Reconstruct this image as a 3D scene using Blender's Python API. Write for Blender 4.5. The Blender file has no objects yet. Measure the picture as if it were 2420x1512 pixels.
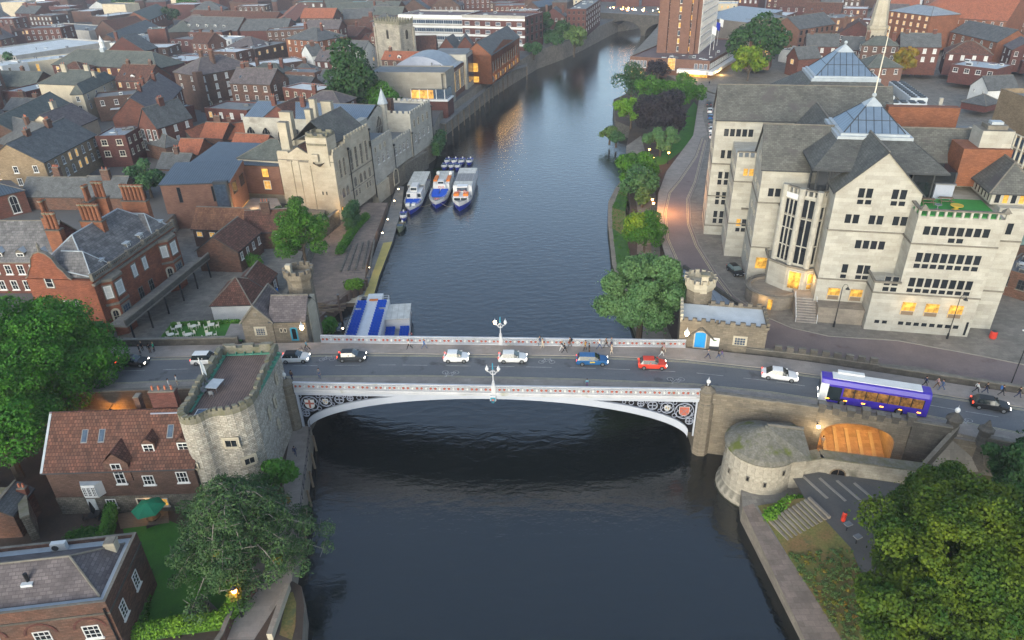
import bpy,math,random
import numpy as np
from mathutils import Vector,Matrix
from mathutils.geometry import tessellate_polygon
rnd = random.Random(7)
SC = bpy.context.scene
COL = SC.collection
rad = math.radians
EXPO,HAZE = 1.2,.0002
# ---------------------------------------------------------------- survey helper
# turns a sighting (measured position in the picture) plus a known height into a ground position
F_,CX_,CY_,TH_,RO_,H_ = 1650.,1210.,756.,rad(29.3),rad(1.56),63.
st_,ct_,sr_,cr_ = math.sin(TH_),math.cos(TH_),math.sin(RO_),math.cos(RO_)
RV = Vector((cr_,-sr_*st_,-sr_*ct_)); UV_ = Vector((sr_,cr_*st_,cr_*ct_)); FV = Vector((0,ct_,-st_))
def P(x,y,z=0.):
 d = FV + RV*((x-CX_)/F_) - UV_*((y-CY_)/F_)
 t = (z-H_)/d.z
 return Vector((d.x*t,d.y*t,z))
def q(n,x,y):
 n -= 1
 return (605*(n % 4)+x/4.,378*(n//4)+y/4.)
def px(p):
 return q(*p) if len(p) == 3 else p
def W(p,z):
 return P(*px(p),z)
# ---------------------------------------------------------------- materials
MATS = {}
def _n(nt,t,**k):
 n = nt.nodes.new(t)
 for a,b in k.items():
  if a.startswith('i_'): n.inputs[a[2:].replace('_',' ')].default_value = b
  else: setattr(n,a,b)
 return n
def c4(c): return (c[0],c[1],c[2],1)
def mat(name,c,c2=None,rough=.85,scale=.6,metal=0.,brick=None,streak=None,spec=.3,bump=0.,emit=None,estr=0.,
  fine=0.,stain=None,island=None,seam=None,coord='UV',trans=None,pos=.5,coat=0.):
 """principled material: c mixed with c2 by noise; brick=(w,h,mortar,contrast); seam=(spacing,axis,width,colour); stain=(colour,scale,threshold)"""
 if name in MATS: return MATS[name]
 m = bpy.data.materials.new(name); m.use_nodes = True
 nt = m.node_tree; b = nt.nodes['Principled BSDF']; L = nt.links.new
 b.inputs['Roughness'].default_value = rough; b.inputs['Metallic'].default_value = metal
 b.inputs['Specular IOR Level'].default_value = spec
 if coat: b.inputs['Coat Weight'].default_value = coat
 tc = _n(nt,'ShaderNodeTexCoord'); co = tc.outputs['UV' if coord == 'UV' else 'Object']
 def mixc(fac,a,bb,bt='MIX'):
  mx = _n(nt,'ShaderNodeMix',data_type='RGBA',blend_type=bt)
  for s,val in ((0,fac),(6,a),(7,bb)):
   if hasattr(val,'is_output') or hasattr(val,'links'): L(val,mx.inputs[s])
   else: mx.inputs[s].default_value = val if s == 0 else c4(val)
  return mx.outputs[2]
 def ramp(sock,lo,hi):
  mr = _n(nt,'ShaderNodeMapRange'); L(sock,mr.inputs[0]); mr.inputs[1].default_value = lo; mr.inputs[2].default_value = hi
  return mr.outputs[0]
 out = None
 c2 = c2 or tuple(v*.72 for v in c)
 no = _n(nt,'ShaderNodeTexNoise',i_Scale=scale,i_Detail=6.,i_Roughness=.62)
 if streak:
  mp = _n(nt,'ShaderNodeMapping'); mp.inputs['Scale'].default_value = streak; L(co,mp.inputs[0]); L(mp.outputs[0],no.inputs[0])
 else: L(co,no.inputs[0])
 out = mixc(ramp(no.outputs[0],pos-.15,pos+.17),c,c2)
 height = no.outputs[0]
 if fine:
  nf = _n(nt,'ShaderNodeTexNoise',i_Scale=4.5,i_Detail=3.); L(co,nf.inputs[0])
  f = ramp(nf.outputs[0],.3,.7); mu = _n(nt,'ShaderNodeMath',operation='MULTIPLY'); L(f,mu.inputs[0]); mu.inputs[1].default_value = fine
  out = mixc(mu.outputs[0],out,tuple(v*.45 for v in c))
 if brick:
  w,h,mo,con = brick
  br = _n(nt,'ShaderNodeTexBrick'); L(co,br.inputs[0])
  br.inputs['Scale'].default_value = 1.; br.inputs['Brick Width'].default_value = w; br.inputs['Row Height'].default_value = h
  br.inputs['Mortar Size'].default_value = mo; br.inputs['Mortar Smooth'].default_value = .3
  br.inputs['Color1'].default_value = (1,1,1,1); br.inputs['Color2'].default_value = (1-con,)*3+(1,); br.inputs['Mortar'].default_value = (1-con*1.3,)*3+(1,)
  out = mixc(1.,out,br.outputs[0],'MULTIPLY'); height = br.outputs['Fac']
 if seam:
  sp,ax,wd,sc = seam
  se = _n(nt,'ShaderNodeSeparateXYZ'); L(co,se.inputs[0])
  mo_ = _n(nt,'ShaderNodeMath',operation='PINGPONG'); L(se.outputs[ax],mo_.inputs[0]); mo_.inputs[1].default_value = sp/2
  lt = _n(nt,'ShaderNodeMath',operation='LESS_THAN'); L(mo_.outputs[0],lt.inputs[0]); lt.inputs[1].default_value = wd
  out = mixc(lt.outputs[0],out,sc)
 if stain:
  sc,ss,th = stain
  ns = _n(nt,'ShaderNodeTexNoise',i_Scale=ss,i_Detail=5.); L(co,ns.inputs[0])
  out = mixc(ramp(ns.outputs[0],th,th+.1),out,sc)
 if island:
  ge = _n(nt,'ShaderNodeNewGeometry')
  out = mixc(ge.outputs['Random Per Island'],out,mixc(1.,out,island,'MULTIPLY'))
 L(out,b.inputs['Base Color'])
 if emit and estr < 1.: L(mixc(1.,out,tuple(min(1.,e*2) for e in emit),'MULTIPLY'),b.inputs['Emission Color']); b.inputs['Emission Strength'].default_value = estr*4; emit = None
 if bump:
  bu = _n(nt,'ShaderNodeBump'); bu.inputs['Strength'].default_value = bump; bu.inputs['Distance'].default_value = .05
  L(height,bu.inputs['Height']); L(bu.outputs[0],b.inputs['Normal'])
 if emit:
  b.inputs['Emission Color'].default_value = c4(emit); b.inputs['Emission Strength'].default_value = estr
 if trans:
  b.inputs['Transmission Weight'].default_value = trans
 MATS[name] = m
 return m
G = lambda v: (v,v,v)
def lin(r,g,b_):
 f = lambda s: ((s/255.+.055)/1.055)**2.4 if s > 10 else s/255./12.92
 return (f(r),f(g),f(b_))
M = {}
def defmats():
 A = lambda k,*a,**kw: M.__setitem__(k,mat(k,*a,**kw))
 A('red_brick',(.205,.082,.06),(.135,.062,.05),brick=(.5,.16,.02,.35),fine=.35,scale=.35)
 A('dark_red_brick',(.165,.062,.052),(.11,.052,.047),brick=(.5,.16,.02,.35),fine=.35,scale=.35)
 A('brown_brick',(.16,.095,.072),(.095,.06,.05),brick=(.5,.16,.02,.35),fine=.4,scale=.4)
 A('orange_brick',(.32,.125,.065),(.22,.09,.052),brick=(.5,.16,.02,.3),fine=.3,scale=.4)
 A('old_brick',(.20,.10,.07),(.12,.085,.07),brick=(.55,.2,.02,.4),fine=.4,scale=.3)
 A('buff_brick',(.36,.27,.17),(.26,.19,.12),brick=(.5,.16,.02,.3),fine=.3,scale=.3)
 A('modern_brick',(.235,.125,.09),(.18,.095,.07),brick=(.6,.14,.015,.25),fine=.25,scale=.5)
 A('cream_stone',(.53,.48,.375),(.38,.33,.245),brick=(1.6,.55,.01,.14),fine=.22,scale=.22,stain=((.24,.2,.15),.12,.66))
 A('office_stone',(.475,.46,.405),(.385,.365,.31),brick=(1.9,.6,.012,.2),fine=.18,scale=.45,stain=((.36,.33,.28),.3,.66))
 A('pale_stone',(.50,.48,.42),(.37,.35,.3),brick=(1.1,.4,.012,.16),fine=.25,scale=.3,stain=((.24,.22,.19),.25,.62))
 A('church_stone',(.46,.42,.34),(.24,.22,.19),brick=(1.,.4,.012,.2),fine=.3,scale=.3)
 A('tower_stone',(.62,.58,.5),(.40,.36,.295),brick=(.5,.24,.03,.42),fine=.35,scale=1.3,bump=.6,stain=((.30,.13,.08),1.3,.68))
 A('brown_stone',(.26,.22,.165),(.16,.14,.11),brick=(.8,.3,.02,.3),fine=.35,scale=.35,bump=.3)
 A('dark_stone',(.15,.135,.115),(.085,.08,.07),brick=(.9,.35,.02,.3),fine=.4,scale=.4,bump=.3)
 A('coping',(.23,.21,.175),(.13,.12,.1),fine=.4,scale=.8)
 A('rubble',(.27,.25,.205),(.14,.13,.11),brick=(.5,.28,.03,.45),fine=.5,scale=.6,bump=.5)
 A('moss_stone',(.25,.23,.19),(.14,.14,.07),fine=.5,scale=.9); A('old_drum',(.50,.46,.38),(.30,.27,.22),brick=(.9,.4,.02,.2),fine=.4,scale=.5,stain=((.15,.14,.11),.35,.58)); A('mossy_slab',(.24,.225,.19),(.13,.125,.085),fine=.75,scale=1.6,stain=((.10,.115,.025),.45,.55),coord='Object'); A('mansion_brick',(.34,.115,.062),(.22,.08,.05),brick=(.5,.16,.02,.35),fine=.4,scale=.5)
 A('render_white',(.68,.68,.66),(.55,.55,.53),fine=.12,scale=.3)
 A('render_grey',(.22,.2,.18),(.14,.13,.12),fine=.3,scale=.3)
 A('render_cream',(.6,.52,.38),(.5,.42,.3),fine=.15,scale=.3)
 A('concrete',(.42,.40,.37),(.33,.31,.28),fine=.15,scale=.4)
 A('concrete_board',(.34,.315,.265),(.285,.26,.215),brick=(6.,.9,.02,.16),fine=.1,scale=.3)
 S = dict(rough=.75,spec=.2)
 A('slate',(.17,.178,.18),(.105,.108,.108),brick=(.5,.3,.03,.3),fine=.35,scale=.5,**S)
 A('slate_green',(.165,.178,.158),(.105,.117,.103),brick=(.5,.3,.03,.3),fine=.35,scale=.4,**S)
 A('slate_purple',(.20,.172,.172),(.125,.108,.112),brick=(.6,.34,.03,.35),fine=.35,scale=.6,**S)
 A('stone_slate',(.165,.165,.15),(.10,.102,.095),brick=(.6,.35,.03,.32),fine=.35,scale=.35,stain=((.085,.08,.08),.22,.56),**S)
 A('slate_big',(.26,.25,.25),(.13,.13,.135),brick=(.75,.5,.035,.4),fine=.4,scale=.6,**S)
 A('pantile',(.30,.125,.08),(.19,.085,.06),brick=(.36,.42,.035,.45),fine=.45,scale=.6)
 A('pantile_dark',(.22,.098,.068),(.13,.07,.053),brick=(.36,.42,.04,.5),fine=.45,scale=.7)
 A('pantile_bright',(.44,.15,.08),(.33,.12,.07),brick=(.36,.42,.03,.35),fine=.3,scale=.5)
 A('pantile_orange',(.36,.17,.09),(.24,.11,.07),brick=(.36,.42,.03,.4),fine=.35,scale=.6)
 A('lead',(.30,.33,.36),(.22,.25,.28),seam=(1.2,0,.05,(.15,.17,.19)),rough=.5,scale=.5,metal=.15)
 A('blue_metal',(.155,.205,.27),(.125,.17,.22),seam=(.62,0,.045,(.05,.07,.1)),rough=.45,scale=.6,metal=.2)
 A('dark_metal_roof',(.085,.115,.15),(.07,.095,.125),seam=(.55,0,.05,(.03,.04,.055)),rough=.45,metal=.2)
 A('pyramid_glazing',(.15,.21,.29),(.12,.17,.24),seam=(1.15,0,.06,(.035,.045,.06)),rough=.35,metal=.25)
 A('lead_edge',(.40,.44,.47),(.3,.34,.37),rough=.5,scale=.9)
 A('felt',(.21,.22,.225),(.14,.15,.155),fine=.2,scale=.2)
 A('felt_brown',(.16,.12,.12),(.11,.085,.09),fine=.2,scale=.2)
 A('white_roof',(.62,.65,.66),(.46,.49,.5),fine=.15,scale=.25)
 A('copper',(.17,.27,.24),(.11,.18,.16),fine=.2)
 A('glass',(.018,.022,.027),(.012,.015,.02),rough=.12,spec=.6)
 A('glass_blue',(.06,.09,.13),(.03,.05,.08),rough=.12,spec=.7,scale=1.5)
 A('blind',(.55,.56,.54),(.4,.42,.42),rough=.4,spec=.5)
 A('lit',(.5,.3,.12),(.2,.1,.04),scale=1.3,coord='Object',emit=(1.,.48,.16),estr=.22)
 A('lit_warm',(.5,.3,.12),(.12,.06,.02),scale=.8,coord='Object',emit=(1.,.42,.12),estr=.3)
 A('lit_white',(.8,.8,.7),emit=(1.,.8,.5),estr=.8)
 A('lit_yellow',(.7,.42,.1),(.06,.03,.01),scale=.9,emit=(1.,.38,.06),estr=.1,coord='Object')
 A('lamp_glow',(.9,.8,.6),emit=(1.,.72,.4),estr=14.)
 A('lamp_orange',(.9,.5,.2),emit=(1.,.42,.1),estr=12.)
 A('lamp_white',(.9,.9,.9),emit=(1.,.95,.85),estr=8.)
 A('white_paint',(.72,.72,.70),(.62,.62,.60),rough=.5,fine=.08)
 A('cream_paint',(.68,.64,.52),(.6,.56,.46),rough=.5)
 A('bridge_white',(.54,.55,.575),(.42,.43,.455),rough=.5,scale=.35,fine=.12,stain=((.33,.33,.27),.5,.62))
 A('bridge_grey',(.42,.45,.515),(.37,.40,.46),rough=.5,scale=.3,stain=((.3,.31,.27),.35,.68))
 A('bridge_blue',(.33,.36,.44),(.26,.29,.36),rough=.5,scale=.3)
 A('badge_red',(.44,.12,.08),(.36,.1,.07),rough=.5)
 A('gold',(.55,.38,.12),rough=.4,metal=.4)
 A('black_iron',(.02,.022,.024),(.012,.012,.014),rough=.45)
 A('void',(.006,.006,.008),rough=.9)
 A('blue_door',(.02,.27,.62),(.02,.22,.52),rough=.45)
 A('teal_door',(.04,.26,.38),rough=.45)
 A('white_door',(.62,.67,.68),rough=.5)
 A('dark_grey',(.05,.055,.062),(.035,.04,.045),rough=.6)
 A('mid_grey',(.2,.21,.22),rough=.6)
 A('terracotta',(.42,.15,.08),(.3,.11,.07),rough=.8)
 A('chimney_stone',(.30,.26,.18),(.2,.17,.12),fine=.4,scale=1.)
 A('timber',(.24,.18,.12),(.15,.11,.08),streak=(.4,4,1),scale=2.,fine=.3)
 A('deck_timber',(.2,.14,.12),(.13,.095,.082),seam=(.3,0,.03,(.06,.045,.04)),scale=.8,fine=.3)
 A('verdigris',(.10,.30,.21),(.07,.2,.15),rough=.6)
 A('asphalt',(.15,.158,.168),(.115,.12,.128),scale=.22,fine=.25,coord='Object',rough=.75,streak=(.25,1.6,1),stain=((.065,.068,.072),.35,.62))
 A('red_asphalt',(.22,.175,.165),(.175,.14,.135),scale=.25,fine=.25,stain=((.14,.1,.095),.3,.64),coord='Object')
 A('paving',(.33,.295,.26),(.25,.22,.195),brick=(.9,.6,.012,.16),fine=.2,scale=.4,coord='Object')
 A('paving_pink',(.36,.315,.28),(.28,.245,.215),brick=(.9,.6,.012,.14),fine=.15,scale=.3,coord='Object')
 A('paving_dark',(.275,.25,.215),(.19,.175,.15),brick=(.9,.6,.015,.25),fine=.3,scale=.3,coord='Object')
 A('terrace_paving',(.32,.245,.2),(.22,.175,.14),brick=(1.1,.7,.02,.25),fine=.35,scale=.4,coord='Object')
 A('city_ground',(.16,.152,.142),(.095,.09,.085),scale=.05,fine=.3,coord='Object')
 A('kerb',(.33,.3,.26),(.26,.24,.2),fine=.2)
 A('line_white',(.5,.5,.49),(.24,.24,.24),fine=.5,coord='Object',scale=1.5)
 A('line_yellow',(.62,.55,.33),(.42,.38,.26),fine=.3,coord='Object',scale=1.)
 A('grass',(.045,.12,.02),(.035,.085,.018),scale=.5,fine=.4,coord='Object')
 A('grass_lawn',(.055,.19,.02),(.04,.14,.02),scale=.4,fine=.3,coord='Object')
 A('grass_rough',(.15,.17,.045),(.22,.12,.055),scale=.3,fine=.7,coord='Object',stain=((.09,.1,.04),.8,.6))
 A('turf',(.06,.30,.07),(.05,.22,.05),scale=.5,fine=.2,coord='Object')
 A('soil',(.085,.06,.045),(.05,.038,.03),scale=.3,fine=.4,coord='Object')
 A('quay_stone',(.33,.285,.23),(.22,.19,.155),brick=(1.2,.45,.015,.2),fine=.3,scale=.35,coord='UV')
 A('wet_stone',(.075,.07,.05),(.035,.045,.02),fine=.4,scale=.5,coord='UV')
 A('steel_pile',(.19,.13,.1),(.12,.09,.07),fine=.4,scale=.5,streak=(1,.3,1))
 A('pontoon_grey',(.28,.27,.25),(.2,.2,.19),brick=(3.,.35,.02,.2),coord='Object',fine=.2)
 A('pontoon_yellow',(.52,.42,.13),(.42,.34,.12),coord='Object',fine=.2)
 A('bark',(.12,.09,.065),(.07,.055,.042),scale=2.,fine=.4,coord='Object')
 A('bark_pale',(.26,.235,.2),(.18,.165,.145),scale=2.,coord='Object')
 A('blue_seat',(.012,.09,.55),(.01,.075,.45),rough=.5)
 A('hull_blue',(.012,.03,.33),(.01,.025,.27),rough=.3,spec=.5)
 A('boat_white',(.74,.74,.73),(.66,.66,.65),rough=.35,spec=.5)
 A('boat_cream',(.66,.65,.6),(.46,.45,.4),rough=.6,seam=(1.1,1,.03,(.35,.34,.3)))
 A('boat_grey',(.25,.25,.25),(.2,.2,.2),rough=.6,seam=(1.1,1,.03,(.4,.4,.4)))
 A('boat_deck',(.36,.37,.37),(.28,.28,.28),rough=.6)
 A('orange',(.8,.22,.03),rough=.5)
 A('ring_red',(.75,.07,.04),rough=.5)
 A('hull_green',(.10,.15,.10),(.2,.2,.15),fine=.4)
 A('rope',(.3,.27,.2))
 A('purple',(.055,.032,.38),(.045,.026,.31),rough=.3,spec=.4)
 A('bus_lit',(.3,.15,.05),(.02,.014,.012),scale=1.6,emit=(1.,.42,.12),estr=.05,rough=.15,coord='Object')
 A('tyre',(.012,.012,.013),rough=.8)
 A('rim',(.3,.31,.32),rough=.35,metal=.6)
 A('headlight',(.9,.9,.85),emit=(1.,.93,.8),estr=3.5)
 A('headlight_off',(.6,.62,.64),rough=.2)
 A('taillight',(.6,.03,.02),emit=(1.,.05,.02),estr=2.2)
 A('indicator',(.9,.3,.03),emit=(1.,.32,.03),estr=3.)
 A('car_glass',(.02,.03,.035),rough=.08,spec=.8)
 A('car_glass_pale',(.16,.2,.2),(.1,.14,.14),rough=.08,spec=.8)
 A('parasol_green',(.02,.25,.12),rough=.7)
 A('skin',(.48,.27,.18),rough=.6)
 A('crane_yellow',(.6,.42,.06),rough=.6)
 A('plastic_blue',(.02,.16,.5),rough=.5)
 A('plastic_red',(.6,.05,.03),rough=.5)
defmats()
_lf = {}
def leafmat(name,c,c2,isl=(1.5,1.55,1.1),scale=.35):
 if name in _lf: return _lf[name]
 m = mat(name,c,c2,rough=.7,scale=scale,island=isl,coord='Object',spec=.2)
 _lf[name] = m
 return m
# ---------------------------------------------------------------- mesh builder
class MB:
 def __init__(s): s.v = []; s.f = []; s.k = []; s.mats = []
 def mi(s,m):
  if isinstance(m,str): m = M[m]
  if m not in s.mats: s.mats.append(m)
  return s.mats.index(m)
 def face(s,pts,m):
  n = len(s.v); s.v += [tuple(p) for p in pts]; s.f.append(tuple(range(n,n+len(pts)))); s.k.append(s.mi(m)); return s
 def box(s,x0,x1,y0,y1,z0,z1,m,top=None,bottom=True):
  a = [(x0,y0),(x1,y0),(x1,y1),(x0,y1)]
  return s.prism(a,z0,z1,m,top,bottom)
 def prism(s,poly,z0,z1,m,top=None,bottom=False,z1f=None):
  ar = sum(poly[i][0]*poly[(i+1) % len(poly)][1]-poly[(i+1) % len(poly)][0]*poly[i][1] for i in range(len(poly)))
  if ar < 0: poly = list(reversed(poly))
  n = len(poly); zt = [z1]*n if z1f is None else [z1f(*p[:2]) for p in poly]
  for i in range(n):
   j = (i+1) % n; a,b = poly[i],poly[j]
   s.face([(a[0],a[1],z0),(b[0],b[1],z0),(b[0],b[1],zt[j]),(a[0],a[1],zt[i])],m)
  if n <= 4: s.face([(p[0],p[1],zt[i]) for i,p in enumerate(poly)],top or m)
  else: s.sheet([(p[0],p[1],zt[i]) for i,p in enumerate(poly)],top or m)
  if bottom: s.face([(p[0],p[1],z0) for p in reversed(poly)],m)
  return s
 def sheet(s,pts,m):
  tr = tessellate_polygon([[Vector((p[0],p[1],0)) for p in pts]])
  n = len(s.v); s.v += [tuple(p) for p in pts]; k = s.mi(m)
  for t in tr:
   a,b,c = (pts[i] for i in t)
   if (b[0]-a[0])*(c[1]-a[1])-(b[1]-a[1])*(c[0]-a[0]) < 0: t = (t[0],t[2],t[1])
   s.f.append((n+t[0],n+t[1],n+t[2])); s.k.append(k)
  return s
 def obox(s,c,ux,w,d,h,m,top=None,z=None):
  """oriented box: base centre c, unit vector ux (2d), width w along ux, depth d across, height h"""
  uy = (-ux[1],ux[0]); cz = c[2] if z is None else z
  pl = [(c[0]+ux[0]*a*w/2+uy[0]*b*d/2,c[1]+ux[1]*a*w/2+uy[1]*b*d/2) for a,b in ((-1,-1),(1,-1),(1,1),(-1,1))]
  return s.prism(pl,cz,cz+h,m,top,True)
 def cyl(s,p0,p1,r0,r1,m,n=8,cap=True):
  p0,p1 = Vector(p0),Vector(p1); d = (p1-p0)
  if d.length < 1e-6: return s
  d.normalize(); a = d.orthogonal().normalized(); b = d.cross(a)
  A = [p0+(a*math.cos(t)+b*math.sin(t))*r0 for t in [2*math.pi*i/n for i in range(n)]]
  B = [p1+(a*math.cos(t)+b*math.sin(t))*r1 for t in [2*math.pi*i/n for i in range(n)]]
  for i in range(n):
   j = (i+1) % n; s.face([A[i],A[j],B[j],B[i]],m)
  if cap: s.face(list(reversed(A)),m); s.face(B,m)
  return s
 def tube(s,pts,r,m,n=6):
  for i in range(len(pts)-1):
   ra = r[i] if isinstance(r,(list,tuple)) else r; rb = r[i+1] if isinstance(r,(list,tuple)) else r
   s.cyl(pts[i],pts[i+1],ra,rb,m,n)
  return s
 def lathe(s,c,prof,m,n=12,rot=0.):
  for i in range(len(prof)-1):
   (r0,z0),(r1,z1) = prof[i],prof[i+1]
   for k in range(n):
    a0 = rot+2*math.pi*k/n; a1 = rot+2*math.pi*(k+1)/n
    pt = lambda r,a,z: (c[0]+r*math.cos(a),c[1]+r*math.sin(a),c[2]+z)
    if r1 < 1e-4: s.face([pt(r0,a0,z0),pt(r0,a1,z0),pt(0,0,z1)],m)
    elif r0 < 1e-4: s.face([pt(0,0,z0),pt(r1,a1,z1),pt(r1,a0,z1)],m)
    else: s.face([pt(r0,a0,z0),pt(r0,a1,z0),pt(r1,a1,z1),pt(r1,a0,z1)],m)
  return s
 def ell(s,c,r,m,n=10,k=6):
  pr = [(math.sin(math.pi*i/k),-math.cos(math.pi*i/k)) for i in range(k+1)]
  n0 = len(s.v); s.lathe((0,0,0),pr,m,n)
  for i in range(n0,len(s.v)):
   p = s.v[i]; s.v[i] = (c[0]+p[0]*r[0],c[1]+p[1]*r[1],c[2]+p[2]*r[2])
  return s
 def xf(s,mtx,n0=0):
  for i in range(n0,len(s.v)):
   s.v[i] = tuple(mtx @ Vector(s.v[i]))
  return s
 def mesh(s,name,smooth=False):
  me = bpy.data.meshes.new(name); me.from_pydata(s.v,[],s.f)
  for m in s.mats: me.materials.append(m)
  me.polygons.foreach_set('material_index',s.k)
  uv = me.uv_layers.new(name='UVMap'); d = np.empty(len(me.loops)*2,'f'); i = 0
  V = s.v
  for f in s.f:
   a,b,c = V[f[0]],V[f[1]],V[f[2]]
   ux,uy,uz = b[0]-a[0],b[1]-a[1],b[2]-a[2]; wx,wy,wz = c[0]-a[0],c[1]-a[1],c[2]-a[2]
   nx,ny,nz = uy*wz-uz*wy,uz*wx-ux*wz,ux*wy-uy*wx
   l = math.sqrt(nx*nx+ny*ny+nz*nz) or 1.; nx /= l; ny /= l; nz /= l
   h = math.hypot(nx,ny)
   if h < .05:
    for j in f: d[i] = V[j][0]; d[i+1] = V[j][1]; i += 2
   else:
    tx,ty = -ny/h,nx/h; bx,by,bz = -nz*ty,nz*tx,nx*ty-ny*tx
    for j in f:
     p = V[j]; d[i] = p[0]*tx+p[1]*ty; d[i+1] = p[0]*bx+p[1]*by+p[2]*bz; i += 2
  uv.data.foreach_set('uv',d)
  if smooth: me.polygons.foreach_set('use_smooth',[True]*len(me.polygons))
  me.validate(); me.update()
  return me
 def build(s,name,parent=None,loc=(0,0,0),smooth=False,**tags):
  return place(name,s.mesh(name,smooth),parent,loc,**tags)
def place(name,me,parent=None,loc=(0,0,0),rz=0.,**tags):
 o = bpy.data.objects.new(name,me); COL.objects.link(o); o.location = loc
 if rz: o.rotation_euler = (0,0,rz)
 if parent: o.parent = parent
 for k,v_ in tags.items():
  if v_: o[k] = v_
 return o
def thing(name,label,cat,loc=(0,0,0),rz=0.,group=None):
 return place(name,None,None,loc,rz,label=label,category=cat,group=group)
def copy_tree(o,parent=None):
 c = o.copy(); COL.objects.link(c)
 if parent: c.parent = parent
 for ch in KIDS.get(o.name,[]) or list(o.children): copy_tree(ch,c)
 return c
KIDS = {}
def relabel(o,label,group=None,cat=None):
 o['label'] = label
 if group: o['group'] = group
 if cat: o['category'] = cat
 return o
# ---------------------------------------------------------------- windows
_wc = {}
def win(w,h,frame='white_paint',glass='glass',nx=2,ny=2,sill='coping',arch=0,ft=.09,bar=.045,surround=None,depth=.07,sw=.18):
 key = (round(w,2),round(h,2),frame,glass,nx,ny,sill,arch,ft,surround)
 if key in _wc: return _wc[key]
 b = MB(); x0,x1 = -w/2,w/2
 def outline(hw,z0,z1,k=8):
  if not arch: return [(-hw,z0),(hw,z0),(hw,z1),(-hw,z1)]
  pts = [(-hw,z0),(hw,z0)]
  zc = z1-hw*arch
  for i in range(k+1):
   a = math.pi*i/k
   if arch > 1: # pointed
    t = i/k; xx = hw*(1-2*t); zz = zc+hw*arch*(1-abs(2*t-1)**1.7); pts.append((xx,zz))
   else: pts.append((hw*math.cos(a),zc+hw*arch*math.sin(a)))
  return pts
 og = outline(w/2-ft,ft,h-ft); oo = outline(w/2,0,h)
 b.face([(p[0],-.012,p[1]) for p in og],glass)
 def ringband(o1,o2,y,m):
  n = len(o1)
  for i in range(n):
   j = (i+1) % n
   b.face([(o1[i][0],y,o1[i][1]),(o1[j][0],y,o1[j][1]),(o2[j][0],y,o2[j][1]),(o2[i][0],y,o2[i][1])],m)
   b.face([(o2[i][0],y,o2[i][1]),(o2[j][0],y,o2[j][1]),(o2[j][0],-.012,o2[j][1]),(o2[i][0],-.012,o2[i][1])],m)
   b.face([(o1[j][0],y,o1[j][1]),(o1[i][0],y,o1[i][1]),(o1[i][0],0,o1[i][1]),(o1[j][0],0,o1[j][1])],m)
 ringband(oo,og,-depth,frame)
 for i in range(1,nx):
  xx = x0+w*i/nx; zt = h-ft*.5
  if arch: zt = h-(w/2*arch)*(1-math.sqrt(max(0,1-(2*xx/w)**2)))-ft
  b.box(xx-bar/2,xx+bar/2,-depth*.8,-.014,ft,zt,frame,bottom=False)
 for i in range(1,ny):
  zz = h*i/ny; b.box(x0+ft,x1-ft,-depth*.85,-.014,zz-bar/2,zz+bar/2,frame)
 if sill: b.box(x0-.12,x1+.12,-.16,0,-.14,0,sill)
 if surround: ringband(outline(w/2+sw,-sw if not sill else 0,h+sw*1.2),oo,-.05,surround)
 me = b.mesh('window_mesh'); _wc[key] = me
 return me
ST = {  # style -> (frame, glass, nx, ny, sill, arch, ft, surround)
 'sash': ('white_paint','glass',2,2,'white_paint',0,.12,None),
 'sashb': ('white_paint','blind',1,2,'white_paint',0,.12,None),
 'case': ('cream_paint','glass',2,2,'cream_paint',0,.13,None),
 'plain': ('dark_grey','glass',1,1,None,0,.06,None),
 'pl2': ('white_paint','glass',2,1,'coping',0,.1,None),
 'dark': ('dark_grey','glass',2,2,'coping',0,.07,None),
 'lit': ('white_paint','lit',2,2,'coping',0,.12,None),
 'litp': ('dark_grey','lit_warm',1,1,None,0,.08,None),
 'litw': ('white_paint','lit_white',1,1,None,0,.06,None),
 'arch': ('white_paint','glass',2,2,'white_paint',1,.1,'coping'),
 'archs': ('cream_stone','glass',2,2,'cream_stone',.9,.12,'cream_stone'),
 'stone': ('cream_stone','glass',2,3,'cream_stone',0,.12,'cream_stone'),
 'office': ('office_stone','glass',1,1,None,0,.07,None),
 'strip': ('white_paint','glass_blue',4,1,'white_paint',0,.1,None),
}
def stylewin(st,w,h):
 f,g,nx,ny,sl,ar,ft,su = ST[st]
 return win(w,h,f,g,nx,ny,sl,ar,ft,surround=su)
FOOT = []
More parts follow.
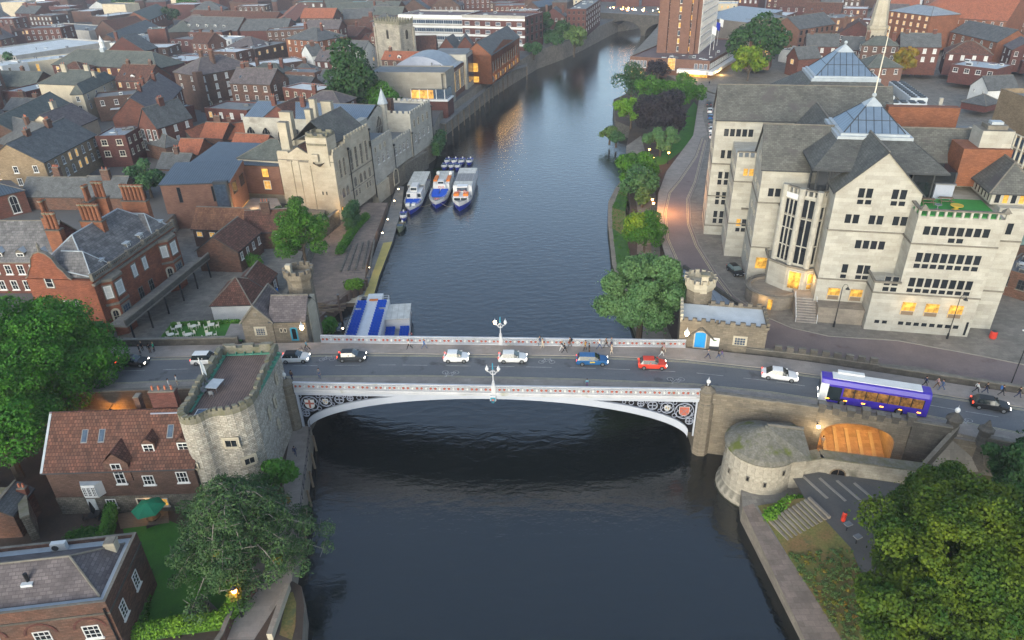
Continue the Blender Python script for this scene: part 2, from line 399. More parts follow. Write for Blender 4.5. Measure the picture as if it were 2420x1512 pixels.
class Bd:
 """a building frame: local x runs along its front wall, y away from the viewer's side, z up from its own ground"""
 def __init__(s,name,label,A,B,D,ze,zg=9.,wall='red_brick',group=None,cat='building',minW=2.):
  b = W(B,ze)
  if isinstance(A,(int,float)):   # A is a width: B and D give the near and far end of the right-hand wall
   v_ = (W(D,ze)-b).normalized(); a = b-Vector((v_.y,-v_.x,0))*A
  else: a = W(A,ze)
  ux = (b-a); ux.z = 0; s.W = max(ux.length,minW); ux.normalize()
  s.ux = ux; uy = Vector((-ux.y,ux.x,0)); s.uy = uy
  if isinstance(D,tuple):
   c = W(D,ze); o = b if (c-b).length < (c-a).length else a
   s.D = abs((c-o).dot(uy))
  else: s.D = D
  s.H = ze-zg; s.zg = zg; s.wall = wall; s.org = Vector((a.x,a.y,zg)); s.rz = math.atan2(ux.y,ux.x)
  s.root = thing(name,label,cat,s.org,s.rz,group); FOOT.append(s)
 def toworld(s,x,y,z=0.):
  return s.org+s.ux*x+s.uy*y+Vector((0,0,z))
 def local(s,p,z):
  d = W(p,z)-s.org; return (d.dot(s.ux),d.dot(s.uy))
 def add(s,name,mb,**k): return mb.build(name,s.root,**k)
 def walls(s,gable=None,rh=0,base=None,parapet=0.,cop='coping',x0=0.,x1=None,y0=0.,y1=None,H=None,m=None,name='wall',z0=0.):
  x1 = s.W if x1 is None else x1; y1 = s.D if y1 is None else y1; H = H or s.H; m = m or s.wall
  b = MB(); b.box(x0,x1,y0,y1,z0,H,m)
  if gable == 'gx':
   ym = (y0+y1)/2
   for x in (x0,x1):
    tri = [(x,y0,H),(x,y1,H),(x,ym,H+rh-.06)]
    if x == x0: tri.reverse()
    b.face(tri,m)
  if gable == 'gy':
   xm = (x0+x1)/2
   for y in (y0,y1):
    tri = [(x0,y,H),(x1,y,H),(xm,y,H+rh-.06)]
    if y == y1: tri.reverse()
    b.face(tri,m)
  if base: b.box(x0-.06,x1+.06,y0-.06,y1+.06,z0,z0+base,cop)
  return s.add(name,b)
 def roof(s,rt,rh,m,oh=.3,x0=0.,x1=None,y0=0.,y1=None,H=None,ridge='coping',th=.2,name='roof',verge=0,vm='coping',eave='dark_grey'):
  x1 = s.W if x1 is None else x1; y1 = s.D if y1 is None else y1; H = s.H if H is None else H
  b = MB(); X0,X1,Y0,Y1 = x0-oh,x1+oh,y0-oh,y1+oh
  xm,ym = (x0+x1)/2,(y0+y1)/2
  if rt == 'gx':
   dz = rh*oh/max(.1,(ym-y0)); e = H-dz; r = H+rh
   b.face([(X0,Y0,e+th),(X1,Y0,e+th),(X1,ym,r+th),(X0,ym,r+th)],m); b.face([(X1,Y1,e+th),(X0,Y1,e+th),(X0,ym,r+th),(X1,ym,r+th)],m)
   for x,f in ((X0,1),(X1,0)):
    for ya in (Y0,Y1):
     pt = [(x,ya,e),(x,ya,e+th),(x,ym,r+th),(x,ym,r)]
     if (ya == Y0) == bool(f): pt.reverse()
     b.face(pt,eave)
   b.face([(X0,Y0,e),(X1,Y0,e),(X1,Y0,e+th),(X0,Y0,e+th)],eave); b.face([(X1,Y1,e),(X0,Y1,e),(X0,Y1,e+th),(X1,Y1,e+th)],eave)
   b.face([(X1,Y0,e),(X0,Y0,e),(X0,ym,r),(X1,ym,r)],eave); b.face([(X0,Y1,e),(X1,Y1,e),(X1,ym,r),(X0,ym,r)],eave)
   if ridge: b.box(X0,X1,ym-.13,ym+.13,r+th-.06,r+th+.08,ridge)
   if verge:
    for xa in (X0-.02,X1-.28):
     for sgn in (1,-1):
      ya = Y0 if sgn > 0 else Y1
      b.face([(xa,ya,e+th+.12),(xa+.3,ya,e+th+.12),(xa+.3,ym,r+th+.12),(xa,ym,r+th+.12)][::sgn],vm)
      b.face([(xa,ya,e),(xa,ya,e+th+.12),(xa,ym,r+th+.12),(xa,ym,r)][::-sgn],vm)
      b.face([(xa+.3,ya,e),(xa+.3,ya,e+th+.12),(xa+.3,ym,r+th+.12),(xa+.3,ym,r)][::sgn],vm)
  elif rt == 'gy':
   dz = rh*oh/max(.1,(xm-x0)); e = H-dz; r = H+rh
   b.face([(X0,Y1,e+th),(X0,Y0,e+th),(xm,Y0,r+th),(xm,Y1,r+th)],m); b.face([(X1,Y0,e+th),(X1,Y1,e+th),(xm,Y1,r+th),(xm,Y0,r+th)],m)
   for y,f in ((Y0,0),(Y1,1)):
    for xa in (X0,X1):
     pt = [(xa,y,e),(xa,y,e+th),(xm,y,r+th),(xm,y,r)]
     if (xa == X0) == bool(f): pt.reverse()
     b.face(pt,eave)
   b.face([(X0,Y1,e),(X0,Y0,e),(X0,Y0,e+th),(X0,Y1,e+th)],eave); b.face([(X1,Y0,e),(X1,Y1,e),(X1,Y1,e+th),(X1,Y0,e+th)],eave)
   b.face([(X0,Y0,e),(X0,Y1,e),(xm,Y1,r),(xm,Y0,r)],eave); b.face([(X1,Y1,e),(X1,Y0,e),(xm,Y0,r),(xm,Y1,r)],eave)
   if ridge: b.box(xm-.13,xm+.13,Y0,Y1,r+th-.06,r+th+.08,ridge)
   if verge:
    for ya in (Y0-.02,Y1-.28):
     for sgn in (1,-1):
      xa = X0 if sgn > 0 else X1
      b.face([(xa,ya+.3,e+th+.12),(xa,ya,e+th+.12),(xm,ya,r+th+.12),(xm,ya+.3,r+th+.12)][::sgn],vm)
      b.face([(xa,ya,e),(xa,ya,e+th+.12),(xm,ya,r+th+.12),(xm,ya,r)][::sgn],vm)
  elif rt in ('hx','hy','pyr'):
   if rt == 'hx': k = min((Y1-Y0)/2,(X1-X0)/2*.98); ra,rb = (X0+k,(Y0+Y1)/2),(X1-k,(Y0+Y1)/2)
   elif rt == 'hy': k = min((X1-X0)/2,(Y1-Y0)/2*.98); ra,rb = ((X0+X1)/2,Y0+k),((X0+X1)/2,Y1-k)
   else: ra = rb = ((X0+X1)/2,(Y0+Y1)/2)
   e = H; r = H+rh; c = [(X0,Y0,e),(X1,Y0,e),(X1,Y1,e),(X0,Y1,e)]; A3,B3 = (*ra,r),(*rb,r)
   if rt == 'hy': b.face([c[0],c[1],A3],m); b.face([c[1],c[2],B3,A3],m); b.face([c[2],c[3],B3],m); b.face([c[3],c[0],A3,B3],m)
   elif rt == 'hx': b.face([c[0],c[1],B3,A3],m); b.face([c[1],c[2],B3],m); b.face([c[2],c[3],A3,B3],m); b.face([c[3],c[0],A3],m)
   else:
    for i in range(4): b.face([c[i],c[(i+1) % 4],A3],m)
   b.face(c[::-1],eave); b.box(X0,X1,Y0,Y1,e-.16,e-.01,eave)
   if ridge:
    Z = lambda p: (p[0],p[1],p[2]+.03)
    if rt != 'pyr': b.cyl(Z(A3),Z(B3),.12,.12,ridge,5)
    for i,cc in enumerate(c):
     tgt = A3 if (rt == 'pyr' or (rt == 'hx' and i in (0,3)) or (rt == 'hy' and i in (0,1))) else B3
     b.cyl(Z(cc),Z(tgt),.11,.11,ridge,5)
  elif rt == 'flat':
   pw = .3; ph = rh or .5; cop = vm
   b.box(x0+pw,x1-pw,y0+pw,y1-pw,H-.02,H+.12,m)
   for (a0,a1,b0,b1) in ((x0,x1,y0,y0+pw),(x0,x1,y1-pw,y1),(x0,x0+pw,y0+pw,y1-pw),(x1-pw,x1,y0+pw,y1-pw)):
    b.box(a0,a1,b0,b1,H-.01,H+ph,s.wall,top=cop)
  elif rt == 'mono':
   b.face([(X0,Y0,H+th),(X1,Y0,H+th),(X1,Y1,H+rh+th),(X0,Y1,H+rh+th)],m)
   b.box(X0,X1,Y0,Y0+.1,H-.05,H+th,eave)
   b.face([(X0,Y0,H),(X0,Y0,H+th),(X0,Y1,H+rh+th),(X0,Y1,H)],s.wall); b.face([(X1,Y0,H),(X1,Y1,H),(X1,Y1,H+rh+th),(X1,Y0,H+th)],s.wall)
   b.face([(X1,Y1,H),(X0,Y1,H),(X0,Y1,H+rh+th),(X1,Y1,H+rh+th)],s.wall)
  s.roofo = s.add(name,b)
  return s.roofo
 def flatclutter(s,n,seed=0,x0=0,x1=None,y0=0,y1=None,H=None):
  x1 = s.W if x1 is None else x1; y1 = s.D if y1 is None else y1; H = s.H if H is None else H
  r = random.Random(seed)
  for i in range(n):
   k = r.random(); X = r.uniform(x0+1,max(x0+1.1,x1-1)); Y = r.uniform(y0+1,max(y0+1.1,y1-1)); b = MB()
   if k < .4:
    w,d,h = r.uniform(.9,2),r.uniform(.7,1.4),r.uniform(.6,1.2)
    b.box(X-w/2,X+w/2,Y-d/2,Y+d/2,H+.1,H+h,r.choice(['mid_grey','white_roof','lead_edge'])); b.box(X-w/2+.1,X+w/2-.1,Y-d/2-.02,Y-d/2,H+.3,H+h-.2,'dark_grey')
    s.add('air_conditioner',b)
   elif k < .75:
    w,d = r.uniform(1,2.6),r.uniform(.8,1.6)
    b.box(X-w/2,X+w/2,Y-d/2,Y+d/2,H+.1,H+.35,'white_roof'); b.box(X-w/2+.1,X+w/2-.1,Y-d/2+.1,Y+d/2-.1,H+.35,H+.45,'glass_blue')
    s.add('skylight',b)
   else:
    b.cyl((X,Y,H),(X,Y,H+.9),.15,.15,'mid_grey',8); b.cyl((X,Y,H+.9),(X,Y,H+1.15),.28,.28,'mid_grey',8)
    s.add('roof_vent',b)
 def face_at(s,f,u,z):
  """local position and rotation of a point on wall face f (F front, R right, L left, B back), u metres from its left end seen from outside"""
  if f == 'F': return (u,0,z),0.
  if f == 'R': return (s.W,u,z),math.pi/2
  if f == 'L': return (0,s.D-u,z),-math.pi/2
  return (s.W-u,s.D,z),math.pi
 def putwin(s,f,u,z,st,w,h,out=0.,name='window',**kw):
  loc,rz = s.face_at(f,u,z)
  me = stylewin(st,w,h) if isinstance(st,str) else st
  loc = Vector(loc)+Vector((math.sin(rz),-math.cos(rz),0))*out
  return place(name,me,s.root,loc,rz,**kw)
 def wins(s,f,st,cols,rows,w=1.,h=1.5,drop=None,dz=3.,u0=None,u1=None,out=0.,lit=0.,skip=(),lst='lit',seed=0):
  L = s.W if f in 'FB' else s.D
  u0 = L*.5/cols if u0 is None else u0; u1 = L-L*.5/cols if u1 is None else u1
  drop = h+.6 if drop is None else drop
  r = random.Random(seed+int(L*100)+cols*7+rows)
  for j in range(rows):
   z = s.H-drop-j*dz
   if z < .3: break
   for i in range(cols):
    if (i,j) in skip: continue
    u = (u0+u1)/2 if cols == 1 else u0+(u1-u0)*i/(cols-1)
    stt = st
    if isinstance(st,(list,tuple)): stt = r.choice(st)
    if r.random() < lit: stt = lst
    s.putwin(f,u,z,stt,w,h,out)
 def chimney(s,x,y,h,w=.9,d=.6,m='red_brick',pots=2,z0=None,pm='terracotta',cap='coping'):
  z0 = s.H*.8 if z0 is None else z0; b = MB(); x = x*s.W if abs(x) <= 1 else x; y = y*s.D if abs(y) <= 1 else y
  zt = s.H+h
  b.box(x-w/2,x+w/2,y-d/2,y+d/2,z0,zt-.35,m); b.box(x-w/2-.07,x+w/2+.07,y-d/2-.07,y+d/2+.07,zt-.35,zt-.12,m); b.box(x-w/2-.02,x+w/2+.02,y-d/2-.02,y+d/2+.02,zt-.12,zt,cap)
  ch = s.add('chimney',b)
  if pots:
   for i in range(pots):
    pb = MB(); L = max(w,d); t = (i+.5)/pots*L-L/2; X,Y = (x+t,y) if w >= d else (x,y+t)
    pb.cyl((X,Y,zt),(X,Y,zt+.55),.14,.11,pm,7); pb.build('chimney_pot',ch)
  return ch
 def dormer(s,x,y,z,w=1.2,h=1.2,rise=.5,depth=1.6,m='white_paint',rm='slate',st='sash',rt='gy',cheek='white_paint'):
  b = MB(); b.box(x-w/2,x+w/2,y,y+depth,z,z+h,cheek)
  d = s.add('dormer',b); r = MB()
  if rt == 'gy':
   r.face([(x-w/2-.15,y+depth+rise,z+h),(x-w/2-.15,y-.15,z+h),(x,y-.15,z+h+rise),(x,y+depth+rise,z+h+rise)],rm)
   r.face([(x+w/2+.15,y-.15,z+h),(x+w/2+.15,y+depth+rise,z+h),(x,y+depth+rise,z+h+rise),(x,y-.15,z+h+rise)],rm)
   r.face([(x-w/2,y-.02,z+h),(x+w/2,y-.02,z+h),(x,y-.02,z+h+rise-.05)],cheek)
  else: r.box(x-w/2-.12,x+w/2+.12,y-.15,y+depth,z+h,z+h+.12,rm)
  r.build('dormer_roof',d)
  me = stylewin(st,w*.85,h*.85); place('window',me,d,(x,y-.01,z+h*.08))
  return d
 def skylight(s,x,y,rt='gx',rh=3.,w=.8,l=1.3,side=0):
  """roof window lying on the front slope of a gx roof"""
  half = s.D/2 if rt == 'gx' else s.W/2; sl = rh/half; b = MB()
  z = lambda yy: s.H+.24+sl*yy
  y1 = y+l*math.cos(math.atan(sl))
  b.face([(x-w/2,y,z(y)),(x+w/2,y,z(y)),(x+w/2,y1,z(y1)),(x-w/2,y1,z(y1))],'mid_grey')
  b.face([(x-w/2+.1,y+.08,z(y+.08)+.04),(x+w/2-.1,y+.08,z(y+.08)+.04),(x+w/2-.1,y1-.08,z(y1-.08)+.04),(x-w/2+.1,y1-.08,z(y1-.08)+.04)],'glass_blue')
  s.add('skylight',b)
 def battlement(s,path,z,m='coping',h=.6,mer=.9,gap=.7,th=.35,par=.7,name='battlement',pm=None,closed=False):
  b = MB(); pts = list(path)+([path[0]] if closed else [])
  for a,c in zip(pts[:-1],pts[1:]):
   a2,c2 = Vector(a),Vector(c); d = c2-a2; L = d.length
   if L < .05: continue
   d.normalize(); mid = (a2+c2)/2
   b.obox((mid.x,mid.y,z),(d.x,d.y),L,th,par,pm or m)
   n = max(1,int(L/(mer+gap))); pit = L/n
   for i in range(n):
    p = a2+d*(pit*(i+.5)); b.obox((p.x,p.y,z+par),(d.x,d.y),mer*pit/(mer+gap),th+.06,h,m)
  return s.add(name,b)
def simple(name,label,A,B,D,ze,zg=9.,wall='red_brick',roof='slate',rt='gx',rh=None,fw=None,rw=None,lw=None,chim=(),group=None,clutter=0,oh=.25,cat='building',eave='dark_grey',vm='coping'):
 """ordinary building; fw/rw/lw: (style, cols, rows, w, h, lit) for the front, right and left wall"""
 s = Bd(name,label,A,B,D,ze,zg,wall,group,cat)
 if rh is None:
  rh = {'gx': s.D*.38,'gy': s.W*.38,'hx': min(s.D,s.W)*.32,'hy': min(s.D,s.W)*.32,'pyr': s.W*.4,'flat': .5,'mono': 1.}[rt]
 s.walls(rt if rt[0] == 'g' else None,rh)
 s.roof(rt,rh,roof,oh=oh,eave=eave,vm=vm); s.rh = rh
 sd = int(abs(s.org.x*13+s.org.y*7))
 for f,sp in (('F',fw),('R',rw),('L',lw)):
  if sp:
   st,c,r,w,h = sp[:5]; s.wins(f,st,c,r,w,h,lit=sp[5] if len(sp) > 5 else .05,seed=sd)
 for c in chim:
  s.chimney(*c[:3],**(c[3] if len(c) > 3 else {}))
 if clutter: s.flatclutter(clutter,sd)
 return s
# ---------------------------------------------------------------- camera, light
cam = bpy.data.cameras.new('camera'); co = bpy.data.objects.new('camera',cam); COL.objects.link(co); SC.camera = co
cam.sensor_fit = 'HORIZONTAL'; cam.sensor_width = 36.; cam.lens = 36.*F_/2420.; cam.clip_end = 6000; cam.clip_start = .5
co.matrix_world = Matrix(((RV.x,UV_.x,-FV.x,0),(RV.y,UV_.y,-FV.y,0),(RV.z,UV_.z,-FV.z,H_),(0,0,0,1)))
wd = bpy.data.worlds.new('World'); SC.world = wd; wd.use_nodes = True
nt = wd.node_tree; sky = nt.nodes.new('ShaderNodeTexSky'); sky.sky_type = 'NISHITA'; sky.sun_disc = False
SUN_E,SUN_R = 18.,200.
sky.sun_elevation = rad(SUN_E); sky.sun_rotation = rad(SUN_R); sky.air_density = 1.; sky.dust_density = 2.5; sky.ozone_density = 2.; sky.altitude = 50
hs = nt.nodes.new('ShaderNodeHueSaturation'); hs.inputs['Saturation'].default_value = .8; nt.links.new(sky.outputs[0],hs.inputs['Color']); tn = nt.nodes.new('ShaderNodeMix'); tn.data_type = 'RGBA'; tn.blend_type = 'MULTIPLY'; tn.inputs[0].default_value = 1; tn.inputs[7].default_value = (.965,1.02,1.025,1); nt.links.new(hs.outputs[0],tn.inputs[6]); nt.links.new(tn.outputs[2],nt.nodes['Background'].inputs[0]); nt.nodes['Background'].inputs[1].default_value = .15
sl = bpy.data.lights.new('sun','SUN'); sl.energy = .5; sl.angle = rad(35); sl.color = (1.,.98,.92)
so = bpy.data.objects.new('sun',sl); COL.objects.link(so)
_d = Vector((math.sin(rad(SUN_R))*math.cos(rad(SUN_E)),math.cos(rad(SUN_R))*math.cos(rad(SUN_E)),math.sin(rad(SUN_E))))
so.rotation_euler = (_d).to_track_quat('Z','Y').to_euler()
SC.view_settings.view_transform = 'Standard'; SC.view_settings.look = 'None'; SC.view_settings.exposure = EXPO; SC.view_settings.gamma = 1
SC.cycles.max_bounces = 5; SC.cycles.diffuse_bounces = 3; SC.cycles.glossy_bounces = 3; SC.cycles.transmission_bounces = 2; SC.cycles.volume_bounces = 0
SC.cycles.use_denoising = True; SC.cycles.sample_clamp_indirect = 4.
def struct(name,mb,**k): return mb.build(name,kind='structure',**k)
def lamp(loc,power,col,r=.15,name='lamp_light'):
 l = bpy.data.lights.new(name,'POINT'); l.energy = power; l.color = col; l.shadow_soft_size = r
 o = bpy.data.objects.new(name,l); COL.objects.link(o); o.location = loc; return o
# ---------------------------------------------------------------- water
wm = bpy.data.materials.new('river_water'); wm.use_nodes = True; nt = wm.node_tree; b = nt.nodes['Principled BSDF']
b.inputs['Base Color'].default_value = (.006,.009,.010,1); b.inputs['Roughness'].default_value = .05; b.inputs['IOR'].default_value = 1.53; b.inputs['Specular IOR Level'].default_value = .8
tc = nt.nodes.new('ShaderNodeTexCoord'); last = None
for sc_,st__,dist,msc in ((.5,.6,.15,(1,1.9,1)),(2.3,.5,.035,(1,1.6,1))):
 mp = nt.nodes.new('ShaderNodeMapping'); mp.inputs['Scale'].default_value = msc; nt.links.new(tc.outputs['Object'],mp.inputs[0])
 no = nt.nodes.new('ShaderNodeTexNoise'); no.inputs['Scale'].default_value = sc_; no.inputs['Detail'].default_value = 4; nt.links.new(mp.outputs[0],no.inputs[0])
 bu = nt.nodes.new('ShaderNodeBump'); bu.inputs['Strength'].default_value = st__; bu.inputs['Distance'].default_value = dist; nt.links.new(no.outputs[0],bu.inputs['Height'])
 if last: nt.links.new(last.outputs[0],bu.inputs['Normal'])
 last = bu
nt.links.new(last.outputs[0],b.inputs['Normal'])
nr = nt.nodes.new('ShaderNodeTexNoise'); nr.inputs['Scale'].default_value = .035; nr.inputs['Detail'].default_value = 3; nt.links.new(tc.outputs['Object'],nr.inputs[0]); mr = nt.nodes.new('ShaderNodeMapRange'); mr.inputs[1].default_value = .35; mr.inputs[2].default_value = .7; mr.inputs[3].default_value = .03; mr.inputs[4].default_value = .16; nt.links.new(nr.outputs[0],mr.inputs[0]); nt.links.new(mr.outputs[0],b.inputs['Roughness'])
M['river_water'] = wm
w_ = MB(); w_.face([(-260,-60,0),(260,-60,0),(260,800,0),(-260,800,0)],'river_water'); struct('water',w_)
# ---------------------------------------------------------------- banks
def pts(l,z): return [tuple(W(p,z)[:2]) for p in l]
def land(name,poly,z,m,side='quay_stone',zb=-1.5,**k):
 b = MB(); b.prism(poly,zb,z,side,m); return struct(name,b,**k)
LE_up = [(1027,372),(1045,327),(1162,232),(1210,200),(1270,163),(1332,140),(1380,117),(1427,92),(1460,75),(1552,60),(1700,20),(1800,-20)]
LEU = pts(LE_up,0)
GX0,GX1,GY1 = -2500,2500,5000
land('ground',[(GX0,165),(-75,165),(-75,180),(-38,205)] + LEU[:] + [(350,1100),(350,GY1),(GX0,GY1)],8.9,'city_ground','quay_stone')
land('ground',[(GX0,93.2),(-75,93.2),(-75,165),(GX0,165)],8.86,'city_ground')
land('ground',[(-75,93.3),(-41,93.3),(-41,120),(-44,160),(-37,175),(-24,208),(-38,205),(-75,180)],5.2,'paving_dark','rubble')
TE = [(916,479),(881,570),(865,630),(862,658),(851,675),(822,690),(795,708),(760,716),(742,730),(742,795)]
TEp = pts(TE,2.3)
land('riverside_terrace',[(-41,93.4)] + [(-41,120),(-44,160),(-36.5,172)] + TEp[:4],2.3,'terrace_paving','steel_pile')
land('riverside_terrace',[(-41,93.4),(-41,120)] + [TEp[3]] + TEp[4:],2.1,'soil','steel_pile')
# left bank south of the road
QL = [(735,1008),(727,1090),(716,1180),(705,1270),(692,1350),(690,1372),(712,1385),(719,1430),(714,1512)]
QLp = pts(QL,2.8)
land('ground',[(GX0,-200),(-19,-200),(QLp[-1][0]+1.2,38)] + QLp[::-1] + [(-31.5,80.5),(GX0,80.5)],2.8,'soil')
# walkway paving, lawn, hedge ground
def sheet(name,poly,z,m,**k):
 b = MB(); b.sheet([(p[0],p[1],z) for p in poly],m); return struct(name,b,**k)
sheet('riverside_walk',[(-31.2,79.)] + QLp[:5] + pts([(690,1372),(600,1512),(530,1512),(560,1400),(640,1250),(672,1110),(690,1000)],2.8),2.806,'paving')
sheet('lawn',pts([(335,1335),(345,1250),(400,1230),(520,1280),(560,1400),(530,1440),(330,1490)],2.81),2.81,'grass_lawn')
sheet('lawn',pts([(300,1285),(290,1250),(345,1235),(350,1300)],2.812),2.812,'grass_lawn')
sheet('patio',pts([(275,1215),(395,1195),(400,1235),(285,1250)],2.815),2.815,'timber')
sheet('patio',pts([(430,1450),(450,1425),(490,1415),(515,1440),(500,1480),(440,1480)],2.815),2.815,'paving_dark')
# right bank
RE_up = [(1446,638),(1436,538),(1437,488),(1455,453),(1467,438),(1460,378),(1460,345),(1465,300),(1436,290),(1438,232),(1465,220),(1489,167),(1551,92),(1558,60),(1650,40)]
REU = pts(RE_up,0)
land('ground',[(24.2,87.)] + [(21.5,100.)] + REU[:5] + pts([(1490,470),(1480,560),(1500,640)],0) + [(30,100),(31,87)],1.3,'quay_stone','wet_stone')
gin = pts([(1500,640),(1480,560),(1490,480),(1475,440),(1480,345),(1490,300),(1455,285),(1450,235),(1478,222),(1500,180)],4.)
stL = pts([(1592,612),(1571,563),(1566,503),(1577,455),(1590,420),(1625,370),(1640,325),(1652,270),(1660,215)],7.)
land('garden_ground',[(26,96),(26,104)] + gin + [(70,300),(81,262)] + stL[::-1] + [(36,104),(33,96)],4.0,'soil','rubble')
# sloping grass bank between river path and garden
bk = MB(); lo = pts([(1459,638),(1447,538),(1447,490),(1460,458),(1470,440)],1.32); hi = pts([(1500,655),(1480,562),(1478,500),(1482,465),(1480,440)],3.98)
for i in range(4): bk.face([(*lo[i],1.32),(*hi[i],4.02),(*hi[i+1],4.02),(*lo[i+1],1.32)][::-1],'grass_rough' if i % 2 else 'grass')
struct('grass_bank',bk)
land('ground',[(33,86.5),(36,104)] + stL + [(81,262),(70,300)] + REU[11:] + [(130,700),(350,1100),(350,GY1),(GX1,GY1),(GX1,60),(140,60),(64.5,76.),(52,80)],7.0,'paving_dark','rubble')
sheet('lawn',pts([(1530,385),(1560,365),(1600,330),(1625,260),(1640,240),(1648,250),(1640,320),(1612,355),(1570,388),(1545,392)],4.02),4.02,'grass_lawn')
sheet('garden_path',pts([(1505,600),(1510,520),(1500,455),(1480,440),(1480,345),(1515,320),(1530,380),(1545,420),(1560,560),(1560,610)],4.03),4.03,'paving_dark')
# street past the office building
stR = pts([(1690,640),(1652,580),(1633,530),(1630,470),(1648,430),(1660,380),(1672,330)],7.01)
stLL = pts([(1592,612),(1571,563),(1566,503),(1577,455),(1602,425),(1640,370),(1656,325)],7.01)
sheet('road',stLL[::-1] + pts([(1625,632),(1700,690),(1770,760),(1820,838),(2000,850),(2180,868),(2420,918)],7.01) + pts([(2420,862),(2300,838),(2120,805),(1960,795),(1870,775),(1800,745),(1735,700)],7.01) + stR,7.012,'red_asphalt')
def kerb(name,line,z,w=.16,h=.11,m='kerb'):
 b = MB()
 for a,c in zip(line[:-1],line[1:]):
  d = Vector((c[0]-a[0],c[1]-a[1])); L = d.length; d.normalize(); b.obox(((a[0]+c[0])/2,(a[1]+c[1])/2,z),d,L,w,h,m)
 return struct(name,b)
kl = pts([(2420,862),(2300,838),(2120,805),(1960,795),(1870,775),(1800,745),(1735,700)],7.01)+stR
kerb('kerb',kl,7.0); kerb('kerb',stLL,7.)
sheet('pavement',stLL + pts([(1672,318),(1660,270),(1672,215),(1655,215),(1638,320),(1605,365),(1575,405),(1556,455),(1552,503),(1560,563),(1575,612)],7.008),7.014,'paving')
fc = MB()
for off in (.45,.75):
 for ln in (kl[6:],stLL):
  for a,c in zip(ln[:-1],ln[1:]):
   d = Vector((c[0]-a[0],c[1]-a[1])); L = d.length; d.normalize(); sgn = 1 if ln is not stLL else -1
   nx_,ny_ = -d.y*off*sgn,d.x*off*sgn
   fc.obox(((a[0]+c[0])/2+nx_,(a[1]+c[1])/2+ny_,7.012),d,L,.1,.006,'line_yellow')
struct('road_marking',fc)
# yard by the water tower, right bank south of the road
land('ground',[(29.,72.),(28.,66)] + pts([(1755,1198)],2.2) + pts([(1918,1512)],2.2) + [(28,30),(33,-200),(GX1,-200),(GX1,58),(140,58),(60,68)],2.3,'paving_dark','quay_stone')
sheet('quay_path',pts([(1755,1198),(1780,1190),(1990,1512),(1918,1512)],2.31) + [(32,25),(28.2,25)],2.312,'terrace_paving')
b = MB(); qa = pts([(1790,1195),(1860,1310),(1990,1512)],2.32)+[(32.2,25)]; qb = pts([(1900,1180),(2010,1300),(2090,1500)],3.6)+[(41,25)]
for i in range(3): b.face([(*qa[i],2.32),(*qb[i],3.9),(*qb[i+1],3.9),(*qa[i+1],2.32)][::-1],'grass_rough')
struct('grass_bank',b)
fl = MB()
for k in range(4):
 p_ = W((1925+k*42,1150+k*6),3.9); fl.obox((p_.x,p_.y,3.885),(-.35,.94),4.2,.35,.05,'kerb')
struct('paving_strips',fl)
sheet('ground',[qb[0],(33.5,66),(52,66),(60,60),(60,25),qb[3],qb[2],qb[1]],3.88,'city_ground')
# ---------------------------------------------------------------- main road and its embankments
def zr(x): return 9.0 if x < 25 else 9.0-(x-25)*.012
fk = [(-140,88.5),(-90,88.),(-59.4,87.8),(-44.4,87.7),(-34.8,87.7),(-19.9,87.2),(2.1,85.6),(13.5,84.7),(24.2,83.3),(35.2,80.6),(39.3,79.4),(42.6,78.4),(54.4,74.2),(65.4,70.4),(100,57.),(140,40)]
nk = [(-140,80.),(-90,80.4),(-55.4,80.8),(-44.,81.1),(-30.5,81.3),(-13.7,80.7),(-.5,79.6),(9.8,78.6),(24.2,76.8),(33.6,74.7),(39.2,72.9),(49.5,69.8),(57.2,66.8),(62.,64.8),(95,51),(132,33)]
def off(line,d):
 out = []
 for i,p in enumerate(line):
  a = Vector(line[max(0,i-1)]); c = Vector(line[min(len(line)-1,i+1)]); t = (c-a).normalized(); out.append((p[0]-t.y*d,p[1]+t.x*d))
 return out
def ribbon(name,A,B_,m,dz=0.,h=0.,sideA=None):
 b = MB(); n = min(len(A),len(B_))
 for i in range(n-1):
  a0,a1,b0,b1 = A[i],A[i+1],B_[i],B_[i+1]; z = lambda p: zr(p[0])+dz
  b.face([(*b0,z(b0)+h),(*b1,z(b1)+h),(*a1,z(a1)+h),(*a0,z(a0)+h)],m)
  if h:
   b.face([(*b0,z(b0)),(*b1,z(b1)),(*b1,z(b1)+h),(*b0,z(b0)+h)],'kerb'); b.face([(*a1,z(a1)),(*a0,z(a0)),(*a0,z(a0)+h),(*a1,z(a1)+h)],'kerb')
 return struct(name,b)
ribbon('road',fk,nk,'asphalt')
fo,no_ = off(fk,3.2),off(nk,-2.75)
ribbon('pavement',fo,off(fk,0),'paving_pink',0,.12); ribbon('pavement',nk,no_,'paving',0,.12)
def lines(name,line,offs,w,m,dz=.006,i0=0,i1=None,dash=None):
 b = MB(); ln = off(line,offs)[i0:i1]; D = 0
 for a,c in zip(ln[:-1],ln[1:]):
  d = Vector((c[0]-a[0],c[1]-a[1])); L = d.length; d.normalize()
  segs = [(0,L)] if not dash else [(t,min(L,t+dash[0])) for t in np.arange(dash[2] if len(dash) > 2 else 0,L-.2,dash[1])]
  for s0,s1 in segs:
   p0 = (a[0]+d.x*s0,a[1]+d.y*s0); p1 = (a[0]+d.x*s1,a[1]+d.y*s1); nx_,ny_ = -d.y*w/2,d.x*w/2
   b.face([(p0[0]-nx_,p0[1]-ny_,zr(p0[0])+dz),(p1[0]-nx_,p1[1]-ny_,zr(p1[0])+dz),(p1[0]+nx_,p1[1]+ny_,zr(p1[0])+dz),(p0[0]+nx_,p0[1]+ny_,zr(p0[0])+dz)],m)
 return struct(name,b)
lines('road_marking',fk,-.35,.09,'line_yellow'); lines('road_marking',fk,-.6,.09,'line_yellow')
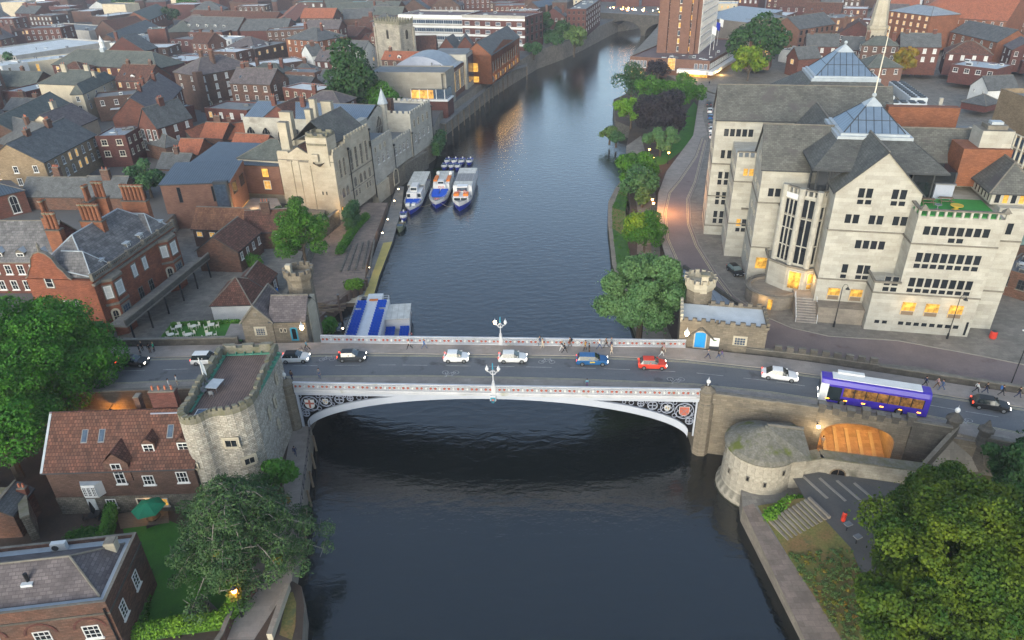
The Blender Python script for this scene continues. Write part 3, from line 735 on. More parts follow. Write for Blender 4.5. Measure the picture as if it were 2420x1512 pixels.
lines('road_marking',nk,.3,.09,'line_yellow'); lines('road_marking',nk,.55,.09,'line_yellow')
mid = [((a[0]+c[0])/2,(a[1]+c[1])/2) for a,c in zip(fk,nk)]
lines('road_marking',mid,.1,.1,'line_white',dash=(3.6,6.2,1.))
def bike(p,ang,s=1.):
 b = MB(); c,sn = math.cos(ang),math.sin(ang)
 T = lambda x,y: (p[0]+(x*c-y*sn)*s,p[1]+(x*sn+y*c)*s,zr(p[0])+.008)
 def seg(x0,y0,x1,y1,w=.09):
  d = Vector((x1-x0,y1-y0)).normalized()*w/2; b.face([T(x0+d.y,y0-d.x),T(x1+d.y,y1-d.x),T(x1-d.y,y1+d.x),T(x0-d.y,y0+d.x)][::-1],'line_white')
 for cx in (-.75,.75):
  for k in range(10):
   a0,a1 = k*math.pi/5,(k+1)*math.pi/5; seg(cx+.42*math.cos(a0),.42*math.sin(a0),cx+.42*math.cos(a1),.42*math.sin(a1))
 for s_ in ((-.75,0,-.3,.7),(-.3,.7,.5,.7),(.5,.7,-.1,0),(-.1,0,-.75,0),(-.1,0,-.35,.9),(.75,0,.45,1.),(.45,1.,.75,1.05),(-.5,.9,-.2,.9)): seg(*s_)
 struct('road_marking',b)
for pp,a in (((773,849),0),((1292,855),-.06),((1065,880),math.pi-.06),((1597,896),math.pi-.1),((2275,985),-.35+math.pi)):
 bike(W(pp,9.),a,1.0)
# embankments: solid ground under the road either side of the bridge
bl = MB(); bl.prism([(-140,80-2.75),(-90,80.4-2.75),(-55.4,78.),(-31.8,78.3),(-31.8,91.),(-59,91.2),(-90,91.3),(-140,91.8)],-1,8.99,'dark_stone','paving'); struct('embankment',bl)
TUN = (38.6,50.3)
br_ = MB(); npts = [(24.6,74.1),(33.,71.9),(38.3,70.15)]; n2 = [(47.5,67.2),(62,61.6),(95,48),(130,30)]
f1 = [(24.6,86.6),(36.,83.8),(42.3,82.2)]; f2 = [(51.5,79.3),(66.5,73.6),(102,60),(145,45)]
br_.prism(npts+f1[::-1],-1,8.5,'brown_stone','paving'); br_.prism([n2[0],n2[1],f2[1],f2[0]],-1,8.5,'brown_stone','paving'); br_.prism(n2[1:]+f2[1:][::-1],-1,8.4,'brown_stone','paving')
struct('embankment',br_)
# ---------------------------------------------------------------- the iron bridge
BN0,BN1 = Vector((-29.8,78.4,0)),Vector((24.2,74.2,0)); BL_ = (BN1-BN0).length; bux = (BN1-BN0).normalized(); brz = math.atan2(bux.y,bux.x)
bridge = thing('arch_bridge','white painted iron arch bridge with pierced parapets and shields over the river','bridge',(BN0.x,BN0.y,0),brz)
S0,S1,ZS,ZC = .9,53.2,2.3,8.15; BW = 12.35
def zu(s):
 t = (2*s-S0-S1)/(S1-S0); return ZS+(ZC-ZS)*max(0,1-t*t)**.57
def rib(y0,y1,thick,m,ztop=8.3,K=64):
 b = MB(); ss = [S0+(S1-S0)*(1-math.cos(math.pi*i/K))/2 for i in range(K+1)]
 lo = [(s,zu(s)) for s in ss]
 hi = []
 for s in ss:
  t = abs((2*s-S0-S1)/(S1-S0)); hi.append((s,min(ztop,zu(s)+.42+thick*(.55+.45*t))))
 for i in range(K):
  (s0,z0),(s1,z1) = lo[i],lo[i+1]; h0,h1 = hi[i][1],hi[i+1][1]
  b.face([(s0,y0,z0),(s1,y0,z1),(s1,y0,h1),(s0,y0,h0)],m); b.face([(s1,y1,z1),(s0,y1,z0),(s0,y1,h0),(s1,y1,h1)],m)
  b.face([(s0,y1,z0),(s1,y1,z1),(s1,y0,z1),(s0,y0,z0)],m); b.face([(s0,y0,h0),(s1,y0,h1),(s1,y1,h1),(s0,y1,h0)],m)
 return b
for yy,m in ((0.,'bridge_grey'),(BW-.3,'bridge_grey')): rib(yy,yy+.3,.75,m).build('arch_rib',bridge)
for yy in (2.5,5.,7.5,10.): rib(yy,yy+.25,.6,'dark_grey').build('arch_rib',bridge)  # inner ribs coloured dark to put the under-bridge shade into them
b = MB(); b.box(.1,BL_-.05,.32,BW-.32,8.35,8.97,'dark_grey'); b.build('deck',bridge)  # dark deck colour also carries the shade under the bridge
for y0,sg in ((0.,-1),(BW,1)):
 b = MB(); ya,yb = sorted((y0-sg*.28,y0+sg*.06)); b.box(0,BL_,ya,yb,8.28,8.78,'bridge_grey'); ya,yb = sorted((y0-sg*.3,y0+sg*.2))
 b.box(-.02,BL_,ya,yb,8.78,8.92,'bridge_white'); b.build('edge_beam',bridge)
def ring(b,cx,cz,r,w,m,y,n=20,rx=1.):
 for i in range(n):
  a0,a1 = 2*math.pi*i/n,2*math.pi*(i+1)/n
  p = lambda rr,a: (cx+rr*math.cos(a)*rx,y,cz+rr*math.sin(a))
  b.face([p(r-w,a1),p(r-w,a0),p(r,a0),p(r,a1)],m)
  q_ = lambda rr,a: (cx+rr*math.cos(a)*rx,y+.12,cz+rr*math.sin(a))
  b.face([p(r-w,a0),p(r-w,a1),q_(r-w,a1),q_(r-w,a0)],m); b.face([p(r,a1),p(r,a0),q_(r,a0),q_(r,a1)],m)
def spandrel(y,mir,sgn):
 """pierced gothic tracery filling the corner above the arch; mir mirrors it to the far end"""
 b = MB(); X = (lambda s: BL_-s) if mir else (lambda s: s)
 for s,z,r in ((1.75,6.72,1.28),(4.0,7.18,.92),(5.95,7.5,.68),(7.5,7.75,.48),(8.75,7.88,.34),(9.7,7.97,.26),(.92,5.05,.55)):
  ring(b,X(s),z,r,.085 if r > .5 else .055,'bridge_blue',y)
  if r > .4:
   for k in range(4): a = math.pi/4+k*math.pi/2; ring(b,X(s)+math.cos(a)*r*.5,z+math.sin(a)*r*.5,r*.46,.06,'bridge_blue',y+.01,14)
 for s,z,r in ((3.05,8.0,.28),(2.95,5.95,.34),(4.95,8.0,.26),(5.0,6.72,.24),(6.75,8.03,.2),(.45,7.95,.3),(.4,5.85,.28)): ring(b,X(s),z,r,.06,'bridge_blue',y,12)
 x0,x1 = sorted((X(.02),X(.34))); b.box(x0,x1,y-.02,y+.2,2.6,8.28,'bridge_grey')
 o = b.build('spandrel',bridge)
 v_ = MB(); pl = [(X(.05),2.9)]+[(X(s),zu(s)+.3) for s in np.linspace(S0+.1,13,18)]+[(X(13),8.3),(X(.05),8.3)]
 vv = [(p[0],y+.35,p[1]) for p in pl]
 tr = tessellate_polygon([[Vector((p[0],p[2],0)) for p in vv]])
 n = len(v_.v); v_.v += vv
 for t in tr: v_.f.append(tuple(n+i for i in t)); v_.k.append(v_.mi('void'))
 v_.build('shade_sheet',bridge)  # black sheet painted as the shade behind the open tracery, no real plate
def shield(cx,z,y,w,h,style):
 b = MB(); n = 10
 out = [(-w/2,h/2),(w/2,h/2)]+[(w/2*math.cos(a)**.8 if math.cos(a) > 0 else -w/2*abs(math.cos(a))**.8,-h/2*math.sin(a)**.9) for a in np.linspace(.02,math.pi-.02,n)]
 for rim_,yy,m in ((1.12,y,'bridge_white'),(1.,y-.03,{'cross': 'white_paint','keys': 'badge_red','arms': 'bridge_white'}[style])):
  pts_ = [(cx+p[0]*rim_,yy,z+p[1]*rim_) for p in out]; b.face(pts_,m)
 yy = y-.05
 if style == 'cross':
  b.box(cx-w*.11,cx+w*.11,yy,yy+.02,z-h*.47,z+h*.5,'badge_red'); b.box(cx-w*.5,cx+w*.5,yy-.003,yy+.017,z-h*.02,z+h*.2,'badge_red')
 elif style == 'keys':
  for s in (-1,1):
   b.cyl((cx-s*w*.3,yy,z-h*.28),(cx+s*w*.3,yy,z+h*.3),.035,.035,'mid_grey',6); ring(b,cx-s*w*.32,z-h*.32,.13,.045,'mid_grey',yy-.02,10)
   b.box(cx+s*w*.24-.09,cx+s*w*.24+.09,yy-.02,yy,z+h*.2,z+h*.26,'mid_grey')
 else:
  for i,(dx,dz_) in enumerate(((-.2,.2),(.2,.2),(-.2,-.1),(.2,-.1))): b.box(cx+dx*w-w*.14,cx+dx*w+w*.14,yy,yy+.02,z+dz_*h-h*.1,z+dz_*h+h*.1,'gold' if i in (0,3) else 'mid_grey')
 return b.build('shield',bridge)
spandrel(.06,False,1); spandrel(.06,True,1); spandrel(BW-.18,False,-1); spandrel(BW-.18,True,-1)
shield(1.75,6.72,.02,1.25,1.35,'cross'); shield(BL_-1.75,6.72,.02,1.25,1.35,'keys'); shield(4.0,7.18,.02,.72,.78,'arms'); shield(BL_-4.0,7.18,.02,.72,.78,'arms')
# parapets
def parapet(y,sg,face):
 b = MB(); ya,yb = sorted((y,y+.22*sg)); top = 10.36
 b.box(0,BL_,ya-.03,yb+.03,8.93,9.28,'bridge_white'); b.box(0,BL_,ya-.05,yb+.05,top-.13,top,'bridge_white'); b.box(0,BL_,ya,yb,9.98,10.05,'bridge_white'); b.box(0,BL_,ya,yb,9.38,9.44,'bridge_white')
 n = 88; pit = BL_/n; ym = (ya+yb)/2
 for i in range(n):
  c = (i+.5)*pit
  ring(b,c,9.71,.27,.06,'bridge_white',ym-.08,8,1.05);
  b.box(i*pit-.03,i*pit+.03,ya+.04,yb-.04,9.28,top-.1,'bridge_white')
  b.box(c-.02,c+.02,ya+.05,yb-.05,10.05,top-.1,'bridge_white')
 o = b.build('parapet',bridge)
 m = MB()
 for i in range(n):
  c = (i+.5)*pit; col = 'badge_red' if i % 3 < 2 else 'white_paint'
  for yy in (ym-.12,ym+.12):
   if face == 'shield':
    m.prism([(c-.13,yy-.02),(c+.13,yy-.02),(c+.13,yy+.02),(c-.13,yy+.02)],9.66,9.83,col); m.prism([(c-.09,yy-.02),(c+.09,yy-.02),(c+.09,yy+.02),(c-.09,yy+.02)],9.57,9.66,col)
   else:
    m.box(c-.17,c+.17,yy-.02,yy+.02,9.65,9.77,col); m.box(c-.065,c+.065,yy-.023,yy+.023,9.54,9.88,col)
 m.build('badge_row',o)
 return o
parapet(-.12,-.0001+1,'shield'); parapet(BW-.1,1,'flower')
b = MB()
c0 = BL_/2
b.box(c0-.4,c0+.4,-.3,.25,8.0,8.9,'bridge_white'); b.box(c0-.34,c0+.34,-.36,-.3,8.1,8.6,'teal_door'); b.box(c0-.16,c0+.16,-.4,-.36,8.15,8.4,'badge_red'); b.lathe((c0,-.3,7.7),[(0.05,0),(.2,.15),(.3,.4)],'teal_door',8); b.build('crest',bridge)
# stone end turrets
def turret(p,zb,label,lamp_on=True,ball='bridge_white'):
 t = thing('stone_turret',label,'turret',(p[0],p[1],zb),brz,'stone turrets at the ends of the near parapet'); b = MB(); H = 9.9-zb
 b.lathe((0,0,0),[(1.15,0),(1.1,H-1.6),(.95,H-1.5),(.95,H),(1.1,H+.05),(1.1,H+.3),(.85,H+.45),(.3,H+1.)],'brown_stone',8,math.pi/8); b.build('shaft',t)
 c = MB(); c.cyl((0,0,H+1.),(0,0,H+1.3),.12,.1,'bridge_white',8); c.ell((0,0,H+1.6),(.28,.28,.32),'white_paint',10,6); c.cyl((0,0,H+1.85),(0,0,H+2.3),.08,.02,'bridge_white',6); c.build('lamp_globe',t)
turret((BN0.x-1.,BN0.y+.1),0,'brown stone turret with white lamp between the medieval tower and near parapet')
turret((BN1.x+.9,BN1.y),0,'brown stone turret with white lamp where near parapet meets the embankment wall')
# abutments
for nm,x0,x1,lb in (('left',-31.6,-29.2,'dark stone abutment carrying the bridge on the left bank behind the medieval tower'),('right',24.3,25.4,'brown stone abutment carrying the bridge on the right bank next to the embankment wall')):
 t = thing('abutment',lb,'abutment',(x0,74.,0)); b = MB()
 if nm == 'left': b.prism([(0,4.6),(1.9,4.45),(2.9,16.7),(0,16.9)],-1.5,8.9,'dark_stone')
 else: b.prism([(-.1,.25),(1.3,.1),(1.3,12.3),(.4,12.4)],-1.5,8.9,'brown_stone')
 b.build('masonry',t)
# lamp standards
def bridge_lamp(s,y,label):
 p = BN0+bux*s+Vector((-bux.y,bux.x,0))*y
 t = thing('street_lamp',label,'street lamp',(p.x,p.y,9.1),brz,'lamp standards on the bridge parapets'); t.scale = (.8,.8,.8)
 b = MB(); b.box(-.35,.35,-.3,.3,-.2,1.5,'bridge_white')
 b.lathe((0,0,1.5),[(.3,0),(.3,.15),(.16,.3),(.2,.9),(.12,1.0),(.09,2.2),(.16,2.3),(.07,2.5),(.06,3.2)],'bridge_white',8)
 for k in range(4): a = math.pi/4+k*math.pi/2; b.lathe((.26*math.cos(a),.26*math.sin(a),1.4),[(.09,0),(.07,.5),(.09,.55),(0,.9)],'bridge_white',6)
 b.build('column',t)
 a_ = MB()
 for sx in (-1,1): a_.tube([(0,0,3.6),(sx*.35,0,3.75),(sx*.6,0,4.15),(sx*.95,0,4.3)],.05,'bridge_white',6); a_.tube([(0,0,4.3),(sx*.4,0,4.15),(sx*.8,0,4.3)],.04,'bridge_white',6)
 ring(a_,0,4.1,.42,.06,'bridge_white',-.03,14); a_.build('bracket',t)
 for sx in (-1,1):
  l = MB(); l.lathe((sx*.95,0,4.35),[(.08,0),(.14,.1),(.27,.25),(.31,.5),(.2,.72)],'lamp_glow' if 'far' in label and sx < 0 else 'boat_white',8); l.lathe((sx*.95,0,5.07),[(.24,0),(.16,.16),(.04,.3),(0,.6)],'bridge_white',8); l.build('lantern',t)
 f = MB(); f.lathe((0,0,4.7),[(.1,0),(.15,.2),(.08,.5),(.12,.8),(.09,.95),(.09,1.15),(0,1.25)],'teal_door',8); f.build('finial_figure',t)
bridge_lamp(BL_/2+.1,.05,'white ornate twin lantern standard on the near parapet at the crown of the bridge')
bridge_lamp(BL_/2+.1,BW+.05,'white ornate twin lantern standard on the far parapet at the crown of the bridge')
# ---------------------------------------------------------------- embankment walls along the road
def wallthing(name,label,line,zb,zt,th=.45,m='brown_stone',cop='coping',cat='wall',group=None,bands=True,merlon=None):
 t = thing(name,label,cat,(line[0][0],line[0][1],0),0,group); b = MB(); c = MB()
 for i,(a,e) in enumerate(zip(line[:-1],line[1:])):
  d = Vector((e[0]-a[0],e[1]-a[1])); L = d.length; d.normalize(); za = zt[i] if isinstance(zt,list) else zt; zbb = zb[i] if isinstance(zb,list) else zb
  x,y = (a[0]+e[0])/2-line[0][0],(a[1]+e[1])/2-line[0][1]
  b.obox((x,y,zbb),d,L+.02,th,za-zbb,m); c.obox((x,y,za),d,L+.05,th+.16,.16,cop)
  if merlon and i in merlon:
   n = int(L/1.5)
   for k in range(n):
    o = -L/2+(k+.5)*L/n; c.obox((x+d.x*o,y+d.y*o,za+.16),d,.95,th+.1,.8,m,cop)
 b.build('masonry',t); c.build('coping',t); return t
wallthing('stone_wall','brown stone embankment parapet running from the bridge turret to the lit archway',[(25.6,73.95),(33.2,71.65),(37.9,70.1)],8.3,[9.9,10.0])
T = thing('underpass_arch','battlemented stone archway under the road glowing with orange light','archway',(38.,70.2,0),math.atan2(-.307,.952))
def arch_face(b,W_,zo,x0,x1,zsp,ztop,y0,y1,m,hzt):
 K = 16; c = (x0+x1)/2; r = (x1-x0)/2
 ar = [(c-r*math.cos(math.pi*i/K),zsp+(ztop-zsp)*math.sin(math.pi*i/K)**.75) for i in range(K+1)]
 for y,rev in ((y0,0),(y1,1)):
  for i in range(K):
   f = [(ar[i][0],y,ar[i][1]),(ar[i+1][0],y,ar[i+1][1]),(ar[i+1][0],y,hzt),(ar[i][0],y,hzt)]; b.face(f[::-1] if rev else f,m)
  for xa,xb in ((0,x0),(x1,W_)):
   f = [(xa,y,zo),(xb,y,zo),(xb,y,hzt),(xa,y,hzt)]; b.face(f[::-1] if rev else f,m)
  pass
 return ar
b = MB(); ar = arch_face(b,10.6,2.2,.9,9.4,5.6,8.25,0,.8,'brown_stone',9.8)
b.face([(0,0,9.8),(10.6,0,9.8),(10.6,.8,9.8),(0,.8,9.8)],'coping')
b.build('arch_wall',T)
b = MB(); vl = [(.9,2.2)]+ar+[(9.4,2.2)]
for (xa,za),(xc,zc_) in zip(vl[:-1],vl[1:]): b.face([(xa,0,za),(xa,12.6,za),(xc,12.6,zc_),(xc,0,zc_)],'brown_stone')
b.build('vault',T)
b = MB()
for i in range(7):
 x = .25+i*1.68; hh = .75 if i in (0,3,6) else .4; b.box(x-.35,x+.6,-.2,.8,9.8,9.8+hh,'dark_stone','coping'); b.box(x-.25,x+.5,-.12,.02,9.2,9.8,'dark_stone')
b.build('battlement',T)
sheet('road',[T.location.xy+Vector((math.cos(T.rotation_euler.z),math.sin(T.rotation_euler.z)))*u+Vector((-math.sin(T.rotation_euler.z),math.cos(T.rotation_euler.z)))*w_ for u,w_ in ((.9,-.5),(9.4,-.5),(9.4,15),(.9,15))],2.31,'terrace_paving')
ux_ = Vector((.952,-.307,0)); uy_ = Vector((.307,.952,0)); T0 = Vector((38.,70.2,0))
for i in range(5):
 s = thing('floor_strip','pale strip %s across the floor of the lit archway' % ('first','second','third','fourth','fifth')[i] + ' from the left','kerb',T0+ux_*(2.2+i*1.5)+Vector((0,0,2.315)),T.rotation_euler.z,'pale strips under the archway')
 b = MB(); b.box(-.22,.22,-.6,7,0,.14,'kerb'); b.build('strip',s)  # pale raised bars across the archway floor
for u,w_ in ((2.5,3.),(7.,5.),(4.7,8.5)):
 p = T0+ux_*u+uy_*w_; lamp((p.x,p.y,6.3),420,(1.,.45,.08),.3,'archway_lamp_light')
p = T0+ux_*.3+uy_*-.4
t = thing('wall_lamp','bright round wall lamp at the left shoulder of the lit archway','lamp',(p.x,p.y,7.4)); b = MB(); b.ell((0,-.25,0),(.22,.22,.22),'lamp_glow',10,6); b.build('globe',t); b = MB(); b.box(-.06,.06,-.2,.35,.18,.28,'black_iron'); b.build('bracket',t)
lamp((p.x,p.y-.7,7.2),120,(1.,.75,.4),.2)
wallthing('stone_wall','dark stone embankment parapet running right of the lit archway to the stair posts',[(48.2,67.0),(52.1,65.6)],2.,9.9,m='dark_stone')
wallthing('stone_wall','dark stone embankment wall beyond the stair posts at the right edge',[(55.2,64.2),(61.8,61.5),(95,47.8),(130,29.8)],2.,9.5,m='dark_stone')
wallthing('stone_wall','low battlemented wall between the main road and the pink side street',[(33.6,85.2),(36.9,84.2),(41.5,82.9),(50.2,79.9),(66.5,73.9),(102,60.4)],6.,[9.55,9.6,9.6,9.4,9.2],m='dark_stone',merlon=(1,2))
wallthing('stone_wall','dark stone road parapet behind the tiled house left of the medieval tower',[(-140,77.1),(-90,77.5),(-55.4,77.9),(-31.9,78.3)],2.,10.,m='dark_stone')
wallthing('stone_wall','dark stone road parapet along the far pavement in front of the lawn cafe',[(-140,92.),(-90,91.5),(-59,91.4),(-41.5,91.2)],5.,10.1,m='dark_stone')
# stair ramp with two posts
t = thing('gate_post','domed stone post left of the sloping path off the road','post',(52.5,66.2,8.2),0,'posts at the head of the sloping path')
b = MB(); b.lathe((0,0,0),[(.75,0),(.7,2.2),(.95,2.35),(.95,2.6),(.5,3.1),(.1,3.4)],'dark_stone',8,.4); b.build('shaft',t); b = MB(); b.ell((0,0,3.75),(.3,.3,.36),'white_paint',10,6); b.cyl((0,0,4.),(0,0,4.5),.05,.01,'bridge_white',6); b.build('lamp_globe',t)
t = thing('gate_post','pointed stone post right of the sloping path off the road','post',(55.3,64.4,8.2),0,'posts at the head of the sloping path')
b = MB(); b.lathe((0,0,0),[(.7,0),(.65,1.9),(.9,2.05),(.9,2.3),(.45,2.7),(.1,3.5)],'dark_stone',8,.4); b.build('shaft',t)
b = MB(); a0,a1 = (52.8,65.7),(55.,64.5); e0,e1 = W((2170,1120),4.6)[:2],W((2320,1115),4.6)[:2]
b.face([(*a0,9.0),(*e0,4.6),(*e1,4.6),(*a1,9.0)],'paving_dark'); b.face([(*a1,9.),(*e1,4.6),(*e1,2),(*a1,2)],'dark_stone'); b.face([(*a0,9.),(*a0,2),(*e0,2),(*e0,4.6)],'dark_stone'); struct('path',b)
for nm,a,e in (('left',a0,e0),('right',a1,e1)):
 t = thing('stone_wall','sloping stone wall on the %s side of the path down from the road' % nm,'wall',(a[0],a[1],0)); b = MB()
 d = Vector((e[0]-a[0],e[1]-a[1])).normalized(); n_ = Vector((-d.y,d.x))*.25; ex,ey = e[0]-a[0],e[1]-a[1]
 A1,A2,E1,E2 = (n_.x,n_.y),(-n_.x,-n_.y),(ex+n_.x,ey+n_.y),(ex-n_.x,ey-n_.y)
 b.face([(*A1,10.),(*A2,10.),(*E2,5.7),(*E1,5.7)],'coping'); b.face([(*A2,2),(*E2,2),(*E2,5.7),(*A2,10.)],'dark_stone'); b.face([(*E1,2),(*A1,2),(*A1,10.),(*E1,5.7)],'dark_stone'); b.face([(*E2,2),(*E1,2),(*E1,5.7),(*E2,5.7)],'dark_stone'); b.build('masonry',t)
land('ground',[(56,63.6),(62.2,61),(95,47.3),(130,29),(130,20),(70,20),W((2330,1130),4.4)[:2]],4.2,'grass_rough')
def frame(name,label,org,deg,W_,D_,H_b,zg,wall,cat='building'):
 s = Bd.__new__(Bd); s.W,s.D,s.H,s.zg,s.wall = W_,D_,H_b,zg,wall
 s.org = Vector((org[0],org[1],zg)); s.rz = rad(deg); s.ux = Vector((math.cos(s.rz),math.sin(s.rz),0)); s.uy = Vector((-s.ux.y,s.ux.x,0))
 s.root = thing(name,label,cat,s.org,s.rz); FOOT.append(s); return s
# ================================================================ stone office building, right bank
O = frame('office_building','huge pale stone office block with stepped wings, slate gables and glazed pyramid roofs',(49.3,98.9),-12.6,22,40,20,7.,'office_stone')
Z = lambda z: z-7.
b = MB(); st = 'office_stone'
b.box(6.6,21.3,-3.7,4.2,0,Z(15.2),st); b.box(10.,21.3,-3.7,12.,Z(15.2),Z(25.9),st); b.box(21.3,25.5,-.6,14,0,Z(26.6),st)
b.box(-.7,11.1,0,11.,Z(9.),Z(27.8),st); b.box(-.9,6.6,-.15,10.5,0,Z(9.3),'pale_stone')
b.prism([(.2,4.9),(-2.,3.45),(-4.4,4.75),(-6.6,6.9),(-6.2,10.6),(-6.2,14),(.2,14)],Z(13.5),Z(25.4),st)
b.prism([(.2,3.9),(-2.,3.0),(-4.8,4.2),(-7.3,6.6),(-7.,10.6),(-7,14),(.2,14)],0,Z(13.3),st)
b.box(-10,3,10.7,21.5,0,Z(27.6),st); b.box(-13.2,2,21.5,32.1,0,Z(26.3),st); b.box(-16.7,14,32.1,43.,0,Z(30.4),st); b.box(3,26,10.7,32,0,Z(27.5),st)
b.box(-3,18,41,63,0,Z(30.5),st)
for x0,x1,y in ((-10,3,10.7),):
 b.face([(-10,21.5,Z(27.6)),(-10,10.7,Z(27.6)),(-10,16.1,Z(33.4))],st)
b.face([(-16.7,43.,Z(30.4)),(-16.7,32.1,Z(30.4)),(-16.7,37.5,Z(35.6))],st)
b.face([(-.7,0,Z(27.8)),(11.1,0,Z(27.8)),(5.2,0,Z(33.8))],st)
O.add('wall',b)
# dark string courses following each wall
c = MB()
def course(path,z,h=.22,o=.13):
 for a,e in zip(path[:-1],path[1:]):
  d = Vector((e[0]-a[0],e[1]-a[1])); L = d.length; d.normalize(); c.obox(((a[0]+e[0])/2+d.y*o/2,(a[1]+e[1])/2-d.x*o/2,Z(z)),d,L+o,o,h,'coping')
course([(-13.2,32.1),(-13.2,21.5),(-10,21.5),(-10,10.7),(-6.4,10.7)],21.7); course([(-16.7,43),(-16.7,32.1),(-13.2,32.1)],21.7)
course([(-6.6,10.6),(-6.6,6.9),(-4.4,4.75),(-2,3.45),(.1,4.9)],21.7); course([(0,3.),(-.75,0),(9.9,0),(10,-3.7),(21.3,-3.7)],21.6)
course([(-13.2,32.1),(-13.2,21.5),(-10,21.5),(-10,10.7),(-7.,10.7)],13.6); course([(-16.7,43),(-16.7,32.1),(-13.2,32.1)],15.2); course([(-16.7,43),(-16.7,32.1),(-13.2,32.1)],8.9)
course([(-7.3,10.6),(-7.3,6.6),(-4.8,4.2),(-2,3.),(0,3.9)],13.3,.35,.3); course([(-.75,3),(-.75,0),(6.5,0),(6.6,-3.7),(21.3,-3.7)],13.4); course([(21.3,-.6),(25.5,-.6)],21.5); course([(21.3,-.6),(25.5,-.6)],13.4)
course([(6.6,.2),(6.6,-3.7),(10.,-3.7)],15.2,.3,.3); course([(-11,21.5),(-10,21.5)],16.6,.3,.5)
O.add('string_course',c)
def owin(f,u,z0,z1,w=.95,y=None,lit=None,x=None):
 """window on a wall facing the street; f=F faces the front (u along x at depth y), f=L faces the river (u along y at x)"""
 me = win(w,z1-z0,'office_stone',lit or 'glass',1,1,None,0,.05,depth=.05)
 if f == 'F': place('window',me,O.root,(u,y-.0,Z(z0)),0)
 elif f == 'R': place('window',me,O.root,(x,u,Z(z0)),math.pi/2)
 else: place('window',me,O.root,(x,u,Z(z0)),-math.pi/2)
for i in range(8):
 u = 11.55+i*1.1
 owin('F',u,23.1,24.5,y=-3.7); owin('F',u,18.85,20.4,y=-3.7); owin('F',u,17.85,18.65,y=-3.7); owin('F',u,14.8,16.35,y=-3.7); owin('F',u,13.85,14.6,y=-3.7)
 owin('F',u+.05,8.2,8.9,w=.85,y=-3.7)
for u in (15.1,16.2): owin('F',u,22.05,22.85,y=-3.7)
for u in (8.2,9.3): owin('F',u,14.75,16.3,y=-3.7); owin('F',u,13.75,14.55,y=-3.7); owin('F',u,8.2,8.85,w=.8,y=-3.7)
for u in (12.05,15.3,18.6): owin('F',u,10.,12.25,w=2.,y=-3.7,lit='lit_yellow'); owin('F',u,10.,10.75,w=1.8,y=-3.76,lit='timber')
owin('F',21.05-.3,7.2,9.6,w=.45,y=-3.7)
for u in (2.8,3.9,7.4,8.5): owin('F',u,26.95,28.5,y=0); owin('F',u+.1,25.95,26.75,y=0)
for u in (1.75,2.85,5.1,6.2,8.4,9.5): owin('F',u,22.9,24.4,y=0)
for u in (4.,5.1,6.2,7.3): owin('F',u,18.9,20.35,y=0)
for u in (2.9,5.1,6.1): owin('F',u,14.7,16.25,y=0); owin('F',u,13.75,14.5,y=0)
for u in (2.05,5.35): owin('F',u,10.,12.1,w=1.9,y=-.15,lit='lit_yellow'); owin('F',u,10.,10.8,w=1.7,y=-.22,lit='timber')
owin('F',23.4,22.6,24.4,w=.9,y=-.6)
for u in (-8.2,-7.1): owin('F',u,22.9,24.4,y=10.7)
owin('F',-7.9,9.7,11.9,w=2.,y=10.65,lit='lit_yellow')
for u in (-11.4,-10.4):
 owin('F',u,22.9,24.3,w=.85,y=21.5,lit='lit_yellow'); owin('F',u,13.2,14.7,w=.85,y=21.5,lit='lit_yellow' if u < -11 else None); owin('F',u,12.1,12.95,w=.85,y=21.5)
for u in (-14.75,-13.75+.2):
 owin('F',u-.1,22.9,24.6,w=.85,y=32.1)
 for a in (17.6,13.5,9.5): owin('F',u-.1,a,a+1.1,w=.85,y=32.1); owin('F',u-.1,a+1.25,a+2.7,w=.85,y=32.1)
for i in range(5): owin('F',-14.7+i*1.12,27.2,28.7,y=32.1)
for x,ys in ((-10,(12.5,13.6,14.7,17,18.1)),(-13.2,(23.5,24.6,27,28.1,30)),(-16.7,(34,35.1,38,39.1,41))):
 for yy in ys:
  for a in (27.6,23.,18.5,14.6,10.):
   if a < 27 or x < -16 or 14 < yy < 18: owin('L',yy,a,a+1.4,x=x,w=.9)
# glazed bay
def bayface(a,e,cols,z0,z1,nm='bay_window',bars=(),lit=None,trim='office_stone',mg=.4):
 a,e = Vector(a),Vector(e); d = e-a; L = d.length; d.normalize(); rz = math.atan2(d.y,d.x); g = MB()
 g.box(mg,L-mg,-.06,0,Z(z0),Z(z1),lit or 'glass')
 for i in range(cols+1): x = mg+(L-2*mg)*i/cols; g.box(x-.09,x+.09,-.2,-.06,Z(z0),Z(z1),trim)
 for zz in (z0,z1)+tuple(bars): g.box(mg-.1,L-mg+.1,-.17,-.06,Z(zz)-.08,Z(zz)+.08,trim)
 place(nm,g.mesh(nm),O.root,(a.x,a.y,0),rz)
bayface((-4.4,4.75),(-2.,3.45),2,13.9,24.9,bars=(17,21.6)); bayface((-6.55,6.85),(-4.4,4.75),3,13.9,24.4,bars=(16.6,19.5,21.6)); bayface((-2.,3.45),(.1,4.9),2,14.,23.9,bars=(17.2,21.6))
bayface((-2.,3.),(.0,3.9),1,9.8,12.7,lit='lit_yellow',nm='entrance',bars=(10.8,)); bayface((-4.8,4.2),(-2.,3.0),1,9.6,12.8,lit='lit_yellow',nm='entrance',mg=.5)
g = MB()
for x,y in ((-2,3.3),(-4.45,4.6),(-6.6,6.85)): g.cyl((x,y,Z(13.4)),(x,y,Z(26.5)),.5,.5,'office_stone',12)
O.add('bay_column',g)
g = MB(); a,e = Vector((-6.5,6.7)),Vector((-4.5,4.65)); d = (e-a).normalized(); g.obox(((a.x+e.x)/2-.1,(a.y+e.y)/2-.12,Z(24.55)),d,2.3,.1,.85,'white_paint'); O.add('sign_board',g)
g = MB()
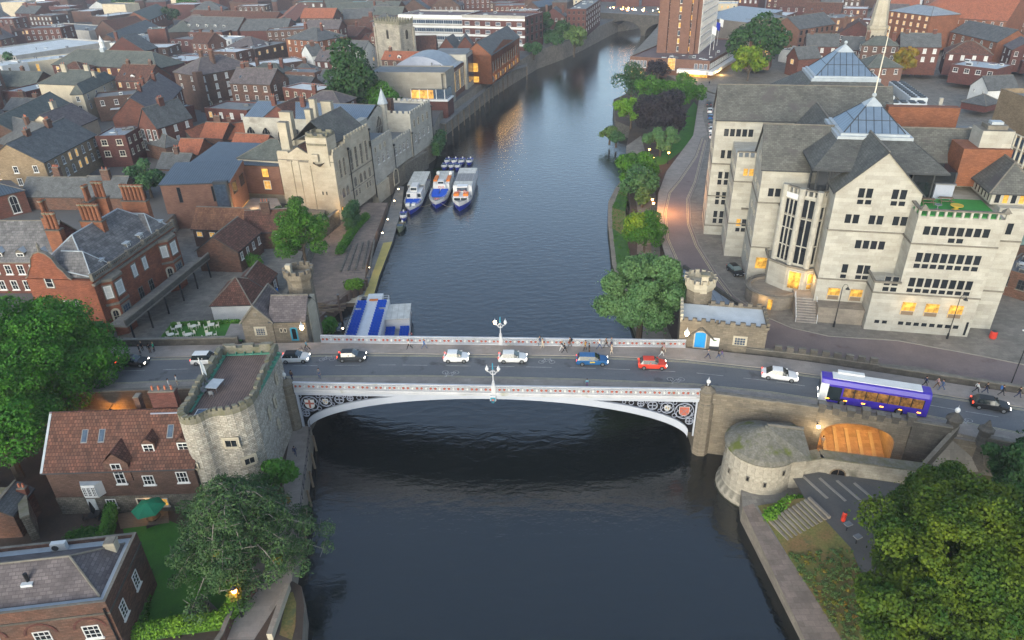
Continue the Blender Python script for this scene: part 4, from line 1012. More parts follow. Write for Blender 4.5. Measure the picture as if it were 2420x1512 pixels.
for a,e,n in (((-6.6,6.9),(-4.4,4.75),4),((-4.4,4.75),(-2,3.45),3),((-2,3.45),(.1,4.9),3),((10.1,-3.6),(21.2,-3.6),10),((-13.1,21.6),(-10.1,21.6),3),((10.1,-3.5),(10.1,0),2)):
 a,e = Vector(a),Vector(e); d = e-a; L = d.length; d.normalize(); zt = 25.4 if a.x > -10 and a.y > 2 and a.y < 20 else 25.9 if a.x > 9 else 26.3
 for i in range(n+1): p = a+d*(L*i/n); g.obox((p.x,p.y,Z(zt)),d,.3,.35,.85,st)
 m = (a+e)/2; g.obox((m.x,m.y,Z(zt)+.85),d,L+.3,.5,.2,'coping')
for x in (10.6,21.1): g.lathe((x,-3.4,Z(26.9)),[(.75,0),(.4,.35),(0,.7)],'coping',4,math.pi/4)
O.add('parapet',g)
# roofs
def gable_roof(x0,x1,y0,y1,ze,rh,ax='x',oh=.3,m='stone_slate'):
 o_ = O.H; O.H = Z(ze); r = O.roof('g'+ax,rh,m,oh=oh,x0=x0,x1=x1,y0=y0,y1=y1,th=.22); O.H = o_; return r
gable_roof(-10,22,10.7,21.5,27.6,5.8,'x'); gable_roof(-16.7,14,32.1,43,30.4,5.2,'x'); gable_roof(-.7,11.1,0,13,27.8,6.,'y',oh=.35)
gable_roof(-3.5,5.5,21,34,29.,4.2,'y')
def hipskirt(x0,x1,y0,y1,ze,sx0,sx1,sy0,sy1,zs,za,hat):
 b = MB(); e = [(x0,y0),(x1,y0),(x1,y1),(x0,y1)]; s = [(sx0,sy0),(sx1,sy0),(sx1,sy1),(sx0,sy1)]
 for i in range(4):
  j = (i+1) % 4; b.face([(*e[i],Z(ze)),(*e[j],Z(ze)),(*s[j],Z(zs)),(*s[i],Z(zs))],'stone_slate')
 b.box(x0,x1,y0,y1,Z(ze)-.25,Z(ze)-.01,'dark_grey'); r = O.add('roof',b)
 b = MB(); b.box(sx0-.3,sx1+.3,sy0-.3,sy1+.3,Z(zs)-.3,Z(zs)+.35,'lead_edge'); b.box(sx0+.2,sx1-.2,sy0+.2,sy1-.2,Z(zs)+.35,Z(zs)+.7,'lead_edge'); b.build('roof_edge',r)
 b = MB(); k = .75; cx,cy = (sx0+sx1)/2,(sy0+sy1)/2; H0 = Z(zs)+.7; H1 = Z(za); q0 = [(sx0+.7,sy0+.7),(sx1-.7,sy0+.7),(sx1-.7,sy1-.7),(sx0+.7,sy1-.7)]
 q1 = [(cx+(x-cx)*(1-k),cy+(y-cy)*(1-k)) for x,y in q0]; zk = H0+(H1-H0)*k
 for i in range(4):
  j = (i+1) % 4; b.face([(*q0[i],H0),(*q0[j],H0),(*q1[j],zk),(*q1[i],zk)],'pyramid_glazing')
  m0 = [tuple(np.array(q0[w])*(.55)+np.array(q1[w])*.45) for w in (i,j)]; zm = H0*.55+zk*.45+.06; b.cyl((*m0[0],zm),(*m0[1],zm),.05,.05,'dark_grey',5)
  b.cyl((*q0[i],H0),(*q1[i],zk),.1,.1,'dark_grey',5)
 p = b.build('glazed_pyramid',r)
 b = MB(); q1 = [(cx+(x-cx)*1.18,cy+(y-cy)*1.18) for x,y in q1]
 for i in range(4): b.face([(*q1[i],zk-.1),(*q1[(i+1) % 4],zk-.1),(cx,cy,H1)],'lead_edge')
 b.face([(*x,zk-.1) for x in q1[::-1]],'lead_edge'); b.ell((cx,cy,H1+.25),(.35,.35,.35),'lead_edge',8,6); b.build('pyramid_cap',p)
 return cx,cy
cx,cy = hipskirt(-4.,15.,2.6,29.,30.2,.6,11.,10.6,21.6,33.,38.3,1)
f = MB(); f.cyl((cx,cy,Z(38.6)),(cx+.1,cy,Z(48.5)),.11,.05,'cream_paint',8); O.add('flagpole',f)
hipskirt(-4,20,40,66,30.5,1.8,14.,46.5,58.5,35.2,41.2,1)
b = MB(); b.prism([(-3,9),(-2.6,5.4),(.8,4.2),(.8,9)],Z(25.4),Z(30),'glass'); O.add('glazed_lounge',b); b = MB(); b.box(10.5,16.5,4.4,9,Z(25.9),Z(30),'glass')
for x,y in ((-3,8.5),(-2.6,5.4),(-1.,4.8),(.7,4.2),(10.6,4.35),(13.5,4.35),(16.4,4.35)): b.box(x-.1,x+.1,y-.12,y+.1,Z(25.4),Z(30),'dark_grey')
O.add('glazed_lounge',b)
b = MB(); b.box(10.2,20.6,-3.4,4.2,Z(25.9),Z(26.02),'turf'); O.add('roof_lawn',b)
b = MB(); b.box(20.4,26.,.8,13.5,Z(26.6),Z(28.4),'office_stone'); O.add('wall',b)
for i in range(5): owin('F',21.2+i*1.05,26.8,28.2,w=.75,y=.8,lit='lit_yellow' if i % 2 else None)
for i in range(9): owin('L',1.8+i*1.2,26.8,28.2,w=.7,x=20.4)
O.H = Z(28.4); O.roof('hy',3.6,'stone_slate',oh=.7,x0=20.4,x1=26,y0=.8,y1=13.5)
b = MB(); b.box(17.6,24.2,7.5,13,Z(27),Z(32.7),'orange_brick'); b.box(12,23.5,29,31,Z(27),Z(34),'orange_brick'); b.box(24.,27,18,30,Z(20),Z(29.5),'orange_brick'); O.add('brick_wall',b)
b = MB(); b.prism([(19.8,8.4),(24.1,8.4),(24.1,12.6),(19.8,12.6)],Z(32.7),Z(35.2),st,'coping'); b.box(20.6,23.3,9.2,11.8,Z(35.2),Z(35.8),'coping'); b.box(21.2,22.8,9.8,11.2,Z(35.8),Z(36.2),'lead_edge'); O.add('chimney_stack',b)
b = MB(); b.box(12,27,22,33,Z(29.5),Z(30.1),'felt'); b.box(14.5,15.1,22.2,32,Z(30.1),Z(30.2),'white_roof'); b.box(13,26,24,24.5,Z(30.1),Z(30.2),'white_roof'); O.add('flat_roof',b)
for k,(x0,y0,x1,y1) in enumerate(((12.5,35,20,37.2),(13.,41,16,55),(18.5,40,21.5,56))):
 b = MB(); b.box(x0,x1,y0,y1,Z(31.5),Z(33.4),'white_roof')
 nx_,ny_ = max(2,round((x1-x0)/1.4)),max(2,round((y1-y0)/1.5))
 for i in range(nx_):
  for j in range(ny_): b.cyl((x0+(i+.5)*(x1-x0)/nx_,y0+(j+.5)*(y1-y0)/ny_,Z(33.4)),(x0+(i+.5)*(x1-x0)/nx_,y0+(j+.5)*(y1-y0)/ny_,Z(33.6)),.55,.55,'dark_grey',10)
 O.add('chiller_unit',b)
for x0,x1,y0,z in ((24.5,27,26,31.5),(21.8,24.4,34.8,34.5)):
 b = MB()
 for k in range(5): b.box(x0,x1-k*.5,y0,y0+.6,Z(28)+k*(z-28)/5,Z(28)+(k+1)*(z-28)/5,'pale_stone')
 O.add('gable_stub',b)
b = MB(); b.box(21.3,30,14,60,0,Z(27),'modern_brick'); O.add('rear_wing',b)
# entrance stairs and round podium
b = MB()
for k in range(10): b.box(-3.4,-.3,-3.2+k*.38,4,Z(7)+k*.28,Z(7)+(k+1)*.28,'paving')
b.box(-.3,6.5,-2.6,0,0,Z(9.7),'quay_stone'); s = O.add('entrance_stairs',b)
b = MB(); b.lathe((-6.4,4.6,0),[(4.3,0),(4.3,2.3),(3.6,2.5),(3.6,2.0),(0,2.0)],'quay_stone',20); b.lathe((-6.4,4.6,0),[(4.5,2.3),(4.5,2.55),(4.1,2.55)],'coping',20); O.add('podium',b)
for x in (-3.45,-.25):
 h = MB(); h.cyl((x,-3.1,.9),(x,.6,3.7),.05,.05,'boat_white',6); h.cyl((x,-3.1,0),(x,-3.1,.9),.04,.04,'boat_white',6); h.cyl((x,.6,2.7),(x,.6,3.7),.04,.04,'boat_white',6); h.build('handrail',s)
lx = O.toworld(-8.4,.45); b = MB(); b.prism([(-8.1,.9),(-6.9,.1),(-6.6,.6),(-7.8,1.4)],.15,1.9,'lit_yellow'); O.add('basement_door',b)
for (x,y,z,pw) in ((-1.2,2.2,5.3,60),(-4,2.6,5,60),(-8.6,-.2,2.,60),(12,-5,5,40),(18,-5,5,40)):
 p = O.toworld(x,y,z); lamp(p,pw,(1.,.6,.2),.4,'entrance_light')
for k,(x,y) in enumerate(((12.5,1.5),(15.2,2.4),(13.2,-.8))):
 p = O.toworld(x,y,Z(26.03))
 t = thing('picnic_table' if k < 2 else 'round_table',('pale wooden picnic table at the left on the green roof terrace','pale wooden picnic table at the middle of the green roof terrace','small grey round table near the rim of the green roof terrace')[k],'table',p,O.rz)
 b = MB()
 if k < 2: b.box(-.9,.9,-.4,.4,.7,.76,'timber'); b.build('table_top',t); b = MB(); b.box(-.9,.9,-.85,-.6,.42,.47,'timber'); b.box(-.9,.9,.6,.85,.42,.47,'timber'); b.build('bench',t); b = MB(); [b.cyl((sx*.7,-.7,0),(sx*.7,.2,.7),.05,.05,'timber',5) and b.cyl((sx*.7,.7,0),(sx*.7,-.2,.7),.05,.05,'timber',5) for sx in (-1,1)]; b.build('leg_frame',t)
 else: b.cyl((0,0,.68),(0,0,.74),.5,.5,'mid_grey',14); b.build('table_top',t); b = MB(); b.cyl((0,0,0),(0,0,.68),.06,.06,'mid_grey',6); b.cyl((0,0,0),(0,0,.05),.3,.3,'mid_grey',10); b.build('leg',t)
p = O.toworld(15.6,-.9,Z(26.03)); t = thing('cable_reel_table','yellow cable reel table on the green roof terrace','table',p); b = MB(); b.cyl((0,0,.7),(0,0,.8),.85,.85,'crane_yellow',16); b.build('table_top',t); b = MB(); b.cyl((0,0,0),(0,0,.08),.6,.6,'crane_yellow',14); b.cyl((0,0,.08),(0,0,.7),.3,.3,'crane_yellow',10); b.build('drum',t)
p = O.toworld(15.2,4.0,Z(26.)); t = thing('rooftop_shed','grey blue shed at the back of the green roof terrace','shed',p,O.rz); b = MB(); b.box(-1.3,1.3,0,2.2,0,2.2,'bridge_blue'); b.build('wall',t); b = MB(); b.box(-1.45,1.45,-.15,2.35,2.2,2.35,'mid_grey'); b.build('roof',t)
# ================================================================ medieval riverside tower
t = thing('medieval_tower','tall pale rubble stone tower with flat decked roof beside the bridge','tower',(-34,70,0)); LT = t
tp = [(-31.0,79.3),(-30.8,71.6),(-30.3,67.3),(-31.2,65.6),(-32.6,64.7),(-34.3,64.7),(-35.,64.2),(-35.5,63.4),(-36.6,62.9),(-37.8,63.5),(-38.4,64.8),(-38.1,66.6),(-38.5,70.),(-38.6,79.)]
def chaikin(P_,k):
 for _ in range(k):
  Q = []
  for i in range(len(P_)):
   a,c = P_[i],P_[(i+1) % len(P_)]
   if i in (0,len(P_)-2,len(P_)-1) and _ == 0: Q += [a] if i else [a,(a[0]*.05+c[0]*.95,a[1]*.05+c[1]*.95)]; continue
   Q += [(a[0]*.75+c[0]*.25,a[1]*.75+c[1]*.25),(a[0]*.25+c[0]*.75,a[1]*.25+c[1]*.75)]
  P_ = Q
 return P_
t0_ = tp; tl0 = [(x+34,y-70) for x,y in tp]; tp = chaikin(tp,1); tl = [(x+34,y-70) for x,y in tp]
b = MB(); n = len(tl)
tb = [(x*1.015+.05,y*1.03) for x,y in tl]
for i in range(n):
 j = (i+1) % n
 for (z0,z1,A_,B_) in ((2,8,0,.5),(8,15.2,.5,1)):
  L_ = lambda k,f: (tb[k][0]*(1-f)+tl[k][0]*f,tb[k][1]*(1-f)+tl[k][1]*f)
  b.face([(*L_(i,A_),z0),(*L_(i,B_),z1),(*L_(j,B_),z1),(*L_(j,A_),z0)],'tower_stone')
b.build('wall',t)
b = MB(); inn = [(x*.86,y*.93) for x,y in tl]
for i in range(n):
 j = (i+1) % n; d = Vector((tl[j][0]-tl[i][0],tl[j][1]-tl[i][1])); L = d.length; k = max(1,round(L/2.4))
 b.face([(*tl[i],15.2),(*tl[i],15.9),(*tl[j],15.9),(*tl[j],15.2)],'moss_stone'); b.face([(*inn[j],14.6),(*inn[j],15.9),(*inn[i],15.9),(*inn[i],14.6)],'moss_stone'); b.face([(*tl[i],15.9),(*inn[i],15.9),(*inn[j],15.9),(*tl[j],15.9)],'moss_stone')
 for m_ in range(k):
  f0,f1 = (m_+.18)/k,(m_+.8)/k
  P4 = [tuple(np.array(a)*(1-f)+np.array(c)*f) for a,c,f in ((tl[i],tl[j],f0),(tl[i],tl[j],f1),(inn[i],inn[j],f1),(inn[i],inn[j],f0))]
  b.prism(P4,15.9,16.25,'moss_stone')
b.build('battlement',t)
b = MB(); b.sheet([(x*.87,y*.94,14.9) for x,y in tl],'deck_timber'); b.build('roof_deck',t)
g = MB()
for pa,w_ in (([(-3.75,7.9),(-3.6,0.),(-3.55,-4.2)],.35),([(3.35,8.3),(3.3,1.8),(3.25,-2)],.5),([(-3.7,8.2),(3.3,8.4)],.35)):
 for a,e in zip(pa[:-1],pa[1:]):
  d = Vector((e[0]-a[0],e[1]-a[1])); L = d.length; d.normalize(); g.obox(((a[0]+e[0])/2,(a[1]+e[1])/2,14.95),d,L,w_,.12,'verdigris')
  for k in range(int(L/1.1)): p = Vector(a)+d*(k*1.1+.3); g.obox((p.x,p.y,15.0),d,.08,w_,.35,'verdigris')
g.build('gutter',t)
for f_,(a,e),u,z,w_,h_ in ((0,(4,5),.35,10.7,1.5,1.15),(0,(3,4),.5,7.7,1.3,1.05),(0,(8,9),.4,9.,.35,.6),(1,(0,1),.45,12,.6,1.3),(1,(0,1),.75,10.,.6,1.3),(1,(1,2),.2,10.3,.6,1.2),(1,(0,1),.82,7.,.5,1.1)):
 a_,e_ = Vector(tl0[a]),Vector(tl0[e]); d = (a_-e_).normalized(); p = a_*(1-u)+e_*u; nrm = Vector((d.y,-d.x)); s_ = 1+.05*(1-(z-2)/13.2)*.0
 p = p*(1+.02*(1-(z-2)/13.2)) + nrm*.1
 me = win(w_,h_,'cream_stone','glass',2 if w_ > 1 else 1,1,'cream_stone',0,.1,surround='cream_stone',depth=.12,sw=.25)
 place('window',me,t,(p.x,p.y,z),math.atan2(d.y,d.x))
g = MB(); g.tube([(-1.3,-5.55,14.9),(-1.25,-5.7,9),(-1.2,-5.8,3)],.13,'black_iron',6); g.box(-1.6,-1.,-5.85,-5.35,14.7,15.2,'black_iron'); g.build('downpipe',t)
g = MB(); g.box(-2.75,-1.55,-5.0,-3.9,14.95,15.2,'white_paint'); g.box(-2.6,-1.7,-4.85,-4.05,15.2,15.26,'glass_blue'); g.build('skylight',t)
b = MB(); g = MB(); g.cyl((-3.9,1.6,15),(-4.35,2.4,18.3),.06,.04,'boat_white',6); g.build('flagpole',t); b.face([(-4.32,2.4,18.2),(-4.05,1.9,16.6),(-3.65,2.,15.9),(-3.85,2.3,17.2)],'lead_edge'); b.build('flag',t)
tt = thing('roof_table','pale rectangular table standing on the decked roof of the medieval tower','table',(-36.3,70.6,14.92),rad(-8)); b = MB(); b.box(-.75,.75,-1.,1.,.72,.78,'lead_edge'); b.build('table_top',tt)
for x in (-.65,.65):
 for y in (-.9,.9): b = MB(); b.cyl((x,y,0),(x,y,.72),.035,.035,'mid_grey',5); b.build('leg',tt)
def chairmesh(m1,name='seat'):
 b = MB(); b.box(-.24,.24,-.24,.24,.4,.46,m1); s = b.mesh('seat'); b = MB(); b.box(-.24,.24,.2,.25,.46,.9,m1); k = b.mesh('backrest'); b = MB(); b.box(-.02,.02,-.02,.02,0,.4,m1); return s,k,b.mesh('leg')
def chair(loc,rz,label,ms,group,nm='garden_chair'):
 t_ = thing(nm,label,'chair',loc,rz,group); place('seat',ms[0],t_); place('backrest',ms[1],t_)
 for x in (-.21,.21):
  for y in (-.2,.2): place('leg',ms[2],t_,(x,y,0))
 return t_
cm = chairmesh('mid_grey')
for i,(x,y,r,w_) in enumerate(((-37.4,71.6,90,'beside the left edge, farthest back'),(-37.5,70.6,80,'beside the middle of the table'),(-37.3,69.6,60,'at the front left corner of the table'),(-36.2,69.,190,'in front of the table'))): chair((x,y,14.92),rad(r),'grey metal chair on the tower roof ' + w_,cm,'metal chairs on the tower roof')
# ================================================================ gatehouse lodges at the bridge ends
def crenel_ring(s,c,r,z,n,m,hm=.6,th=.35,name='battlement'):
 b = MB(); b.lathe((c[0],c[1],z),[(r-.2,-.9),(r,-.4),(r+.15,-.3),(r+.15,.5),(r-.25,.5),(r-.25,-.1),(0,-.1)],m,8,math.pi/8)
 for i in range(n): a = 2*math.pi*i/n; b.obox((c[0]+(r-.05)*math.cos(a),c[1]+(r-.05)*math.sin(a),z+.5),(-math.sin(a),math.cos(a)),2*math.pi*r/n*.58,.42,hm,m,'coping')
 return s.add(name,b)
L1 = Bd('toll_lodge','small yellow stone gatehouse lodge with octagonal turret left of the bridge',(10,-150+130,210),(10,500,205),6.5,9.,5.5,'brown_stone');
L1.root.location = (-40.6,91.7,5.5); L1.root.rotation_euler = (0,0,rad(-1.5)); L1.org = Vector((-40.6,91.7,5.5)); L1.ux = Vector((math.cos(rad(-1.5)),math.sin(rad(-1.5)),0)); L1.uy = Vector((-L1.ux.y,L1.ux.x,0)); L1.W = 9.8; L1.H = 7.3; L1.D = 6.
b = MB(); b.box(0,4.6,0,6.5,0,6.9,'brown_stone'); b.box(4.6,9.6,.15,6,0,6.9,'brown_stone'); b.face([(0,0,6.9),(4.6,0,6.9),(2.3,0,9.6)],'brown_stone'); b.box(9.0,9.7,2,6,0,8.5,'cream_stone'); L1.add('wall',b)
L1.roof('gy',2.7,'slate_purple',x0=0,x1=4.6,y0=0,y1=7,H=6.9,oh=.25,verge=1); L1.roof('gx',2.7,'slate_purple',x0=4.2,x1=9.5,y0=.15,y1=6.2,H=6.9,oh=.2)
place('window',win(1.5,1.3,'cream_stone','glass_blue',4,4,'coping',0,.1,surround='cream_stone'),L1.root,(2.6,0,4.6)); place('window',win(.45,.7,'cream_stone','glass',1,1,None),L1.root,(5.7,.15,5.)); place('window',win(.45,.7,'cream_stone','glass',1,1,None),L1.root,(6.3,.15,5.))
place('door',win(1.1,2.3,'teal_door','void',1,1,None,.5,.22,surround='coping',depth=.1),L1.root,(7.6,.15,3.55))
b = MB(); b.lathe((2.3,-.04,8.3),[(.01,0)],'coping',3) if False else b.cyl((2.3,-.06,8.2),(2.3,.02,8.2),.3,.3,'coping',12); L1.add('roundel',b)
b = MB(); b.lathe((7.3,7.6,0),[(2.05,0),(1.95,10.6)],'brown_stone',8,math.pi/8); b.lathe((7.3,7.6,0),[(1.4,11.),(0,11.1)],'lead_edge',8); b.box(5.6,6.4,6.8,7.6,10.4,13.,'cream_stone'); L1.add('turret',b); crenel_ring(L1,(7.3,7.6),2.2,11.3,12,'brown_stone')
L2 = Bd.__new__(Bd); L2 = frame('toll_lodge','yellow stone gatehouse lodge with flat battlemented roof and octagonal turret right of the bridge',(24.3,87.3),-13,12,6,8.4,4.5,'brown_stone')
b = MB(); b.box(0,12,0,6,0,8.4,'brown_stone'); b.box(.2,11.8,.2,5.8,8.4,8.46,'white_roof'); L2.add('wall',b)
b = MB()
L2.battlement([(.1,.1),(5,.1),(5.1,-.15),(12,-.15),(11.9,5.9),(4,5.9)],8.3,'brown_stone',h=.45,mer=.6,gap=.6,th=.35,par=.45)
L2.battlement([(.1,.1),(.1,5.9)],8.3,'cream_stone',h=.45,mer=.5,gap=.5,par=.8)
b.prism([(2.1,-.1),(5,-.1),(3.55,-.1)],0,.01,'coping') if False else None
for sx in (-1,1): b.cyl((3.+sx*1.9,-.06,6.),(3.,-.06,7.8),.16,.16,'dark_stone',5)
L2.add('gable_trim',b)
place('door',win(1.5,2.5,'blue_door','blue_door',2,1,None,.25,.1,surround='cream_stone',depth=.08),L2.root,(3.,0,4.5))
place('window',win(1.6,1.3,'cream_stone','glass_blue',4,3,'coping',0,.1,surround='cream_stone'),L2.root,(8.5,-.02,5.4))
b = MB(); b.box(4.4,5.7,-.12,-.03,4.9,6.3,'white_paint'); b.box(4.35,5.75,-.1,-.02,4.4,4.9,'dark_grey'); b.ell((5.05,-.13,5.9),(.3,.03,.1),'grass_lawn',10,4); L2.add('notice_board',b)
b = MB(); b.lathe((2.6,8.,0),[(2.1,0),(2.0,10.4)],'brown_stone',8,math.pi/8); b.lathe((2.6,8.,0),[(1.5,10.8),(0,10.95)],'lead_edge',8); b.box(2.6,3.6,6.,6.8,10.2,13.1,'cream_stone'); b.box(2.4,3.8,5.8,7.,13.1,13.35,'moss_stone'); L2.add('turret',b); crenel_ring(L2,(2.6,8.),2.25,11.2,14,'cream_stone')
# triangular lean-to behind the right lodge
t = thing('lean_to_building','low triangular building with ribbed lead roof squeezed behind the right lodge','building',(0,0,0)); tri = [W((1616,630),11.),W((1812,765),11.),W((1790,768),11.),W((1690,745),11.),W((1610,700),11.)]
b = MB(); b.prism([(p.x,p.y) for p in tri],3,10.8,'brown_stone','lead'); b.build('wall',t)
b = MB()
for a,e in zip(tri[:1]+tri[1:2],tri[1:2]+tri[2:3]):
 d = Vector((e.x-a.x,e.y-a.y)); L = d.length; d.normalize(); b.obox(((a.x+e.x)/2,(a.y+e.y)/2,10.6),d,L,.45,.75,'dark_stone')
b.build('parapet',t)
b = MB(); c_ = W((1803,805),9.); b.cyl((c_.x-.2,c_.y+1.1,9.3),(c_.x-.2,c_.y+.9,9.3),.8,.8,'void',16); b.build('round_opening',t)
# ================================================================ water tower, right bank south
t = thing('round_tower','low round medieval stone tower with mossy conical slab roof on the right quay','tower',(30.4,67.3,0)); n = 20
b = MB(); b.lathe((0,0,-1),[(4.9,0),(4.75,1.5),(4.3,2.4),(4.15,8.)],'old_drum',28); b.prism([(-.5,-3.4),(4.4,-3.1),(4.6,3.5),(0,4)],-1,6.9,'old_drum'); b.build('wall',t)
b = MB(); b.lathe((0,0,0),[(4.4,6.7),(4.45,6.9),(4.1,7.3),(.3,9.35),(0,9.4)],'mossy_slab',28); b.face([(0,0,9.6),(-.3,-4.1,7.),(4.8,-3.6,7.),(4.9,.3,8.6)],'mossy_slab'); b.face([(0,0,9.6),(4.9,.3,8.6),(4.9,3.9,7.),(0,4.2,7.)],'mossy_slab'); b.face([(4.8,-3.6,7),(4.9,3.9,7),(4.9,.3,8.6)],'old_drum'); b.cyl((.4,.2,9.5),(4.9,.3,8.7),.22,.22,'coping',6); b.build('roof',t)
b = MB(); b.lathe((0,0,-1),[(5.0,-.3),(4.98,1.1)],'wet_stone',24); b.build('tide_band',t)
for a,z in ((200,3.5),(235,4.),(262,3.6),(178,5.5),(290,5.2)):
 place('window',win(.4,.7,'coping','void',1,1,None,0,.06),t,(4.33*math.cos(rad(a)),4.33*math.sin(rad(a)),z),rad(a+90))
wallthing('stone_wall','weathered battlemented city wall stretching right from the round tower',[(34.6,65.4),(37.2,65.9),(48.6,62.9),(53,61.6)],2.,[6.,6.,5.4],th=1.5,m='old_drum',cop='moss_stone')
t = thing('wall_gate','dark arched gateway with timber frame in the city wall by the yard','gate',(39.2,64.55,2.3),-.25); place('opening',win(1.9,2.6,'timber','void',2,1,None,1.,.14,surround='old_drum',depth=.12,sw=.3),t)
# ================================================================ red tiled riverside house
H1 = frame('tiled_house','long brown brick house with red pantile roof, dormers and white windows left of the tower',(-54.6,62.6),0.3,17.2,9.6,6.7,2.8,'brown_brick','house')
H1.walls('gx',4.6); b = MB(); b.box(-.06,17.26,-.07,.5,0,2.6,'rubble'); H1.add('plinth',b); H1.roof('gx',4.6,'pantile_dark',oh=.3,ridge='pantile_dark',verge=0)
b = MB(); b.face([(-.35,-.3,6.62),(-.05,-.3,6.66),(-.05,4.8,11.62),(-.35,4.8,11.6)],'lead_edge'); H1.add('verge_strip',b)
for x,y in ((4.2,2.1),(6.2,2.1),(14.2,2.3)): H1.skylight(x,y,'gx',4.6,.75,1.6)
H1.dormer(12.,1.35,7.9,w=1.5,h=1.3,rise=.8,depth=1.5,rm='pantile_dark',cheek='old_brick'); H1.dormer(16.,1.4,7.95,w=1.5,h=1.3,rise=.8,depth=1.5,rm='pantile_dark',cheek='old_brick')
b = MB(); b.box(7.1,9.9,-.12,3,5.,7.7,'old_brick'); b.face([(7.1,-.12,7.7),(9.9,-.12,7.7),(8.5,-.12,9.)],'old_brick'); d = H1.add('wall_dormer',b)
r_ = MB(); r_.face([(6.9,3.6,7.7),(6.9,-.3,7.7),(8.5,-.3,9.3),(8.5,4.6,9.3)],'pantile_dark'); r_.face([(10.1,-.3,7.7),(10.1,3.6,7.7),(8.5,4.6,9.3),(8.5,-.3,9.3)],'pantile_dark'); r_.build('dormer_roof',d)
place('window',win(1.15,3.,'white_paint','glass',2,4,'white_paint'),H1.root,(8.5,-.13,4.6))
for x,z,w_,h_ in ((11.6,4.2,1.3,1.4),(15.6,4.4,1.3,1.6),(12.4,.9,1.3,1.2),(6.3,.9,1.2,1.3)): place('window',win(w_,h_,'white_paint','lit' if z < 1 and x > 12 else 'glass',3,2,'white_paint'),H1.root,(x,0 if z > 2 else -.08,z))
b = MB(); b.prism([(3.5,0),(6.1,0),(5.6,-.75),(4.,-.75)],3.1,5.0,'white_paint','lead_edge'); d = H1.add('bay_window',b)
for i in range(3): place('window_pane',win(.5,1.4,'white_paint','glass',2,4,None),d,(4.27+i*.53,-.76,3.35))
b = MB(); b.box(3.5,4.5,-.12,-.06,.1,2.3,'white_door'); H1.add('door',b); b = MB(); b.box(9.3,11.2,-.14,-.06,.1,2.2,'cream_paint'); b.box(9.5,10.4,-.17,-.14,.2,2.1,'void'); b.box(10.5,11.1,-.17,-.14,.9,2.,'lit_warm'); H1.add('door',b)
ch = H1.chimney(13.2,5.6,7.1,w=3.,d=.9,m='dark_red_brick',pots=4); b = MB(); b.box(11.6,14.8,4.4,4.9,11.1,11.25,'bridge_blue'); b.build('flashing',ch); H1.chimney(.55,6.5,5.8,w=.6,d=.9,m='old_brick',pots=0)
lamp(H1.toworld(10.8,-.8,1.9),25,(1.,.55,.2),.2);
p = W((9,1105,765),7.6); t = thing('wall_lamp','hooded wall lamp throwing orange light on the road wall behind the tiled house','lamp',(p.x+.3,76.6,7.6)); b = MB(); b.lathe((0,0,0),[(.3,0),(.1,.45),(0,.5)],'black_iron',8); b.build('hood',t); b = MB(); b.ell((0,0,-.05),(.14,.14,.14),'lamp_orange',8,6); b.build('bulb',t); b = MB(); b.cyl((0,0,.4),(0,.9,.5),.05,.05,'black_iron',5); b.build('bracket',t)
lamp((p.x+.3,76.3,7.2),300,(1.,.33,.03),.15); lamp((p.x+3.5,76.0,6.3),60,(1.,.4,.08),.15)
# ================================================================ slate roofed brick hall, bottom left
H2 = Bd('brick_hall','large brown brick hall with grey slate roof filling the bottom left corner',(13,0,1310),(13,1010,1190),8.5,10.,2.8,'old_brick'); p = H2.org-H2.ux*14; H2.root.location = p; H2.org = p; H2.W += 14
H2.walls(); H2.roof('flat',.55,'lead_edge'); H2.roof('hx',2.3,'slate_purple',x0=.9,x1=H2.W-.9,y0=1.,y1=H2.D-1.,H=H2.H+.15,oh=0)
for x,z in ((H2.W-2.2,1.6),(H2.W-6.5,1.6),(H2.W-10.8,1.6)): H2.putwin('F',x,z+1.6,win(1.5,1.7,'white_paint','glass',3,3,'white_paint'),1.5,1.7)
for u in (1.9,5.4): H2.putwin('R',u,3.4,win(1.1,1.9,'white_paint','glass',2,4,'white_paint'),1.1,1.9)
b = MB(); b.box(-.05,H2.W+.08,-.09,.0,H2.H-1.,H2.H-.8,'dark_stone'); b.box(H2.W,H2.W+.09,0,H2.D,H2.H-1.,H2.H-.8,'dark_stone')
for c_ in (H2.W-2.2,H2.W-6.5,H2.W-10.8):
 for i in range(10): a0,a1 = math.pi*i/10,math.pi*(i+1)/10; b.face([(c_+1.5*math.cos(a0),-.06,4.6+1.4*math.sin(a0)),(c_+1.25*math.cos(a0),-.06,4.6+1.2*math.sin(a0)),(c_+1.25*math.cos(a1),-.06,4.6+1.2*math.sin(a1)),(c_+1.5*math.cos(a1),-.06,4.6+1.4*math.sin(a1))],'dark_red_brick')
H2.add('brick_band',b); b = MB(); b.cyl((H2.W-.3,-.15,0),(H2.W-.3,-.15,H2.H-.2),.09,.09,'black_iron',6); H2.add('downpipe',b)
H2.chimney(H2.W-1.6,H2.D-1.9,1.7,w=.9,d=.9,m='cream_stone',pots=0,z0=H2.H); b = MB(); b.box(15.4,16.8,H2.D-1.1,H2.D-.6,H2.H+.15,H2.H+1.1,'white_roof'); b.cyl((15.8,H2.D-1.13,H2.H+.6),(15.8,H2.D-1.1,H2.H+.6),.33,.33,'dark_grey',12); H2.add('air_conditioner',b)
b = MB(); b.box(15.1,16.1,2.3,3.3,H2.H+1.,H2.H+1.35,'white_roof'); b.cyl((15.6,2.8,H2.H+1.3),(15.6,2.8,H2.H+2.3),.18,.18,'black_iron',8); H2.add('flue',b)
H3 = Bd('brick_annexe','brick building with slate roof and a glowing round window behind the bottom left hall',(13,-300,900),(13,10,745),(13,335,300),8.2,2.8,'old_brick')
